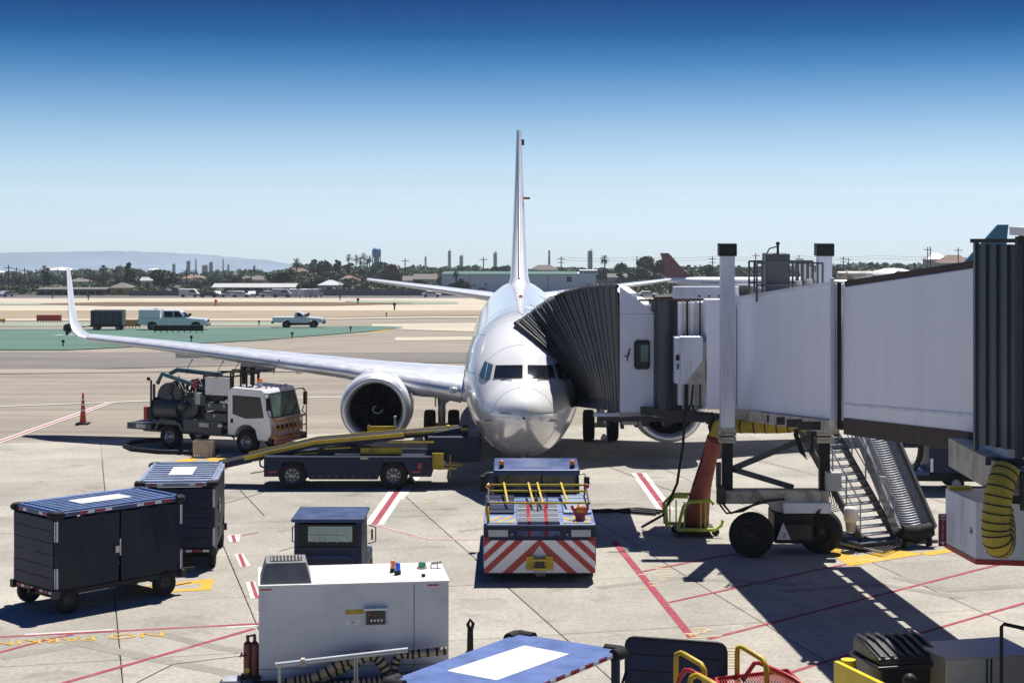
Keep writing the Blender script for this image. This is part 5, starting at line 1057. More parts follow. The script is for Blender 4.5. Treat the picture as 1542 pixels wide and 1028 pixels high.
MB().sweep([cb_ - sd * .45 - co + up * .02, cb_ - co - up * .16 - Vector((0, .05, 0)), cb_ + sd * .45 - co + up * .02], [.17, .24, .17], 12).build('rubber_stop', 'rubber', ch)
for s in (-1, 1): MB().bar(cb_ + sd * s * .42 - co - Vector((0, 0, .4)), cb_ + sd * s * .42 - co, .06).build('leg', 'grey', ch); 
MB().bar(cb_ - sd * .7 - co - Vector((0, 0, .3)), cb_ + sd * .6 - co - Vector((0, 0, .3)), .08).build('base_bar', 'grey', ch)
for s in (-1, 1): MB().cyl(cb_ + sd * (s * .35 - .04) - co - Vector((0, 0, .3)), cb_ + sd * (s * .35 + .04) - co - Vector((0, 0, .3)), .11, n=12).build('wheel', 'rubber', ch)
MB().box(cb_.lerp(ct, .22) - sd * .58 - co + Vector((0, 0, .55)), (.16, .12, .16)).build('switch_box', 'lgrey', ch)
bk = thing('white_bucket', 'white plastic bucket stacked in another hanging on the stair rail', 'bucket', tuple(Z(1281, 800, .45)))
MB().lathe([(0, .11), (.27, .14), (.3, .15)], (0, 0, 0), (0, 0, 1), 20).build('lower_pail', 'beige', bk); MB().lathe([(.24, .135), (.30, .175), (.52, .17), (.60, .15), (.62, .01)], (0, 0, 0), (0, 0, 1), 20).build('upper_pail', 'white', bk)
# red air duct and its lime trolley
hc = thing('hose_trolley', 'lime green tube framed hose trolley holding the red air duct base', 'trolley', tuple(G(1048, 806)))
b = MB()
loop = lambda pts, r_=.045: b.sweep(pts, r_, 8)
loop([(-.75, -.1, .22), (-.78, 0, .75), (-.55, .1, .98), (-.2, .1, .98)]); loop([(-.75, .5, .22), (-.78, .5, .75), (-.55, .5, .98), (.1, .5, .98), (.2, .5, .8), (.2, .5, .25)])
loop([(-.5, -.3, .20), (-.35, -.35, .8), (-.2, -.35, .92), (.35, -.3, .95), (.42, -.3, .85)]); loop([(-.5, -.3, .2), (.45, -.3, .2), (.62, -.25, .3), (.66, -.2, .42)], .045); loop([(-.75, .5, .22), (.3, .5, .22)])
for x in (-.66, -.5, -.32, .1, .22): loop([(x, -.2 + .3 * (x < -.4), .22), (x, -.2 + .3 * (x < -.4), .9)], .018)
b.build('frame', 'lime', hc)
for x, y in ((.25, -.2), (.5, 0), (-.4, -.2), (-.5, .4)): MB().cyl((x, y - .03, .1), (x, y + .03, .1), .1, n=14).build('castor', 'black', hc)
MB().bb(-.55, .45, -.25, .45, .18, .22).build('deck', 'dark', hc)
rd = thing('air_duct', 'faded red flexible air duct leaning from the trolley up to the bridge', 'air duct', tuple(G(1048, 803))); ro = Vector(rd.location)
pts = [Z(1046, 790, .12), Z(1052, 752, .8), Z(1062, 715, 1.4), Z(1073, 668, 2.15)]
pts = [S(1047, 797, 47.0 - .2), S(1048, 770, 46.6), S(1056, 728, 46.2), S(1066, 690, 45.8), S(1076, 658, 45.4)]
for i in range(5): pts[i].y -= .2
MB().sweep([p - ro for p in pts], [.34, .32, .24, .20, .22], 18).build('duct', 'redhose', rd)
for p, r_ in ((pts[1], .33), (pts[2], .255)): MB().sweep([p - ro - Vector((0, 0, .02)), p - ro + Vector((0, 0, .02))], r_, 18).build('seam', 'redhose', rd)
p5 = pts[-1] - ro; MB().sweep([p5, p5 + Vector((.10, .05, .28)), p5 + Vector((.35, .0, .42))], [.2, .2, .17], 16).build('yellow_cuff', 'yhose', rd)
for k in range(4): q = p5 + Vector((.03 * k, .02 * k, .07 * k)); MB().lathe([(-.012, .205), (.012, .205)], q, (.3, .1, 1), 16).build('hoop', 'black', rd)
MB().sweep([pts[0] - ro + Vector((.35, -.2, .1)), pts[0] - ro + Vector((.2, -.3, .0)), pts[2] - ro + Vector((-.22, -.1, 0)), pts[4] - ro + Vector((-.2, 0, 0))][1:], .015, 6).build('tension_rope', 'black', rd)
cb2 = MB()
for k in range(3): cb2.sweep([G(1000 - 6 * k, 772 + 2 * k) + Vector((0, 0, .05)), G(960, 768 + 3 * k) + Vector((0, 0, .05)), G(915, 772 - k) + Vector((0, 0, .05)), G(870, 770 + 2 * k) + Vector((0, 0, .05))], .045, 7)
tag(cb2.build('ground_cable', 'black'), 'thick black power cables lying on the apron beside the pushback tug', 'cable')
# blue cart with hoses seen below the tunnel
t = thing('hose_cart', 'dark blue enclosed cart with coiled hoses standing beyond the baggage chute', 'cart', tuple(G(1424, 735)), R(-4))
MB().bb(-.6, 1.9, -.8, .8, .55, 2.2).build('body', 'navy', t, bevel=.03); MB().bb(-1.6, -.6, -.8, .8, .5, .62).build('platform', 'tugblue', t); MB().bb(-1.62, -1.55, -.8, .8, .5, 2.0).build('front_frame', 'tugblue', t)
for k in range(4):
    pts = [(-1.1 + .3 * math.cos(a), -.6 + .12 * k, 1.25 + .62 * math.sin(a)) for a in [R(22.5 * q) for q in range(17)]]; MB().sweep(pts, .06, 6).build('coiled_hose', 'black', t)
for z in (.8, 1.9): MB().bb(-.58, -.5, -.82, -.80, z - .2, z + .2).build('reflective_tape', 'tapew', t)
for x in (-1.3, .2, 1.5):
    for y in (-.6, .6): wheel(t, (x, y, .24), .24, .15, side=1 if y > 0 else -1)
MB().bb(-1.5, 1.8, -.6, .6, .3, .5).build('chassis', 'black', t)
t = thing('distant_cart', 'small dark dolly on the apron far below the tunnel', 'dolly', tuple(G(1345, 668)), 0)
MB().bb(-1, 1.2, -.6, .6, .45, .9).build('body', 'dark', t, bevel=.03)
for x in (-.6, .8):
    for y in (-.45, .45): wheel(t, (x, y, .22), .22, .14, side=1 if y > 0 else -1)
# flat grated platform with railing lying beside the stairs
t = thing('grated_ramp', 'low dark grated ramp lying between the bridge wheel and the stairs', 'ramp', (0, 0, 0)); q = [G(1240, 798), G(1215, 812), G(1330, 838), G(1352, 828)]; t.location = q[0]; o_ = q[0]
for k in range(28):
    a = q[0].lerp(q[3], k / 27); c = q[1].lerp(q[2], k / 27); MB().bar(a - o_ + Vector((0, 0, .1)), c - o_ + Vector((0, 0, .1)), .03, .04).build('grate_bar', 'dark', t)
MB().bar(q[0] - o_ + Vector((0, 0, .1)), q[3] - o_ + Vector((0, 0, .1)), .05).bar(q[1] - o_ + Vector((0, 0, .1)), q[2] - o_ + Vector((0, 0, .1)), .05).build('side_bar', 'galv', t)
# ---- a few more paints
M['roofdk'] = mat('faded_dark_blue_roof', (.035, .06, .14), .4, 0, .3, 3, dirt=(.12, .15, .25), dirt_amt=.6)
M['salmon'] = mat('salmon_sign', (.55, .22, .17), .5, 0, .1, 4)
# ================================================================ BAGGAGE CARTS
def bag_cart(lab, loc, rz, L=3.15, wd=1.55, roofm='roofblue', sheet=True, h0=.50, h1=2.02, ribs_long=True, panel_badge=True):
    t = thing('baggage_cart', lab, 'baggage cart', loc, rz, 'covered baggage carts'); a, b_ = L / 2, wd / 2
    fr_ = MB().bb(-a, a, -b_, b_, h0 - .11, h0).build('frame', 'black', t, bevel=.01)
    for sx_ in (-1, 1):
        for sy in (-1, 1): MB().bb(sx_ * a - .06, sx_ * a + .06, sy * b_ - .06, sy * b_ + .06, h0 - .14, h0 + .02).build('corner_guard', 'dark', fr_)
    for sx_ in (-1, 1):
        for sy in (-1, 1): MB().bb(sx_ * a - .05 * (sx_ + 1), sx_ * a - .05 * (sx_ - 1), sy * b_ - .05 * (sy + 1), sy * b_ - .05 * (sy - 1), h0, h1).build('post', 'navy', t)
    # end wall of horizontal planks
    n = 6; hh = (h1 - h0 - .06) / n
    for s in (-1, 1):
        for k in range(n): MB().bb(s * a - .03, s * a - .005 if s > 0 else s * a + .02, -b_ + .05, b_ - .05, h0 + .02 + k * hh, h0 + .02 + (k + 1) * hh - .008).build('plank', 'navy', t, bevel=.006)
    # vinyl curtains with soft folds
    rr = random.Random(int(L * 100 + rz * 50))
    for sy in (-1, 1):
        for q, (x0, x1) in enumerate(((-a + .05, -.03), (.03, a - .05))):
            rows = []
            for i in range(15):
                z = h0 + .01 + (h1 - h0 - .03) * i / 14; row = []
                for j in range(41):
                    u = j / 40; x = x0 + (x1 - x0) * u
                    y = .022 * math.sin(u * 5 + 2.5 * i / 14 + q * 3) * math.sin(i / 14 * 3.1) + .010 * math.sin(u * 11 + q * 2 + i * .12) + .016 * math.sin(u * 7 + 1.3 * i / 14 + sy) + .004 * math.sin(u * 31 + i * .5) + .02 * math.sin(i / 14 * 3.1) * math.sin(u * 3.1)
                    zz = z - (.035 * abs(math.sin(u * 9)) if i == 14 else 0)
                    row.append((x, sy * (b_ - .015 + y), zz))
                rows.append(row)
            MB().grid(rows).build('curtain', 'curtain', t, fix=False)
        MB().bb(-.025, .0, sy * (b_ + .012) - .008, sy * (b_ + .012) + .008, h0 + .55, h0 + .9).build('strap', 'tapew', t); MB().bb(-.14, -.05, sy * (b_ + .03) - .006, sy * (b_ + .03) + .006, h0 + .62, h0 + .76).build('label', 'board', t); MB().bb(.01, .11, sy * (b_ + .03) - .01, sy * (b_ + .03) + .01, h0 + .6, h0 + .78).build('buckle', 'black', t)
    # roof
    rf = MB().bb(-a - .03, a + .03, -b_ - .03, b_ + .03, h1, h1 + .09).build('roof', roofm, t, bevel=.012); zt = h1 + .09
    nr = 9
    if ribs_long:
        for k in range(nr): y = -b_ + .1 + (wd - .2) * k / (nr - 1); MB().bb(-a + .22, a - .22, y - .022, y + .022, zt + .002, zt + .03).build('roof_rib', 'ribpaint', rf, bevel=.008)
    else:
        for k in range(nr): x = -a + .2 + (L - .4) * k / (nr - 1); MB().bb(x - .02, x + .02, -b_ + .1, b_ - .1, zt + .002, zt + .03).build('roof_rib', roofm, rf, bevel=.008)
    for p, q in (((-a + .15, -b_ + .06), (a - .15, -b_ + .06)), ((a - .06, -b_ + .15), (a - .06, b_ - .15)), ((a - .15, b_ - .06), (-a + .15, b_ - .06)), ((-a + .06, b_ - .15), (-a + .06, -b_ + .15))):
        MB().bar((*p, zt + .02), (*q, zt + .02), .05, .04).build('roof_edge', 'ribpaint' if ribs_long else roofm, rf, bevel=.008)
    if sheet: MB().bb(-a * .38, a * .42, -b_ * .32, b_ * .32, zt + .032, zt + .036).build('roof_sheet', 'white', rf)
    for sx_ in (-1, 1):
        for sy in (-1, 1): MB().sweep([(sx_ * (a - .17), sy * (b_ + .03), h1 + .05), (sx_ * (a - .02), sy * (b_ + .02), h1 + .05), (sx_ * (a + .02), sy * (b_ - .02), h1 + .05), (sx_ * (a + .03), sy * (b_ - .17), h1 + .05)], .075, 10).build('corner_bumper', 'rubber', rf)
    # red and white reflective strips
    def tape(x0, y0, x1, y1, z, n, ph=0, hh_=.05):
        for k in range(n):
            u0, u1 = (k + .12) / n, (k + .88) / n; cx_, cy_ = x0 + (x1 - x0) * (u0 + u1) / 2, y0 + (y1 - y0) * (u0 + u1) / 2; Lk = math.hypot(x1 - x0, y1 - y0) * (u1 - u0)
            MB().box((cx_, cy_, z), (Lk, .008, hh_), rz=math.atan2(y1 - y0, x1 - x0)).build('reflector', ('taper', 'tapew')[(k + ph) % 2], t)
    for sy in (-1, 1): tape(-a + .5, sy * (b_ + .035), -a + 1.35, sy * (b_ + .035), h1 + .045, 4); tape(a - 1.2, sy * (b_ + .035), a - .3, sy * (b_ + .035), h1 + .045, 4, 1)
    for sx_ in (-1, 1): tape(sx_ * (a + .035), -b_ + .25, sx_ * (a + .035), -b_ + .6, h1 + .045, 2); tape(sx_ * (a + .035), b_ - .6, sx_ * (a + .035), b_ - .25, h1 + .045, 2, 1); tape(sx_ * (a + .006), -b_ + .1, sx_ * (a + .006), b_ - .1, h0 - .055, 8, 1)
    for sx_ in (-1, 1):
        for sy in (-1, 1):
            for z0 in (h0 + .05, h1 - .5):
                for dy in (.02, .075): MB().bb(sx_ * (a + .004) - .004, sx_ * (a + .004) + .004, sy * (b_ - dy) - .018, sy * (b_ - dy) + .018, z0, z0 + .42).build('reflective_tape', 'tapew', t)
                MB().bb(sx_ * (a - .04) - .018, sx_ * (a - .04) + .018, sy * (b_ + .005) - .004, sy * (b_ + .005) + .004, z0, z0 + .42).build('reflective_tape', 'tapew', t)
    if panel_badge:
        MB().bb(-a - .012, -a - .004, -.02, .42, h0 + .72, h0 + 1.2).build('notice_panel', 'tugblue', t); MB().bb(-a - .016, -a - .013, -.02, .42, h0 + .73, h0 + .75).build('notice_strip', 'tapew', t)
    # running gear
    for x in (-a + .32, a - .42):
        MB().cyl((x, -b_ + .16, .27), (x, b_ - .16, .27), .045, n=10).bb(x - .2, x + .2, -.3, .3, .3, h0 - .1).build('axle', 'black', t)
        for sy in (-1, 1): wheel(t, (x, sy * (b_ - .08), .27), .27, .17, (0, 1, 0), 'dark', .52, side=sy)
    MB().bar((a, 0, h0 - .15), (a + .9, 0, .3), .07).bar((a, -.3, h0 - .15), (a + .5, 0, .36), .04).bar((a, .3, h0 - .15), (a + .5, 0, .36), .04).build('tow_bar', 'black', t)
    MB().bar((-a, 0, h0 - .08), (-a - .14, 0, h0 - .08), .08).build('hitch', 'black', t)
    return t
A1 = Vector((-9.41, 36.95)); A2 = Vector((-7.2, 39.15)); dr = (A2 - A1).normalized(); nr_ = Vector((-dr.y, dr.x)); c1 = A1.lerp(A2, .5) + nr_ * .84
bag_cart('navy curtained baggage cart with ribbed blue roof nearest the left edge', (c1.x, c1.y, 0), math.atan2(dr.y, dr.x), L=(A2 - A1).length, wd=1.68, ribs_long=True)
c2 = Vector((-7.95, 43.3)); bag_cart('navy baggage cart with weathered greyish roof standing behind the other cart', (c2.x, c2.y, 0), R(95), L=3.2, wd=1.76, roofm='roofgrey', h0=.48, h1=1.93, ribs_long=False, panel_badge=False)
# foreground cart cut by the bottom edge
r1, r2, r3 = Z(741, 953, 2.1), Z(913, 969, 2.1), Z(560, 1030, 2.1)
dw = Vector((r2.x - r1.x, r2.y - r1.y)); an = math.atan2(dw.y, dw.x); wdt = dw.length; L3 = 3.2; ctr = Vector((r1.x + r2.x, r1.y + r2.y)) / 2 + Vector((math.sin(an), -math.cos(an))) * L3 / 2
t = thing('flat_roof_cart', 'open sided cart with plain blue roof and white sheet at the bottom edge', 'baggage cart', (ctr.x, ctr.y, 0), an - R(12)); b_ = wdt / 2; a = L3 / 2
rf = MB().bb(-b_, b_, -a, a, 2.02, 2.10).build('roof', 'flatblue' if 'flatblue' in M else 'tugblue', t, bevel=.02)
M['flatblue'] = mat('flat_blue_roof', (.085, .14, .34), .42, 0, .25, 2.5, dirt=(.16, .22, .42), dirt_amt=.5, dirt_scale=1.5); rf.data.materials[0] = M['flatblue']
MB().add([(-.52, -.75, 2.104), (.32, -.78, 2.104), (.40, .95, 2.104), (-.40, 1.02, 2.104)], [(0, 1, 2, 3)]).build('roof_sheet', 'white', rf)
for sx_ in (-1, 1):
    for sy in (-1, 1): MB().sweep([(sx_ * (b_ + .0), sy * (a - .25), 2.06), (sx_ * (b_ + .02), sy * (a - .03), 2.06), (sx_ * (b_ - .03), sy * (a + .02), 2.06), (sx_ * (b_ - .28), sy * (a + .0), 2.06)], .09, 12).build('corner_bumper', 'rubber', rf)
    for sy in (-1, 1): MB().bb(sx_ * (b_ - .07) - .05, sx_ * (b_ - .07) + .05, sy * (a - .07) - .05, sy * (a - .07) + .05, .5, 2.02).build('post', 'navy', t, bevel=.01)
    for k in range(14): MB().bb(sx_ * (b_ + .004) - .004, sx_ * (b_ + .004) + .004, -a + .3 + k * .19, -a + .44 + k * .19, 2.035, 2.085).build('reflector', ('taper', 'tapew')[k % 2], t)
MB().bb(-b_, b_, -a, a, .38, .5).build('deck', 'navy', t)
for x in (-1, 1):
    for y in (-1.1, 1.1): wheel(t, (x * (b_ - .1), y, .27), .27, .17, (1, 0, 0), 'dark', .52, side=x)
# ================================================================ BAGGAGE TRACTOR
t = thing('baggage_tractor', 'dark blue baggage tractor with enclosed cab seen from behind', 'tractor', (-3.93, 39.3, 0), R(90)); t.scale = (1, 1, .91)
MB().bb(-1.1, 1.6, -.75, .75, .28, .78).build('chassis', 'navy', t, bevel=.05)
MB().bb(.2, 1.6, -.62, .62, .78, 1.02).build('hood', 'navy', t, bevel=.05)
bp = MB().bb(-1.16, -1.08, -.78, .78, .3, .74).build('rear_bumper', 'navy', t, bevel=.02)
for s in (-1, 1):
    MB().bb(-1.175, -1.162, s * .48 - .1, s * .48 + .08, .50, .57).build('reflector', 'tapew', bp); MB().bb(-1.175, -1.162, s * .66 - .1, s * .66 + .06, .50, .57).build('reflector', 'taper', bp)
for x in (-1.0, .35):
    for y in (-.68, .68): MB().bar((x, y, .7), (x + (.12 if x > 0 else .02), y * .97, 1.86), .08, .1).build('cab_post', 'navy', t)
MB().prism([(-1.12, 1.88), (.55, 1.88), (.5, 1.96), (-1.08, 1.97)], -.78, .78, lambda u, v, w_: (u, w_, v)).build('cab_roof', 'roofdk', t, bevel=.03)

MB().bb(-1.06, -1.02, -.66, .66, .72, 1.30).build('rear_panel', 'navy', t, bevel=.01); MB().bb(-1.03, -1.01, -.64, .64, 1.08, 1.82).build('rear_window', 'black', t)
M['seethru'] = mat('pale_green_glass', (.30, .40, .36), .1, 0, .15, 2); 
MB().bb(-1.045, -1.035, -.52, .42, 1.42, 1.78).build('window_glass', 'seethru', t)
for k in range(4): MB().bb(-1.06, -1.046, -.42 + .21 * k, -.40 + .21 * k, 1.40, 1.74).build('guard_bar', 'galv', t)
MB().bb(-1.06, -1.046, -.43, .43, 1.55, 1.57).build('guard_bar', 'galv', t)
MB().sweep([(-1.16, -.56, .78), (-1.18, -.56, 1.0), (-1.18, -.45, 1.1), (-1.18, .45, 1.1), (-1.18, .56, 1.0), (-1.16, .56, .78)], .022, 8).build('rear_rail', 'tugblue', t)
MB().bb(-1.0, .3, -.72, -.70, .75, 1.8).bb(-1, .3, .70, .72, .75, 1.8).build('side_curtain', 'curtain', t)['kind'] = 'stuff'
MB().bb(.38, .42, -.66, .66, 1.05, 1.84).build('windshield', 'glass', t)
for s in (-1, 1):
    MB().sweep([(.3, s * .75, 1.1), (.3, s * .92, 1.15), (.3, s * .92, 1.5), (.3, s * .76, 1.55)], .015, 6).bb(.26, .3, s * .84 - .02, s * .84 + .02, 1.2, 1.45).build('mirror', 'black', t)
    for x in (-.65, 1.15): wheel(t, (x, s * .66, .3), .3, .22, (0, 1, 0), 'dark', .5, side=s)
MB().bar((-1.1, 0, .45), (-1.35, 0, .4), .12, .1).build('hitch', 'black', t)
MB().sweep([(-.5, .0, .9), (-.45, 0, 1.2), (-.3, 0, 1.4)], [.28, .26, .12], 12).build('driver_seat', 'black', t)
# ================================================================ PUSHBACK TUG
T = thing('pushback_tug', 'blue pushback tug with red and white chevron front and yellow rails under the aircraft nose', 'pushback tug', (.62, 42.9, 0), 0)
ty = -2.6
bd = MB().bb(-1.27, 1.27, ty, 3.5, .35, 1.02).build('body', 'tugblue', T, bevel=.04)
cvb = MB().bb(-1.25, 1.25, ty - .05, ty - .002, .22, .95).build('chevron_board', 'tapew', T)
# diagonal red bars, clipped to the board and mirrored about the middle
def clip(poly, x0, x1, z0, z1):
    def cl(P_, f, ins):
        o = []
        for i in range(len(P_)):
            a_, c_ = P_[i], P_[(i + 1) % len(P_)]; ia, ic = ins(a_), ins(c_)
            if ia: o.append(a_)
            if ia != ic: k = f(a_, c_); o.append((a_[0] + (c_[0] - a_[0]) * k, a_[1] + (c_[1] - a_[1]) * k))
        return o
    for f, ins in ((lambda a_, c_: (x0 - a_[0]) / (c_[0] - a_[0]), lambda p: p[0] >= x0), (lambda a_, c_: (x1 - a_[0]) / (c_[0] - a_[0]), lambda p: p[0] <= x1), (lambda a_, c_: (z0 - a_[1]) / (c_[1] - a_[1]), lambda p: p[1] >= z0), (lambda a_, c_: (z1 - a_[1]) / (c_[1] - a_[1]), lambda p: p[1] <= z1)):
        if not poly: return poly
        poly = cl(poly, f, ins)
    return poly
for s in (-1, 1):
    for k in range(6):
        u = .0 + k * .36; w_ = .185       # bar foot; bars lean towards the middle at the top
        q = clip([(u, .22 + .95 - .22 + .0), (u + w_, .95), (u + w_ + .80, .22), (u + .80, .22)], .0, 1.25, .22, .95) if k else clip([(-.19, .95), (0.04, .95), (.84, .22), (.62, .22)], 0, 1.25, .22, .95)
        if len(q) > 2: MB().xz([(s * x, z) for x, z in q], ty - .056, ty - .051).build('red_stripe', 'taper', cvb)
    q = clip([(.9 - .42 * 5 - .2, .95), (.1, .95), (.1, .22)], 2, 3, 0, 1)
MB().bb(-1.26, 1.26, ty - .03, ty + .02, .96, 1.28).build('lamp_panel', 'navy', T, bevel=.01)
for s in (-1, 1):
    MB().bb(s * .93 - .22, s * .93 + .22, ty - .06, ty - .032, 1.03, 1.19).build('headlight', 'lgrey', T, bevel=.01); MB().bb(s * 1.19 - .07, s * 1.19 + .07, ty - .045, ty - .032, .97, 1.02).build('marker_strip', 'maroon', T)
    MB().ball((s * .62, ty - .02, 1.08), .035, 8).build('bolt', 'galv', T)
cp_ = MB().xz([(-.3, .30), (.3, .30), (.3, .60), (.12, .62), (.08, .56), (-.08, .56), (-.12, .62), (-.3, .60)], ty - .12, ty - .062).build('tow_coupling', 'yellow', T, bevel=.01)
MB().cyl((0, ty - .2, .36), (0, ty - .2, .56), .1, n=14).build('coupling_pin', 'dark', cp_); MB().bb(-.14, .14, ty - .3, ty - .12, .33, .37).bb(-.14, .14, ty - .3, ty - .12, .53, .57).build('coupling_jaw', 'yellow', cp_)
MB().xz([(-.14, .64), (.14, .64), (0, .84)], ty - .062, ty - .058).build('warning_plate', 'board', cvb); text('warning_mark', '注意'[:0] or '!', .12, 'maroon', cvb, Matrix.Translation((0, ty - .064, .71)) @ Matrix.Rotation(R(90), 4, 'X'))
for k in range(5): MB().sweep([(-.1 + .05 * k, ty - .15, .32), (-.09 + .05 * k, ty - .17, .22), (-.05 + .04 * k, ty - .15, .16)], .01, 4).build('chain', 'galv', cp_)
# deck with walkway plates
dk = MB().bb(-1.26, 1.26, ty + .02, 1.5, 1.03, 1.30).build('deck', 'deckblue' if 'deckblue' in M else 'tugblue', T, bevel=.02)
M['deckblue'] = mat('worn_light_blue_deck', (.16, .22, .42), .45, .1, .3, 4, dirt=(.05, .06, .12), dirt_amt=.7, dirt_scale=3); dk.data.materials[0] = M['deckblue']
for k in range(4):
    y0 = ty + .06 + k * .62; pl = MB().bb(-.5, .46, y0, y0 + .58, 1.305, 1.34).build('tread_plate', 'galv', dk, bevel=.005)
    for i in range(8): MB().bb(-.48, .44, y0 + .03 + i * .068, y0 + .052 + i * .068, 1.341, 1.352).build('tread_rib', 'lgrey', pl)
    for x in (-.24, .16): MB().bb(x - .035, x + .035, y0, y0 + .58, 1.353, 1.357).build('red_strip', 'p_tape' if 'p_tape' in M else 'taper', pl)
for s in (-1, 1):
    hp_ = MB().bb(s * .86 - .32, s * .86 + .32, ty + .08, ty + .95, 1.302, 1.315).build('hazard_panel', 'roofgrey', dk)
    for k in range(5):
        x0 = s * .86 - .32; q = clip([(x0 - .35 + .26 * k, 0), (x0 - .26 + .26 * k, 0), (x0 + .09 + .26 * k, .87), (x0 + .0 + .26 * k, .87)] if s < 0 else [(x0 + .0 + .26 * k, 0), (x0 + .09 + .26 * k, 0), (x0 - .26 + .26 * k, .87), (x0 - .35 + .26 * k, .87)], x0, x0 + .64, 0, .87)
        if len(q) > 2: MB().add([(u, ty + .08 + v, 1.320) for u, v in q], [tuple(range(len(q)))]).build('hazard_stripe', 'yellow', hp_, fix=False)
    MB().bb(s * .9 - .33, s * .9 + .33, ty + 1.3, 1.3, 1.302, 1.36).build('engine_cover', 'navy' if s < 0 else 'roofgrey', dk, bevel=.02)
text('plate_lettering', 'TUG', .2, 'white', dk, Matrix.Translation((-.92, ty + 2.65, 1.365)), .002, sx_=1.2)
MB().bb(-1.2, -.62, ty + 2.35, ty + 2.95, 1.345, 1.363).build('name_panel', 'tugblue', dk, bevel=.01)
MB().sweep([(-1.16, ty + .15, 1.3), (-1.2, ty + .15, 1.62), (-1.17, ty + .15, 1.68), (-1.14, ty + .15, 1.3)], .025, 8).build('grab_handle', 'yellow', dk)
MB().add([(-.5, ty + .05, 1.345), (.46, ty + .05, 1.345), (.46, ty - .075, 1.05), (-.5, ty - .075, 1.05), (-.5, ty + .03, 1.30), (.46, ty + .03, 1.30), (.46, ty - .06, 1.05), (-.5, ty - .06, 1.05)], [(0, 1, 2, 3), (7, 6, 5, 4), (0, 3, 7, 4), (1, 5, 6, 2)]).build('ramp_lip', 'galv', dk)
for x in (-.24, .16): MB().add([(x - .035, ty + .05, 1.35), (x + .035, ty + .05, 1.35), (x + .035, ty - .08, 1.05), (x - .035, ty - .08, 1.05)], [(0, 1, 2, 3)]).build('red_strip', 'taper', dk)
for x in (-.42, .38): MB().bb(x - .05, x + .05, ty - .14, ty - .03, 1.0, 1.09).build('lip_hinge', 'navy', dk)
# yellow guard rails over the deck
for y, z in ((ty + 1.7, 1.50), (ty + 3.3, 1.52), (ty + 3.75, 1.60)): MB().bar((-1.15, y, z), (1.22, y, z), .045).build('guard_rail', 'yellow', T)
for x in (-.72, -.12, .1, .68): MB().bar((x, ty + 1.7, 1.50), (x - .1, ty + 3.8, 1.64), .045).build('guard_rail', 'yellow', T)
for s in (-1, 1):
    for y, z in ((ty + 1.7, 1.50), (ty + 3.7, 1.6)): MB().bar((s * 1.16, y, 1.3), (s * 1.16, y, z), .04).build('rail_post', 'rust', T)
    MB().bar((s * 1.18, ty + 1.6, 1.50), (s * 1.18, ty + 3.8, 1.62), .04).build('guard_rail', 'rust', T)
    MB().ball((s * 1.2, ty + 3.3, 1.64), .06, 10).build('work_lamp', 'amber' if s < 0 else 'taper', T)
MB().sweep([(-.02, ty + 1.4, 1.36), (0, ty + 2.4, 1.42), (-.05, ty + 3.4, 1.45)], .02, 6).sweep([(.2, ty + 1.9, 1.36), (.22, ty + 2.6, 1.45), (.1, ty + 3.5, 1.48)], .02, 6).build('cable', 'black', T)
bc = MB().cyl((.93, ty + .42, 1.3), (.93, ty + .42, 1.52), .12, .1, 16).build('beacon_base', 'maroon', dk); MB().ball((.93, ty + .42, 1.55), .11, 14, 1.1).build('beacon_dome', 'orange', bc)
for a in range(5): MB().sweep([(.93 + .12 * math.cos(a * 1.2), ty + .5 + .1 * math.sin(a * 1.2), 1.42), (.93 + .2 * math.cos(a * 1.2 + .5), ty + .52 + .18 * math.sin(a * 1.2 + .5), 1.62)], .035, 8).build('red_fitting', 'red', bc)
# cab
MB().bb(-1.05, 1.02, 1.5, 3.4, 1.02, 1.34).build('cab_base', 'navy', T, bevel=.03)
for s in (-1, 1):
    MB().bar((s * 1.0, 1.55, 1.3), (s * .98, 1.68, 1.88), .1, .1).build('pillar', 'navy', T); MB().bar((s * 1.0, 3.3, 1.3), (s * .98, 3.25, 1.88), .1, .1).build('pillar', 'navy', T)
    MB().bb(s * 1.0 - .01, s * 1.0 + .01, 1.7, 3.2, 1.36, 1.84).build('side_window', 'glass', T)
M['tugglass'] = mat('tug_windscreen', (.05, .075, .075), .08, 0, .8, 3, spec=.8)
MB().bar((-.97, 1.6, 1.60), (.97, 1.6, 1.60), .03, .50).build('windscreen', 'tugglass', T); MB().bb(.10, .14, 1.56, 1.60, 1.36, 1.85).build('screen_divider', 'black', T); MB().bar((.06, 1.56, 1.7), (.3, 1.55, 1.44), .015).build('wiper', 'black', T)
MB().bb(-1.02, 1.02, 3.28, 3.32, 1.36, 1.84).build('rear_window', 'glass', T)
rfm = MB().yz([(1.45, 1.86), (3.45, 1.86), (3.45, 1.92), (3.2, 1.97), (1.7, 1.97), (1.45, 1.92)], -1.08, 1.05).build('cab_roof', 'roofblue', T, bevel=.04); MB().bb(-1.09, 1.06, 1.41, 1.448, 1.80, 1.92).build('roof_visor', 'tugblue', rfm)
for s in (-1, 1): bs = MB().cyl((s * .88, 1.65, 1.97), (s * .88, 1.65, 2.03), .06, n=14).build('beacon_base', 'black', rfm); MB().ball((s * .88, 1.65, 2.07), .065, 12, 1.15).build('beacon_dome', 'amber', bs)
MB().sweep([(-1.05, 1.5, 1.85), (-1.22, 1.5, 1.85), (-1.33, 1.5, 1.8)], .018, 6).build('mirror_arm', 'galv', T); MB().bb(-1.42, -1.25, 1.45, 1.55, 1.38, 1.78).build('mirror', 'black', T, bevel=.02)
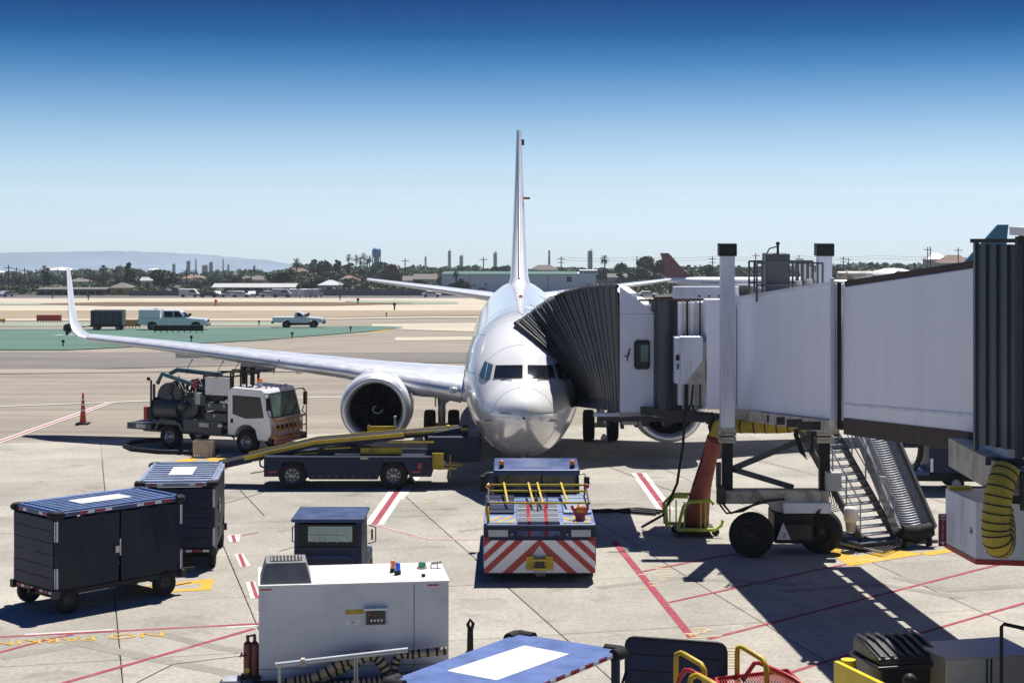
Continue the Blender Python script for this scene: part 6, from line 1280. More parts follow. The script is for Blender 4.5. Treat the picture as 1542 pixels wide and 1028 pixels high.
MB().sweep([(1.05, 1.5, 1.82), (1.18, 1.5, 1.82), (1.22, 1.5, 1.7), (1.2, 1.5, 1.4)], .018, 6).build('mirror_arm', 'galv', T); MB().bb(1.16, 1.3, 1.45, 1.55, 1.55, 1.75).build('mirror', 'black', T, bevel=.02)
for x in (-1.08, 1.08):
    for y in (-1.6, 2.3): wheel(T, (x, y, .48), .48, .36, (1, 0, 0), 'navy', .5, side=1 if x > 0 else -1)
MB().bb(-1.1, 1.1, ty + .1, 3.4, .2, .36).build('underbody', 'black', T)
# ================================================================ BELT LOADER
Lo = thing('belt_loader', 'dark blue belt loader with yellow side rails reaching to the aircraft hold', 'belt loader', (-4.95, 54.4, 0), 0)
MB().xz([(-2.45, .38), (-1.98, .38), (-1.9, .8), (-1.28, .8), (-1.1, .3), (.95, .3), (1.1, .8), (1.72, .8), (1.9, .38), (2.55, .38), (2.55, .98), (-2.45, .98)], -.95, .95).build('body', 'navy', Lo, bevel=.02)
for x in (-1.6, 1.42):
    for y in (-.85, .8): wheel(Lo, (x, y, .42), .42, .28, (0, 1, 0), 'galv', .55, side=-1 if y < 0 else 1)
for x in (-2.2, 2.1): MB().bb(x - .12, x + .12, -.957, -.952, .5, .55).build('reflector', 'taper', Lo)
MB().bb(2.15, 2.25, -.957, -.952, .62, .78).build('reflector', 'taper', Lo); MB().cyl((2.35, -.96, .74), (2.35, -.95, .74), .08).build('fuel_cap', 'black', Lo); MB().bb(.55 - .12, .55 + .12, -.957, -.952, .9, .96).build('data_plate', 'beige', Lo)
for k in range(9): MB().cyl((-1.0 + .24 * k, -.957, .4), (-1.0 + .24 * k, -.95, .4), .012, n=6).build('bolt', 'galv', Lo)
# conveyor: low rear section, raised front section
def cseg(x0, z0, x1, z1, w_, nm, rail, y_=0):
    a_, c_ = Vector((x0, y_, z0)), Vector((x1, y_, z1)); s_ = MB().bar(a_, c_, w_, .16).build(nm, 'navy', Lo)
    up_ = Vector((0, 0, .085)); MB().bar(a_ + up_, c_ + up_, w_ - .14, .02).build('belt', 'rubber', s_)
    for sy in (-1, 1): MB().bar(a_ + Vector((0, sy * w_ / 2, .06)), c_ + Vector((0, sy * w_ / 2, .06)), .05, .11 if nm == 'conveyor' else .07).build('side_rail', rail, s_)
    return s_
c1_ = cseg(-4.0, .58, -2.9, .82, 1.0, 'conveyor_nose', 'navy'); c2_ = cseg(-3.1, .80, -1.0, 1.28, 1.02, 'conveyor', 'yellow'); c3_ = cseg(-1.0, 1.28, 1.7, 1.52, 1.02, 'conveyor', 'yellow'); c4_ = cseg(1.0, 1.42, 3.6, 1.62, .9, 'conveyor_head', 'yellow', .5)
MB().bar((2.6, -.1, 1.35), (3.5, .1, 1.5), .1, .5).bb(2.4, 4.0, -.45, .9, .75, 1.5).build('head_housing', 'navy', Lo, bevel=.03)
MB().bar((-4.3, .0, .48), (-3.9, 0, .58), 1.0, .12).build('conveyor_lip', 'tugblue', Lo); MB().bb(-3.85, -3.6, -.56, -.53, .55, .75).build('label_plate', 'board', Lo); MB().bar((-4.15, -.54, .50), (-3.8, -.54, .56), .02, .1).build('red_strip', 'taper', Lo)
MB().bb(1.0 - .6, 1.65, -.6, -.5, 1.0, 1.2).build('side_box', 'yellow', Lo, bevel=.02); text('box_number', '474', .11, 'black', Lo, Matrix.Translation((.75, -.605, 1.1)) @ Matrix.Rotation(R(90), 4, 'X'))
for q in (((-.7, -.56, 1.16), (.1, -.56, 1.2)), ((-1.6, -.56, 1.0), (-.9, -.56, 1.05)), ((1.2, -.56, 1.36), (2.6, -.56, 1.36))): MB().bar(*q, .04).build('lower_rail', 'yellow', Lo)
MB().bb(-.9, .9, -.5, .5, .98, 1.1).build('lift_frame', 'dark', Lo); MB().bar((-1.4, -.4, 1.0), (.8, -.4, 1.36), .09).bar((1.5, -.4, 1.0), (-.2, -.4, 1.34), .09).build('scissor_arm', 'dark', Lo); MB().bb(-.35, .4, -.75, -.5, 1.0, 1.04).build('seat_step', 'galv', Lo)
for x in (.55, 1.35): MB().bar((x, .75, 1.4), (x, .75, 1.72 + .18 * (x > 1)), .06).build('hand_post', 'galv', Lo)
MB().bar((.5, .75, 1.62), (1.4, .75, 1.62), .08, .12).bb(.5, 1.4, .7, .78, 1.46, 1.60).build('stop_plate', 'yellow', Lo); MB().ball((1.35, .75, 1.95), .05, 8).build('lamp', 'galv', Lo)
MB().ball((3.0, .2, 1.75), .07, 10, .6).build('roller_cap', 'yellow', Lo)
MB().bb(2.56, 2.9, -.7, -.3, .62, 1.05).bb(2.56, 3.3, -.6, -.55, .55, .6).bar((2.56, -.6, .72), (3.45, -.6, .66), .03).bar((2.56, -.2, .72), (3.45, -.2, .66), .03).bar((3.1, -.6, .3), (3.1, -.6, .98), .03).build('ladder_frame', 'yellow', Lo)
MB().bb(2.7, 2.95, -.65, -.4, .68, .82).build('battery_box', 'lgrey', Lo)
MB().sweep([(-2.5, -.6, .9), (-2.62, -.6, .8), (-2.6, -.6, .65), (-2.46, -.6, .6)], .03, 6).build('cable', 'black', Lo); MB().bar((-2.9, -.5, .42), (-2.4, -.5, .5), .05, .03).build('foot_step', 'yellow', Lo)
ck = thing('wheel_chock', 'small dark wheel chock beside the belt loader front wheel', 'wheel chock', tuple(G(617, 727))); MB().xz([(-.18, 0), (.18, 0), (.02, .22)], -.25, .25).build('wedge', 'black', ck)
# ================================================================ HYDRANT SERVICE TRUCK
H_ = thing('hydrant_service_truck', 'white cab refuelling truck with grey pumps and reels behind and amber front guard', 'truck', (-10.2, 62.6, 0), R(-26))
fx, bx = 1.75, -1.45
for x, hb in ((fx, 'galv'), (bx, 'galv')):
    for s in (-1, 1): wheel(H_, (x, s * .82, .42), .42, .27, (0, 1, 0), hb, .55, side=s)
MB().bb(-3.0, 2.6, -.42, .42, .48, .72).build('chassis', 'grey', H_, bevel=.02)
MB().bb(-3.25, -2.2, -1.0, 1.0, .62, .84).build('rear_step', 'grey', H_, bevel=.02); MB().bb(-3.27, -3.25, -.9, .9, .68, .78).build('tail_board', 'dark', H_)
for s in (-1, 1): MB().xz([(bx - .62, .62), (bx - .5, .9), (bx - .25, 1.02), (bx + .25, 1.02), (bx + .5, .9), (bx + .62, .62), (bx + .54, .62), (bx + .44, .84), (bx + .22, .94), (bx - .22, .94), (bx - .44, .84), (bx - .54, .62)], s * .66, s * 1.0).build('mudguard', 'grey', H_)
MB().bb(-.85, .75, -.98, -.5, .62, 1.08).bb(-.85, .75, .5, .98, .62, 1.08).build('side_locker', 'grey', H_, bevel=.02)['kind'] = 'stuff'
MB().bb(-2.2, 1.0, -.9, .9, .84, .94).build('deck', 'grey', H_); MB().bb(.05, .95, -.95, -.2, 1.05, 1.35).bb(.05, .95, -.95, -.2, 1.42, 1.68).build('drawer_locker', 'grey', H_, bevel=.02)['kind'] = 'stuff'
for x, z in ((.2, 1.55), (.8, 1.55), (.4, 1.2)): MB().bb(x, x + .09, -.962, -.952, z, z + .1).build('latch', 'lgrey', H_)
for x, z in ((-2.65, .74), (.05, .92)): MB().bb(x - .2, x + .2, -1.012, -1.002, z - .06, z + .06).build('warning_label', 'board', H_); text('label_text', 'DANGER', .085, 'taper', H_, Matrix.Translation((x, -1.014, z)) @ Matrix.Rotation(R(90), 4, 'X'), sx_=1.1)
MB().bb(.62, .8, -1.0, -.99, .88, .98).build('small_label', 'board', H_)
bdn = MB().bb(.0, 1.0, -.86, -.82, 1.95, 2.55).build('white_panel', 'board', H_)
fr_ = MB()
for x in (-2.35, -.1, .0, 1.05): fr_.bar((x, -.8, .9), (x, -.8, 2.6 if x > -1 else 2.35), .05); fr_.bar((x, .8, .9), (x, .8, 2.6 if x > -1 else 2.35), .05)
for z in (1.9, 2.6): fr_.bar((-.1, -.8, z), (1.05, -.8, z), .05); fr_.bar((-.1, .8, z), (1.05, .8, z), .05)
for x in (-.1, 1.05): fr_.bar((x, -.8, 2.6), (x, .8, 2.6), .05)
fr_.bar((.3, -.4, 2.72), (1.95, -.4, 2.78), .05); fr_.bar((.3, .3, 2.72), (1.95, .3, 2.78), .05)
for x in (1.15, 1.4, 1.65, 1.9): fr_.bar((x, -.4, 2.1), (x, -.4, 2.76), .045); fr_.bar((x, -.4, 2.76), (x, .3, 2.76), .03)
fr_.build('pipe_frame', 'black', H_)['kind'] = 'stuff'
# reels, filters and pumps
def reel(x, y, z, r_, w_, m='grey'):
    o = MB().cyl((x, y - w_ / 2, z), (x, y + w_ / 2, z), r_ * .62, n=20).build('hose_reel', 'black', H_)
    for s in (-1, 1): MB().cyl((x, y + s * w_ / 2 - .02, z), (x, y + s * w_ / 2 + .02, z), r_, n=24).build('reel_flange', m, o)
    for k in range(6): MB().lathe([(-.04, r_ * .85), (0, r_ * .9), (.04, r_ * .85)], (x, y - w_ / 2 + .08 + (w_ - .16) * k / 5, z), (0, 1, 0), 20).build('hose_turn', 'black', o)
    MB().cyl((x, y - w_ / 2 - .08, z), (x, y - w_ / 2, z), r_ * .3, n=14).build('hub', 'grey', o)
reel(-1.7, -.35, 1.75, .52, .5); reel(-.85, -.45, 1.45, .40, .4); reel(-.6, .3, 1.9, .5, .7)
MB().cyl((-2.2, -.6, 1.35), (-1.2, -.6, 1.35), .34, n=20).build('filter_vessel', 'grey', H_); MB().cyl((-2.25, -.6, 1.35), (-2.2, -.6, 1.35), .4, n=20).build('vessel_flange', 'black', H_)
MB().ball((-1.0, -.78, 1.5), .2, 14).build('pump_housing', 'grey', H_); MB().cyl((-2.55, -.8, .95), (-2.55, -.8, 1.4), .1, n=14).build('extinguisher', 'red', H_); MB().cyl((-2.35, -.85, 1.2), (-2.35, -.55, 1.2), .22, n=16).build('hose_nozzle', 'black', H_)
MB().bb(-.38, -.18, -.92, -.8, 1.6, 2.0).build('control_box', 'lgrey', H_, bevel=.01); MB().bb(-.5, -.32, -.9, -.8, 2.15, 2.4).build('red_box', 'maroon', H_)
pi = MB(); pi.sweep([(-2.3, -.5, 2.2), (-2.1, -.5, 2.55), (-.3, -.6, 2.15)], .075, 8); p1 = pi.build('upper_pipe', 'teal', H_)
MB().sweep([(-2.2, .1, 2.5), (-1.9, .1, 2.65), (0, .1, 2.55)], .08, 8).build('upper_pipe', 'teal', H_); MB().sweep([(-2.3, -.7, 2.2), (-2.3, -.7, 1.0)], .05, 8).build('mast', 'grey', H_); MB().ball((-2.5, -.75, 2.38), .07, 8).build('lamp', 'black', H_)
rt2 = random.Random(8)
for k in range(30):
    x0 = -2.2 + .07 * k; pts = [(x0, rt2.uniform(-.7, .6), rt2.uniform(1.1, 1.6)), (x0 + rt2.uniform(-.3, .3), rt2.uniform(-.6, .6), 2.3 + rt2.uniform(0, .25)), (x0 + rt2.uniform(.1, .7), rt2.uniform(-.6, .6), 2.55 + rt2.uniform(-.1, .15)), (x0 + .8, rt2.uniform(-.7, .6), rt2.uniform(1.3, 2.0))]
    V_ = []
    for i in range(13):
        u = i / 12; V_.append(sum((Vector(p) * c for p, c in zip(pts, ((1 - u)**3, 3 * u * (1 - u)**2, 3 * u * u * (1 - u), u**3))), Vector()))
    MB().sweep(V_, rt2.choice((.03, .04, .05)), 6).build('hose', rt2.choice(('black', 'black', 'dark', 'teal')), H_)
for k in range(26):
    x, y, z = rt2.uniform(-2.2, 1.0), rt2.uniform(-.8, .7), rt2.uniform(.98, 1.9)
    if rt2.random() < .5: MB().box((x, y, z), (rt2.uniform(.08, .3), rt2.uniform(.08, .3), rt2.uniform(.08, .35)), bool(k % 2) * .4).build('pump_block', rt2.choice(('grey', 'dark', 'black')), H_, bevel=.01)
    else: MB().cyl((x, y, z), (x + rt2.uniform(-.3, .3), y, z + rt2.uniform(.1, .4)), rt2.uniform(.04, .1), n=12).build('valve', rt2.choice(('grey', 'lgrey', 'dark')), H_)
for k, x in enumerate((1.15, 1.5)): MB().cyl((x, -.2, 2.3), (x, -.2, 2.85), .08, n=12).cyl((x, -.2, 2.85), (x, -.2, 2.92), .13, n=12).build('vent_stack', 'black', H_)
for x, y in ((-.9, -.7), (.4, -.7), (1.0, -.6), (1.9, .5)): MB().sweep([(x, y, 2.6), (x + .05, y, 2.85), (x + .22, y, 3.08)], .012, 5).ball((x + .23, y, 3.1), .03, 6).build('antenna', 'black', H_)
# cab
cabp = [(1.0, .62), (1.28, .62), (1.38, .86), (1.6, 1.0), (1.9, 1.0), (2.12, .86), (2.22, .5), (2.72, .5), (2.74, 1.25), (2.5, 2.1), (2.4, 2.22), (1.15, 2.26), (1.0, 2.1)]
cabo = MB().xz(cabp, -.98, .98).build('cab', 'truckwhite', H_, bevel=.05)
for s in (-1, 1):
    y = s * .986; dr_ = MB().add([(1.12, y, .72), (1.3, y, 1.0), (1.9, y, 1.08), (2.2, y, .9), (2.62, y, 1.25), (2.42, y, 2.05), (1.15, y, 2.1)], [tuple(range(7))]).build('door', 'truckwhite', cabo); 
    MB().add([(1.22, s * .991, 1.36), (1.75, s * .991, 1.22), (2.50, s * .991, 1.28), (2.36, s * .991, 1.98), (1.22, s * .991, 2.0)], [tuple(range(5))]).build('side_window', 'glass', dr_); MB().bb(1.15, 1.24, s * .995 - .012, s * .995 + .012, 1.05, 1.2).build('door_handle', 'black', dr_)
M['screen'] = mat('truck_windscreen', (.10, .15, .13), .06, 0, .7, 1.2, spec=.9)
MB().add([(2.765, -.86, 1.27), (2.765, .86, 1.27), (2.545, .80, 2.08), (2.545, -.80, 2.08)], [(0, 1, 2, 3)]).build('window_seal', 'black', cabo)
MB().add([(2.768, -.81, 1.31), (2.768, .81, 1.31), (2.56, .76, 2.04), (2.56, -.76, 2.04)], [(0, 1, 2, 3)]).build('windscreen', 'screen', cabo)
for y in (-.3, .35): MB().bar((2.79, y, 1.3), (2.70, y + .4, 1.6), .018).build('wiper', 'black', cabo)
MB().bb(2.73, 2.76, -.6, .6, .82, 1.0).build('grille', 'black', cabo, bevel=.01); MB().bb(2.66, 2.80, -1.0, 1.0, .42, .62).build('front_bumper', 'black', cabo, bevel=.02)
for s in (-1, 1): MB().bb(2.66, 2.765, s * .84 - .13, s * .84 + .13, .72, 1.0).build('headlight', 'lens', cabo, bevel=.02)
for k in range(5): MB().bb(2.3, 2.36, -.6 + .3 * k - .03, -.57 + .3 * k + .02, 2.25, 2.29).build('roof_lamp', 'taper', cabo)
bk_ = MB().cyl((1.9, -.35, 2.26), (1.9, -.35, 2.40), .1, n=14).build('beacon_base', 'lgrey', cabo); MB().ball((1.9, -.35, 2.47), .1, 12).build('beacon_dome', 'amber', bk_)
gd = MB()
for y in [-.95 + 1.9 * k / 7 for k in range(8)]: gd.bar((2.95, y, .62), (2.95, y, 1.22), .035)
for z in (.62, .9, 1.22): gd.bar((2.95, -.95, z), (2.95, .95, z), .035)
for s in (-1, 1): gd.bar((2.95, s * .95, 1.22), (2.7, s * .98, 1.22), .03); gd.bar((2.95, s * .95, .62), (2.7, s * .98, .62), .03)
gd.build('bull_bar', 'orange', H_); MB().bb(2.93, 2.96, -1.0, .55, .42, .60).build('warning_sign_board', 'salmon', H_)
MB().bb(2.92, 2.95, .56, 1.0, .42, .60).build('bumper_end', 'dark', H_)
text('sign_text', 'FLAMMABLE NO SMOKING', .13, 'maroon', H_, Matrix.Translation((2.963, -.22, .51)) @ Matrix.Rotation(R(90), 4, 'Z') @ Matrix.Rotation(R(90), 4, 'X'), sx_=.95); text('sign_text', 'FLAMMABLE NO SMOKING', .11, 'maroon', H_, Matrix.Translation((2.78, -.1, 1.17)) @ Matrix.Rotation(R(90), 4, 'Z') @ Matrix.Rotation(R(90), 4, 'X'), sx_=.95)
for s in (-1, 1):
    MB().sweep([(2.5, s * .95, 2.1), (2.75, s * 1.1, 2.12), (2.8, s * 1.15, 2.0)], .02, 6).sweep([(2.75, s * 1.12, 1.5), (2.72, s * 1.02, 1.35), (2.95, s * .95, 1.22)], .02, 6).build('mirror_arm', 'black', cabo); MB().bb(2.74, 2.82, s * 1.15 - .09, s * 1.15 + .09, 1.55, 2.0).build('mirror', 'black', cabo, bevel=.02)
MB().sweep([(2.95, .95, 1.22), (2.95, .97, 2.0), (2.8, .97, 2.1)], .02, 6).build('guard_post', 'orange', H_)
MB().sweep([(1.3, -.99, .5), (1.25, -.99, .58), (1.0, -.9, .6)], .03, 5).build('step', 'black', cabo)
# hose looping on the ground from the truck
p_ = [G(246, 664), G(200, 668), G(187, 673), G(200, 679), G(240, 683), G(290, 684), G(330, 682)]
tag(MB().sweep([Vector((v.x, v.y, .07)) for v in p_], .075, 8).build('fuel_hose', 'black'), 'thick black hose looping on the ground beside the refuelling truck', 'hose')
cr_ = thing('plastic_crate', 'tan ribbed plastic crate standing on the apron by the refuelling truck', 'crate', tuple(G(307, 687)), R(-4))
for s in (-1, 1):
    for k in range(8): MB().bb(-.31 + .083 * k, -.27 + .083 * k, s * .24 - .012, s * .24 + .012, .02, .55).build('slat', 'plastic', cr_)
    for k in range(6): MB().bb(s * .31 - .012, s * .31 + .012, -.22 + .083 * k, -.18 + .083 * k, .02, .55).build('slat', 'plastic', cr_)
    for z in (.02, .14, .27, .40, .52): MB().bb(-.32, .32, s * .252 - .01, s * .252 + .01, z, z + .03).build('rail', 'plastic', cr_)
MB().bb(-.3, .3, -.22, .22, .0, .05).build('base', 'plastic', cr_); MB().bb(-.22, .22, -.275, -.265, .1, .4).build('label_panel', 'plastic', cr_)
cn = thing('traffic_cone', 'slim orange cone with white bands on a black base at far left', 'cone', tuple(G(125, 638)))
MB().bb(-.25, .25, -.25, .25, 0, .05).build('base', 'black', cn, bevel=.01); MB().cyl((0, 0, .05), (0, 0, 1.15), .13, .035, 18).build('cone_body', 'cone', cn); MB().ball((0, 0, 1.16), .05, 8).build('tip', 'cone', cn)
for z in (.5, .72, .92): MB().lathe([(0, .137 - .083 * z), (.07, .137 - .083 * (z + .07))], (0, 0, z), (0, 0, 1), 18).build('reflective_band', 'tapew', cn)
# ================================================================ FOREGROUND
U = thing('ground_power_unit', 'long white ground power unit with grey vent hood and ribbed hoses in the foreground', 'ground power unit', (0, 0, 0)); p0 = G(385, 1020); 
ul = Vector((-4.42, 31.3)); ur = Vector((-1.12, 31.75)); du = (ur - ul).normalized(); U.location = ((ul.x + ur.x) / 2, (ul.y + ur.y) / 2, 0); U.rotation_euler = (0, 0, math.atan2(du.y, du.x)); hl = (ur - ul).length / 2
ub = MB().bb(-hl, hl, 0, 1.62, .16, 1.80).build('housing', 'gpuw' if 'gpuw' in M else 'white', U, bevel=.015)
M['gpuw'] = mat('gpu_white_panel', (.57, .60, .68), .4, .05, .06, 1.2, dirt=(.34, .35, .39), dirt_amt=.45, dirt_scale=1.0); ub.data.materials[0] = M['gpuw']
MB().bb(-hl - .02, hl + .02, -.02, 1.64, 1.802, 1.83).build('lid', 'white', U, bevel=.006)
MB().bb(hl - .62, hl - .61, -.004, 0, .3, 1.78).build('door_seam', 'black', ub); MB().bb(-hl, hl, -.004, 0, .36, .368).build('base_seam', 'black', ub)
for x0, x1, z in ((-hl + .02, -hl + .62, .62), (-.55, .42, .66)): MB().bb(x0, x1, -.006, -.001, z, z + .012).build('trim_strip', 'tapew', ub)
for x0 in (-hl + .02, hl - .38): MB().bb(x0, x0 + .2, -.006, -.001, 1.74, 1.765).build('reflector', 'taper', ub)
MB().cyl((hl - .14, -.012, .62), (hl - .14, 0, .62), .03).build('lock', 'dark', ub); MB().bb(-.16, .16, -.008, -.001, 1.28, 1.36).build('warning_label', 'yellow', ub); MB().bb(-.16, .1, -.005, -.001, 1.1, 1.18).build('label', 'white', ub)
text('label_text', 'ON', .05, 'black', ub, Matrix.Translation((-.03, -.007, 1.14)) @ Matrix.Rotation(R(90), 4, 'X')); text('warning_mark', '!', .06, 'black', ub, Matrix.Translation((-.12, -.01, 1.32)) @ Matrix.Rotation(R(90), 4, 'X'))
pnl = MB().bb(.18, .56, -.05, -.001, 1.08, 1.36).build('control_panel', 'lgrey', ub, bevel=.01); MB().bb(.16, .58, -.12, -.001, 1.36, 1.39).build('panel_hood', 'white', pnl); MB().bb(.20, .54, -.054, -.051, 1.10, 1.34).build('panel_face', 'dark', pnl); MB().bb(.31, .45, -.058, -.055, 1.23, 1.31).build('screen', 'glass', pnl)
for k in range(4): MB().bb(.28 + .06 * k, .31 + .06 * k, -.06, -.055, 1.15, 1.19).build('button', 'tapew', pnl)
MB().bb(.23, .27, -.06, -.055, 1.26, 1.30).build('red_button', 'taper', pnl)
# grille hood
hq = [(-hl + .02, .05), (-hl + .92, .05), (-hl + .92, 1.0), (-hl + .02, 1.0)]; ht = [(-hl + .12, .2), (-hl + .82, .2), (-hl + .82, .9), (-hl + .12, .9)]
M['hoodgrey'] = mat('grey_hood_paint', (.20, .205, .21), .5, 0, .2, 4)
hd = MB().add([(x, y, 1.832) for x, y in hq] + [(x, y, 2.18) for x, y in ht], [(0, 1, 5, 4), (1, 2, 6, 5), (2, 3, 7, 6), (3, 0, 4, 7), (4, 5, 6, 7)]).build('vent_hood', 'hoodgrey', U, bevel=.01)
MB().bb(-hl + .2, -hl + .76, .3, .8, 2.182, 2.19).build('grille_well', 'black', hd)
for k in range(9): MB().bb(-hl + .22 + .062 * k, -hl + .235 + .062 * k, .3, .8, 2.187, 2.196).build('grille_bar', 'beige', hd)
for k in range(4): MB().bb(-hl + .2, -hl + .76, .36 + .11 * k, .37 + .11 * k, 2.196, 2.202).build('grille_bar', 'beige', hd)
for x, y, m_, r_ in ((hl - .93, .85, 'amber', .05), (hl - .86, .62, 'bluelens', .055)):
    q = MB().cyl((x, y, 1.83), (x, y, 1.90), r_ * 1.1, n=14).build('lamp_base', 'black', U); MB().cyl((x, y, 1.90), (x, y, 2.0), r_, r_ * .9, 16).ball((x, y, 2.0), r_ * .9, 14).build('lamp_dome', m_, q)['kind'] = 'stuff'
q = MB().cyl((hl - .38, 1.1, 1.83), (hl - .38, 1.1, 1.86), .1, n=18).build('lamp_base', 'beige', U); MB().cyl((hl - .38, 1.1, 1.86), (hl - .38, 1.1, 1.93), .075, .07, 18).build('green_lamp', 'greenlens', q)
MB().cyl((hl - .42, .35, 1.83), (hl - .42, .35, 1.88), .035).build('filler_cap', 'black', U); MB().bar((hl - .2, 1.1, 1.92), (hl - .02, 1.1, 1.94), .06, .05).bar((hl - .1, 1.1, 1.83), (hl - .1, 1.1, 1.93), .02).bar((hl - .2, 1.3, 1.83), (hl - .2, 1.1, 1.93), .02).build('latch_bracket', 'beige', U)
MB().bb(-hl - .006, -hl, .1, .25, 1.35, 1.62).build('yellow_label', 'orange', ub)
MB().bb(-hl - .1, hl + .1, -.5, 1.6, .05, .16).build('chassis', 'dark', U)
for x in (-hl + .6, hl - .5):
    for y in (.15, 1.45): wheel(U, (x, y, .2), .2, .14, side=1 if y > 1 else -1)
MB().cyl((-hl + .28, -.75, .62), (hl - .78, -.72, .80), .045, n=12).build('hand_rail', 'lgrey', U)
for x, z in ((-hl + .35, .62), (-.02, .7), (.0, .7)): MB().bar((x, -.74, .1), (x, -.74, z), .05).build('rail_post', 'lgrey', U)
MB().bb(-.95, -.88, -.81, -.69, .60, .72).build('rail_band', 'beige', U)
rh = random.Random(2)
def rhose(pts, r_): ribbed(pts, r_, 'kraft', 'black', U, 'ribbed_hose', MB, .085, 1.10, 12, .04)
rhose([(-1.3, -.4, .2), (-.7, -.45, .32), (-.2, -.4, .55), (.05, -.3, .5)], .085); rhose([(-.7, -.5, .12), (.0, -.55, .2), (.7, -.5, .25), (1.3, -.4, .3)], .085); rhose([(-.6, -.35, .25), (.2, -.35, .62), (.45, -.35, .5), (.6, -.4, .2)], .09)
rhose([(.65, -.3, .25), (.75, -.3, .58), (1.05, -.3, .62), (1.6, -.3, .66)], .07); rhose([(-1.6, -.7, .1), (-.9, -.9, .15), (.0, -.95, .12), (1.0, -.9, .15)], .085); rhose([(-1.5, -1.1, .1), (-.4, -1.2, .12), (.6, -1.15, .12)], .085); rhose([(-2.1, -.3, .1), (-1.6, -.6, .1), (-1.2, -.5, .18)], .08)
M['exred'] = mat('dark_red_cylinder', (.11, .012, .018), .35, 0, .2, 4)
ex = thing('fire_extinguisher', 'pair of dark red fire extinguishers strapped at the left end of the power unit', 'fire extinguisher', (-4.62, 31.35, 0))
for dx in (0, .12): MB().cyl((dx, 0, .25), (dx, 0, .78), .075, n=16).ball((dx, 0, .78), .075, 12).cyl((dx, 0, .84), (dx, 0, .95), .03, n=10).build('cylinder', 'exred', ex)['kind'] = 'stuff'
MB().bar((-.02, -.03, .93), (.14, -.03, .97), .03).bar((-.1, -.02, .6), (.0, -.08, .62), .03).build('handle', 'black', ex); MB().cyl((-.0, -.085, .36), (0, -.08, .36), .05).build('yellow_label', 'yellow', ex); MB().bb(-.12, .24, -.12, .12, .2, .26).build('bracket', 'black', ex); MB().bar((-.13, -.05, .58), (-.09, -.05, .66), .03).build('pin_tag', 'taper', ex)
MB().bb(-.42, -.1, -.2, .2, .12, .2).build('step_plate', 'lgrey', ex); MB().bb(-.5, -.3, -.22, .22, .05, .12).build('step_base', 'black', ex)
tb = thing('tow_hook', 'black upright tow bar end sticking up between the power unit and blue roofed cart', 'tow bar', tuple(Z(708, 962, 1.2)[:2]) + (0,))
MB().cyl((0, 0, .1), (0, .05, 1.35), .07, .05, 12).build('shaft', 'black', tb); MB().sweep([(.0, .05, 1.32), (-.04, .05, 1.44), (0, .05, 1.52), (.05, .05, 1.45), (.02, .05, 1.35)], .03, 8).build('eye', 'black', tb); MB().bar((-.25, 0, .4), (-.06, .02, 1.0), .02).build('safety_rod', 'dark', tb)
# dark padded seat back / tailboard
s1, s2 = Z(943, 965, 1.75), Z(1092, 975, 1.75); dv = s2 - s1; an = math.atan2(dv.y, dv.x); wl = dv.xy.length
tl = thing('tailboard', 'tall black rounded back panel of a cart at the bottom centre right', 'cart back panel', (s1.x, s1.y, 0), an)
rr_ = .12; pts = [(0, .85), (wl, .85)] + [(wl - rr_ + rr_ * math.cos(R(a)), 1.80 - rr_ + rr_ * math.sin(R(a))) for a in (0, 30, 60, 90)] + [(rr_ + rr_ * math.cos(R(a)), 1.80 - rr_ + rr_ * math.sin(R(a))) for a in (90, 120, 150, 180)]
MB().xz(pts, 0, .07).build('back_panel', 'navy', tl, bevel=.015)
for z in (1.05, 1.3, 1.55): MB().bb(.05, wl - .05, -.012, -.001, z, z + .018).build('rib', 'black', tl)
MB().sweep([(.0, .035, .9)] + [(x, .035, z) for x, z in pts[::-1][:8]] + [(wl, .035, .9)], .035, 8).build('edge_tube', 'black', tl)
MB().bb(-.35, wl + .1, -1.6, -.05, .72, .80).build('deck', 'lgrey', tl, bevel=.01); MB().bb(.05, wl - .1, -.06, -.02, .86, .875).build('edge_strip', 'tapew', tl)
for x in (0, wl): MB().bar((x - .12 + .02, -.5, .8), (x, .03, 1.3), .03).build('brace', 'black', tl)
for x in (.2, wl - .2):
    for y in (-.3, -1.3): wheel(tl, (x, y, .27), .27, .16, (1, 0, 0), 'dark', side=1 if x > .5 else -1)
MB().bb(0, wl, -1.5, -.1, .3, .72).build('chassis', 'dark', tl)
# red grated platform with yellow and red rails
rg = thing('maintenance_platform', 'red grated platform with yellow and red looped hand rails at the bottom edge', 'platform', (3.9, 25.8, 0)); ro = Vector(rg.location)
def rail(pxs, d_, m_, r_=.04, closed=False):
    pts = [S(x, y, d_ + dd) - ro for (x, y, dd) in pxs]; sm_ = []
    for i in range(len(pts) - 1):
        a_, c_ = pts[i], pts[i + 1]; sm_ += [a_.lerp(c_, .12), a_.lerp(c_, .88)] if 0 < i < len(pts) - 2 else ([a_, a_.lerp(c_, .9)] if i == 0 else [a_.lerp(c_, .1), c_])
    return MB().sweep(sm_, r_, 10).build('hand_rail', m_, rg)
rail([(1018, 1060, 0), (1018, 985, 0), (1026, 982, 0), (1060, 1002, -.5), (1062, 1060, -.5)], 26.3, 'yellow'); rail([(1110, 1060, 0), (1110, 975, 0), (1117, 973, 0), (1153, 995, -.5), (1157, 1060, -.5)], 27.2, 'yellow')
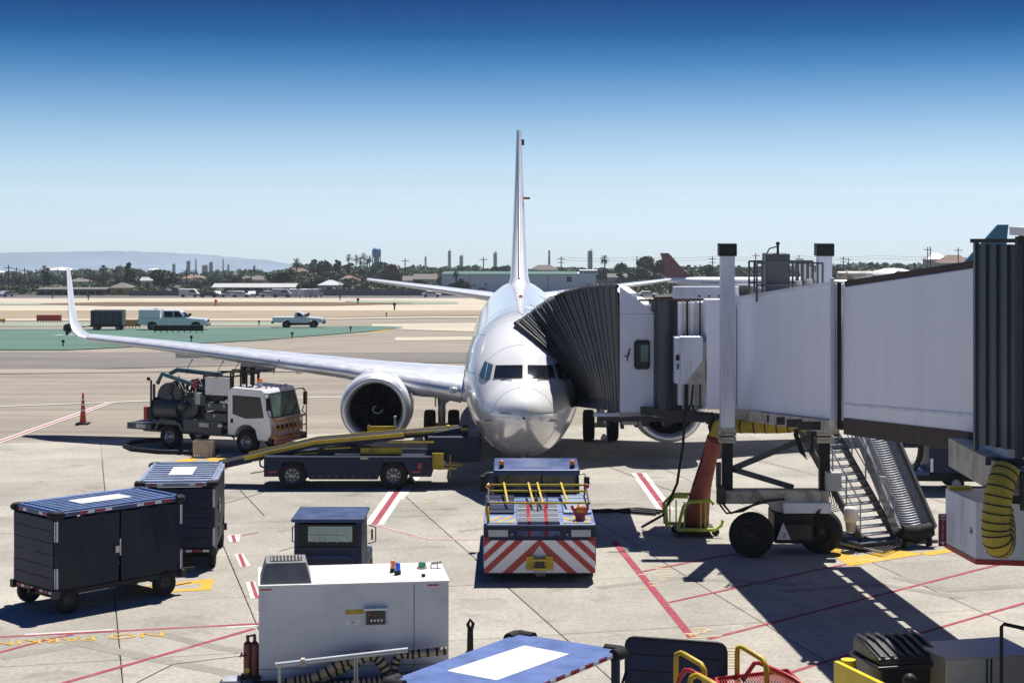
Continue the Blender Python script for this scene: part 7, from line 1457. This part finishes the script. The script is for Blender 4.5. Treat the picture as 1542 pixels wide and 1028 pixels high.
rail([(1020, 1060, 0), (1022, 1022, 0), (1034, 1006, 0), (1080, 1030, -.6), (1100, 1060, -.8)], 26.0, 'red', .035); rail([(1118, 1024, 0), (1138, 995, 0), (1190, 1018, -.6), (1230, 1045, -1)], 27.0, 'red', .035); rail([(1037, 1060, 0), (1040, 1020, 0), (1050, 1015, 0), (1075, 1030, -.5), (1110, 1055, -.8)], 25.6, 'yellow'); rail([(1160, 1008, 0), (1185, 1018, -.2), (1230, 1040, -1)], 27.0, 'yellow', .035)
q = [S(1078, 1024, 27.0), S(1186, 1013, 27.5), S(1226, 1036, 26.0), S(1090, 1046, 25.6)]; zc_ = q[0].z; q = [Vector((v.x, v.y, zc_)) for v in q]
for k in range(30): MB().bar(q[0].lerp(q[1], k / 29) - ro, q[3].lerp(q[2], k / 29) - ro, .012, .03).build('grate_bar', 'red', rg)
for a_, c_ in ((0, 1), (1, 2), (2, 3), (3, 0)): MB().bar(q[a_] - ro + Vector((0, 0, .02)), q[c_] - ro + Vector((0, 0, .02)), .035, .06).build('platform_edge', 'red', rg)
for v in q: MB().bar(v - ro, Vector((v.x, v.y, 0)) - ro, .06).build('leg', 'red', rg)
# yellow barrier
yb = thing('steel_barrier', 'thick bright yellow steel barrier with a round post at the bottom edge', 'barrier', tuple(Z(1262, 995, 1.1)[:2]) + (0,)); yo = Vector(yb.location)
bq = [Z(1259, 994, 1.1) - yo, Z(1342, 1034, 1.1) - yo]; q0, q1 = Vector((bq[0].x, bq[0].y, .75)), Vector((bq[1].x, bq[1].y, .75)); ex_ = q1 + (q1 - q0) * .4
M['byellow'] = mat('bright_yellow_paint', (.72, .56, .01), .4, 0, .08, 4, dirt=(.3, .22, .02), dirt_amt=.4)
MB().bar(q0, ex_, .09, .70).build('plate', 'byellow', yb, bevel=.01); MB().cyl((q0.x + .22, q0.y + .12, 0), (q0.x + .22, q0.y + .12, 1.09), .12, n=20).build('post', 'byellow', yb, bevel=.01); text('painted_mark', 'Z\nY', .1, 'dark', yb, Matrix.Translation(q0 + Vector((.06, -.07, .12))) @ Matrix.Rotation(math.atan2(q1.y - q0.y, q1.x - q0.x), 4, 'Z') @ Matrix.Rotation(R(90), 4, 'X'))
MB().cyl((ex_.x, ex_.y, 0), (ex_.x, ex_.y, 1.0), .1, n=16).build('end_post', 'byellow', yb)
# black wheeled bin
wb = thing('rubbish_bin', 'large black plastic wheeled bin with ribbed lid beside the metal box', 'bin', (0, 0, 0)); c0 = Z(1345, 985, 1.15); wb.location = (c0.x + .08, c0.y, 0); wb.rotation_euler = (0, 0, R(14))
M['binp'] = mat('black_bin_plastic', (.022, .023, .026), .35, 0, .2, 4)
bz = MB(); lo, hi = (.42, .36), (.55, .50)
bz.add([(x * lo[0], y * lo[1], .12) for x, y in ((-1, -1), (1, -1), (1, 1), (-1, 1))] + [(x * hi[0], y * hi[1], 1.08) for x, y in ((-1, -1), (1, -1), (1, 1), (-1, 1))], [(3, 2, 1, 0), (4, 5, 6, 7)] + [(k, (k + 1) % 4, 4 + (k + 1) % 4, 4 + k) for k in range(4)]); bz.build('tub', 'binp', wb, bevel=.03)
MB().bb(-.62, .62, -.56, .54, 1.06, 1.12).build('rim', 'binp', wb, bevel=.02)
ld = MB().yz([(-.52, 1.13), (-.46, 1.22), (.1, 1.34), (.5, 1.36), (.52, 1.13)], -.56, .56).build('lid', 'binp', wb, bevel=.02)
for k in range(7): x = -.48 + .16 * k; MB().yz([(-.48, 1.2), (-.44, 1.26), (.1, 1.39), (.5, 1.41), (.5, 1.3), (.1, 1.3)], x - .035, x + .035).build('lid_rib', 'binp', ld, bevel=.01)
for x in (-.4, .4): MB().cyl((x - .04, .3, .1), (x + .04, .3, .1), .1, n=14).build('wheel', 'rubber', wb)
# stainless cabinet
sb = thing('steel_cabinet', 'brushed stainless steel cabinet at the bottom right corner', 'cabinet', (0, 0, 0)); zc2 = 1.3
k0, k1, k2, k3 = Z(1425, 990, zc2), Z(1371, 967, zc2), Z(1492, 960, zc2), Z(1560, 984, zc2); sb.location = (k0.x, k0.y, 0); so2 = Vector(sb.location)
qq = [Vector((v.x, v.y, 0)) - Vector((so2.x, so2.y, 0)) for v in (k0, k3, k2 + Vector((.2, .1, 0)), k1)]
MB().add([(v.x, v.y, .1) for v in qq] + [(v.x, v.y, zc2 - .03) for v in qq], [(3, 2, 1, 0), (4, 5, 6, 7)] + [(k, (k + 1) % 4, 4 + (k + 1) % 4, 4 + k) for k in range(4)]).build('body', 'stainless', sb, bevel=.01)
cc = sum(qq, Vector()) / 4; MB().add([((v.x - cc.x) * 1.02 + cc.x, (v.y - cc.y) * 1.02 + cc.y, zc2 - .028) for v in qq] + [((v.x - cc.x) * 1.02 + cc.x, (v.y - cc.y) * 1.02 + cc.y, zc2) for v in qq], [(3, 2, 1, 0), (4, 5, 6, 7)] + [(k, (k + 1) % 4, 4 + (k + 1) % 4, 4 + k) for k in range(4)]).build('lid', 'stainless', sb, bevel=.006)
for f_ in (.45, .5): v = qq[0].lerp(qq[1], f_); MB().bb(v.x - .01, v.x + .01, v.y - .02, v.y - .0, .12, zc2 - .04).build('door_seam', 'black', sb)
hr = thing('bent_hand_rail', 'bent black hand rail rising at the bottom right corner', 'hand rail', (0, 0, 0)); hp1 = [S(1508, 1060, 26.3), S(1508, 943, 26.3), S(1512, 939, 26.3), S(1600, 958, 26.0)]; hr.location = (hp1[0].x, hp1[0].y, 0); ho_ = Vector(hr.location)
MB().sweep([hp1[0] - ho_ - Vector((0, 0, .5))] + [p - ho_ for p in hp1], .028, 8).build('tube', 'black', hr); MB().bar(Vector((0, 0, 0)), hp1[0] - ho_, .05).build('post', 'black', hr)
bl_ = thing('round_float', 'black ball ended handle in front of the steel cabinet', 'knob', (0, 0, 0)); v = S(1370, 1024, 27.0); bl_.location = (v.x, v.y, 0); MB().ball((0, 0, v.z), .11, 16).build('knob', 'black', bl_); MB().cyl((0, 0, 0), (0, 0, v.z), .03).build('stem', 'dark', bl_)
# ================================================================ HAZE
hm = bpy.data.materials.new('haze'); hm.use_nodes = True; hn = hm.node_tree; hn.nodes.clear()
ho = hn.nodes.new('ShaderNodeOutputMaterial'); hv = hn.nodes.new('ShaderNodeVolumePrincipled'); hv.inputs['Density'].default_value = .00014; hv.inputs['Color'].default_value = (.76, .88, 1, 1); hv.inputs['Anisotropy'].default_value = .3
hn.links.new(hv.outputs[0], ho.inputs['Volume'])
hz = MB().bb(-2550, 2550, -60, 5500, -290, 40).build('haze', hm, fix=False); stuff(hz); hz['label'] = 'thin blue haze lying over the whole airfield'; hz['category'] = 'haze'

# neighbours that would share a label are told apart by their order from the left
from collections import defaultdict
same = defaultdict(list)
for o in COL.objects:
    if o.parent is None and o.get('label') and o.get('group'): same[o['label']].append(o)
for lab, os_ in same.items():
    if len(os_) > 1:
        os_.sort(key=lambda o: o.location.x / o.location.y); names = {2: ('left one', 'right one'), 3: ('leftmost', 'middle one', 'rightmost')}.get(len(os_))
        if names:
            for o, nm in zip(os_, names):
                if len((lab + ' ' + nm).split()) <= 16: o['label'] = lab + ', ' + nm
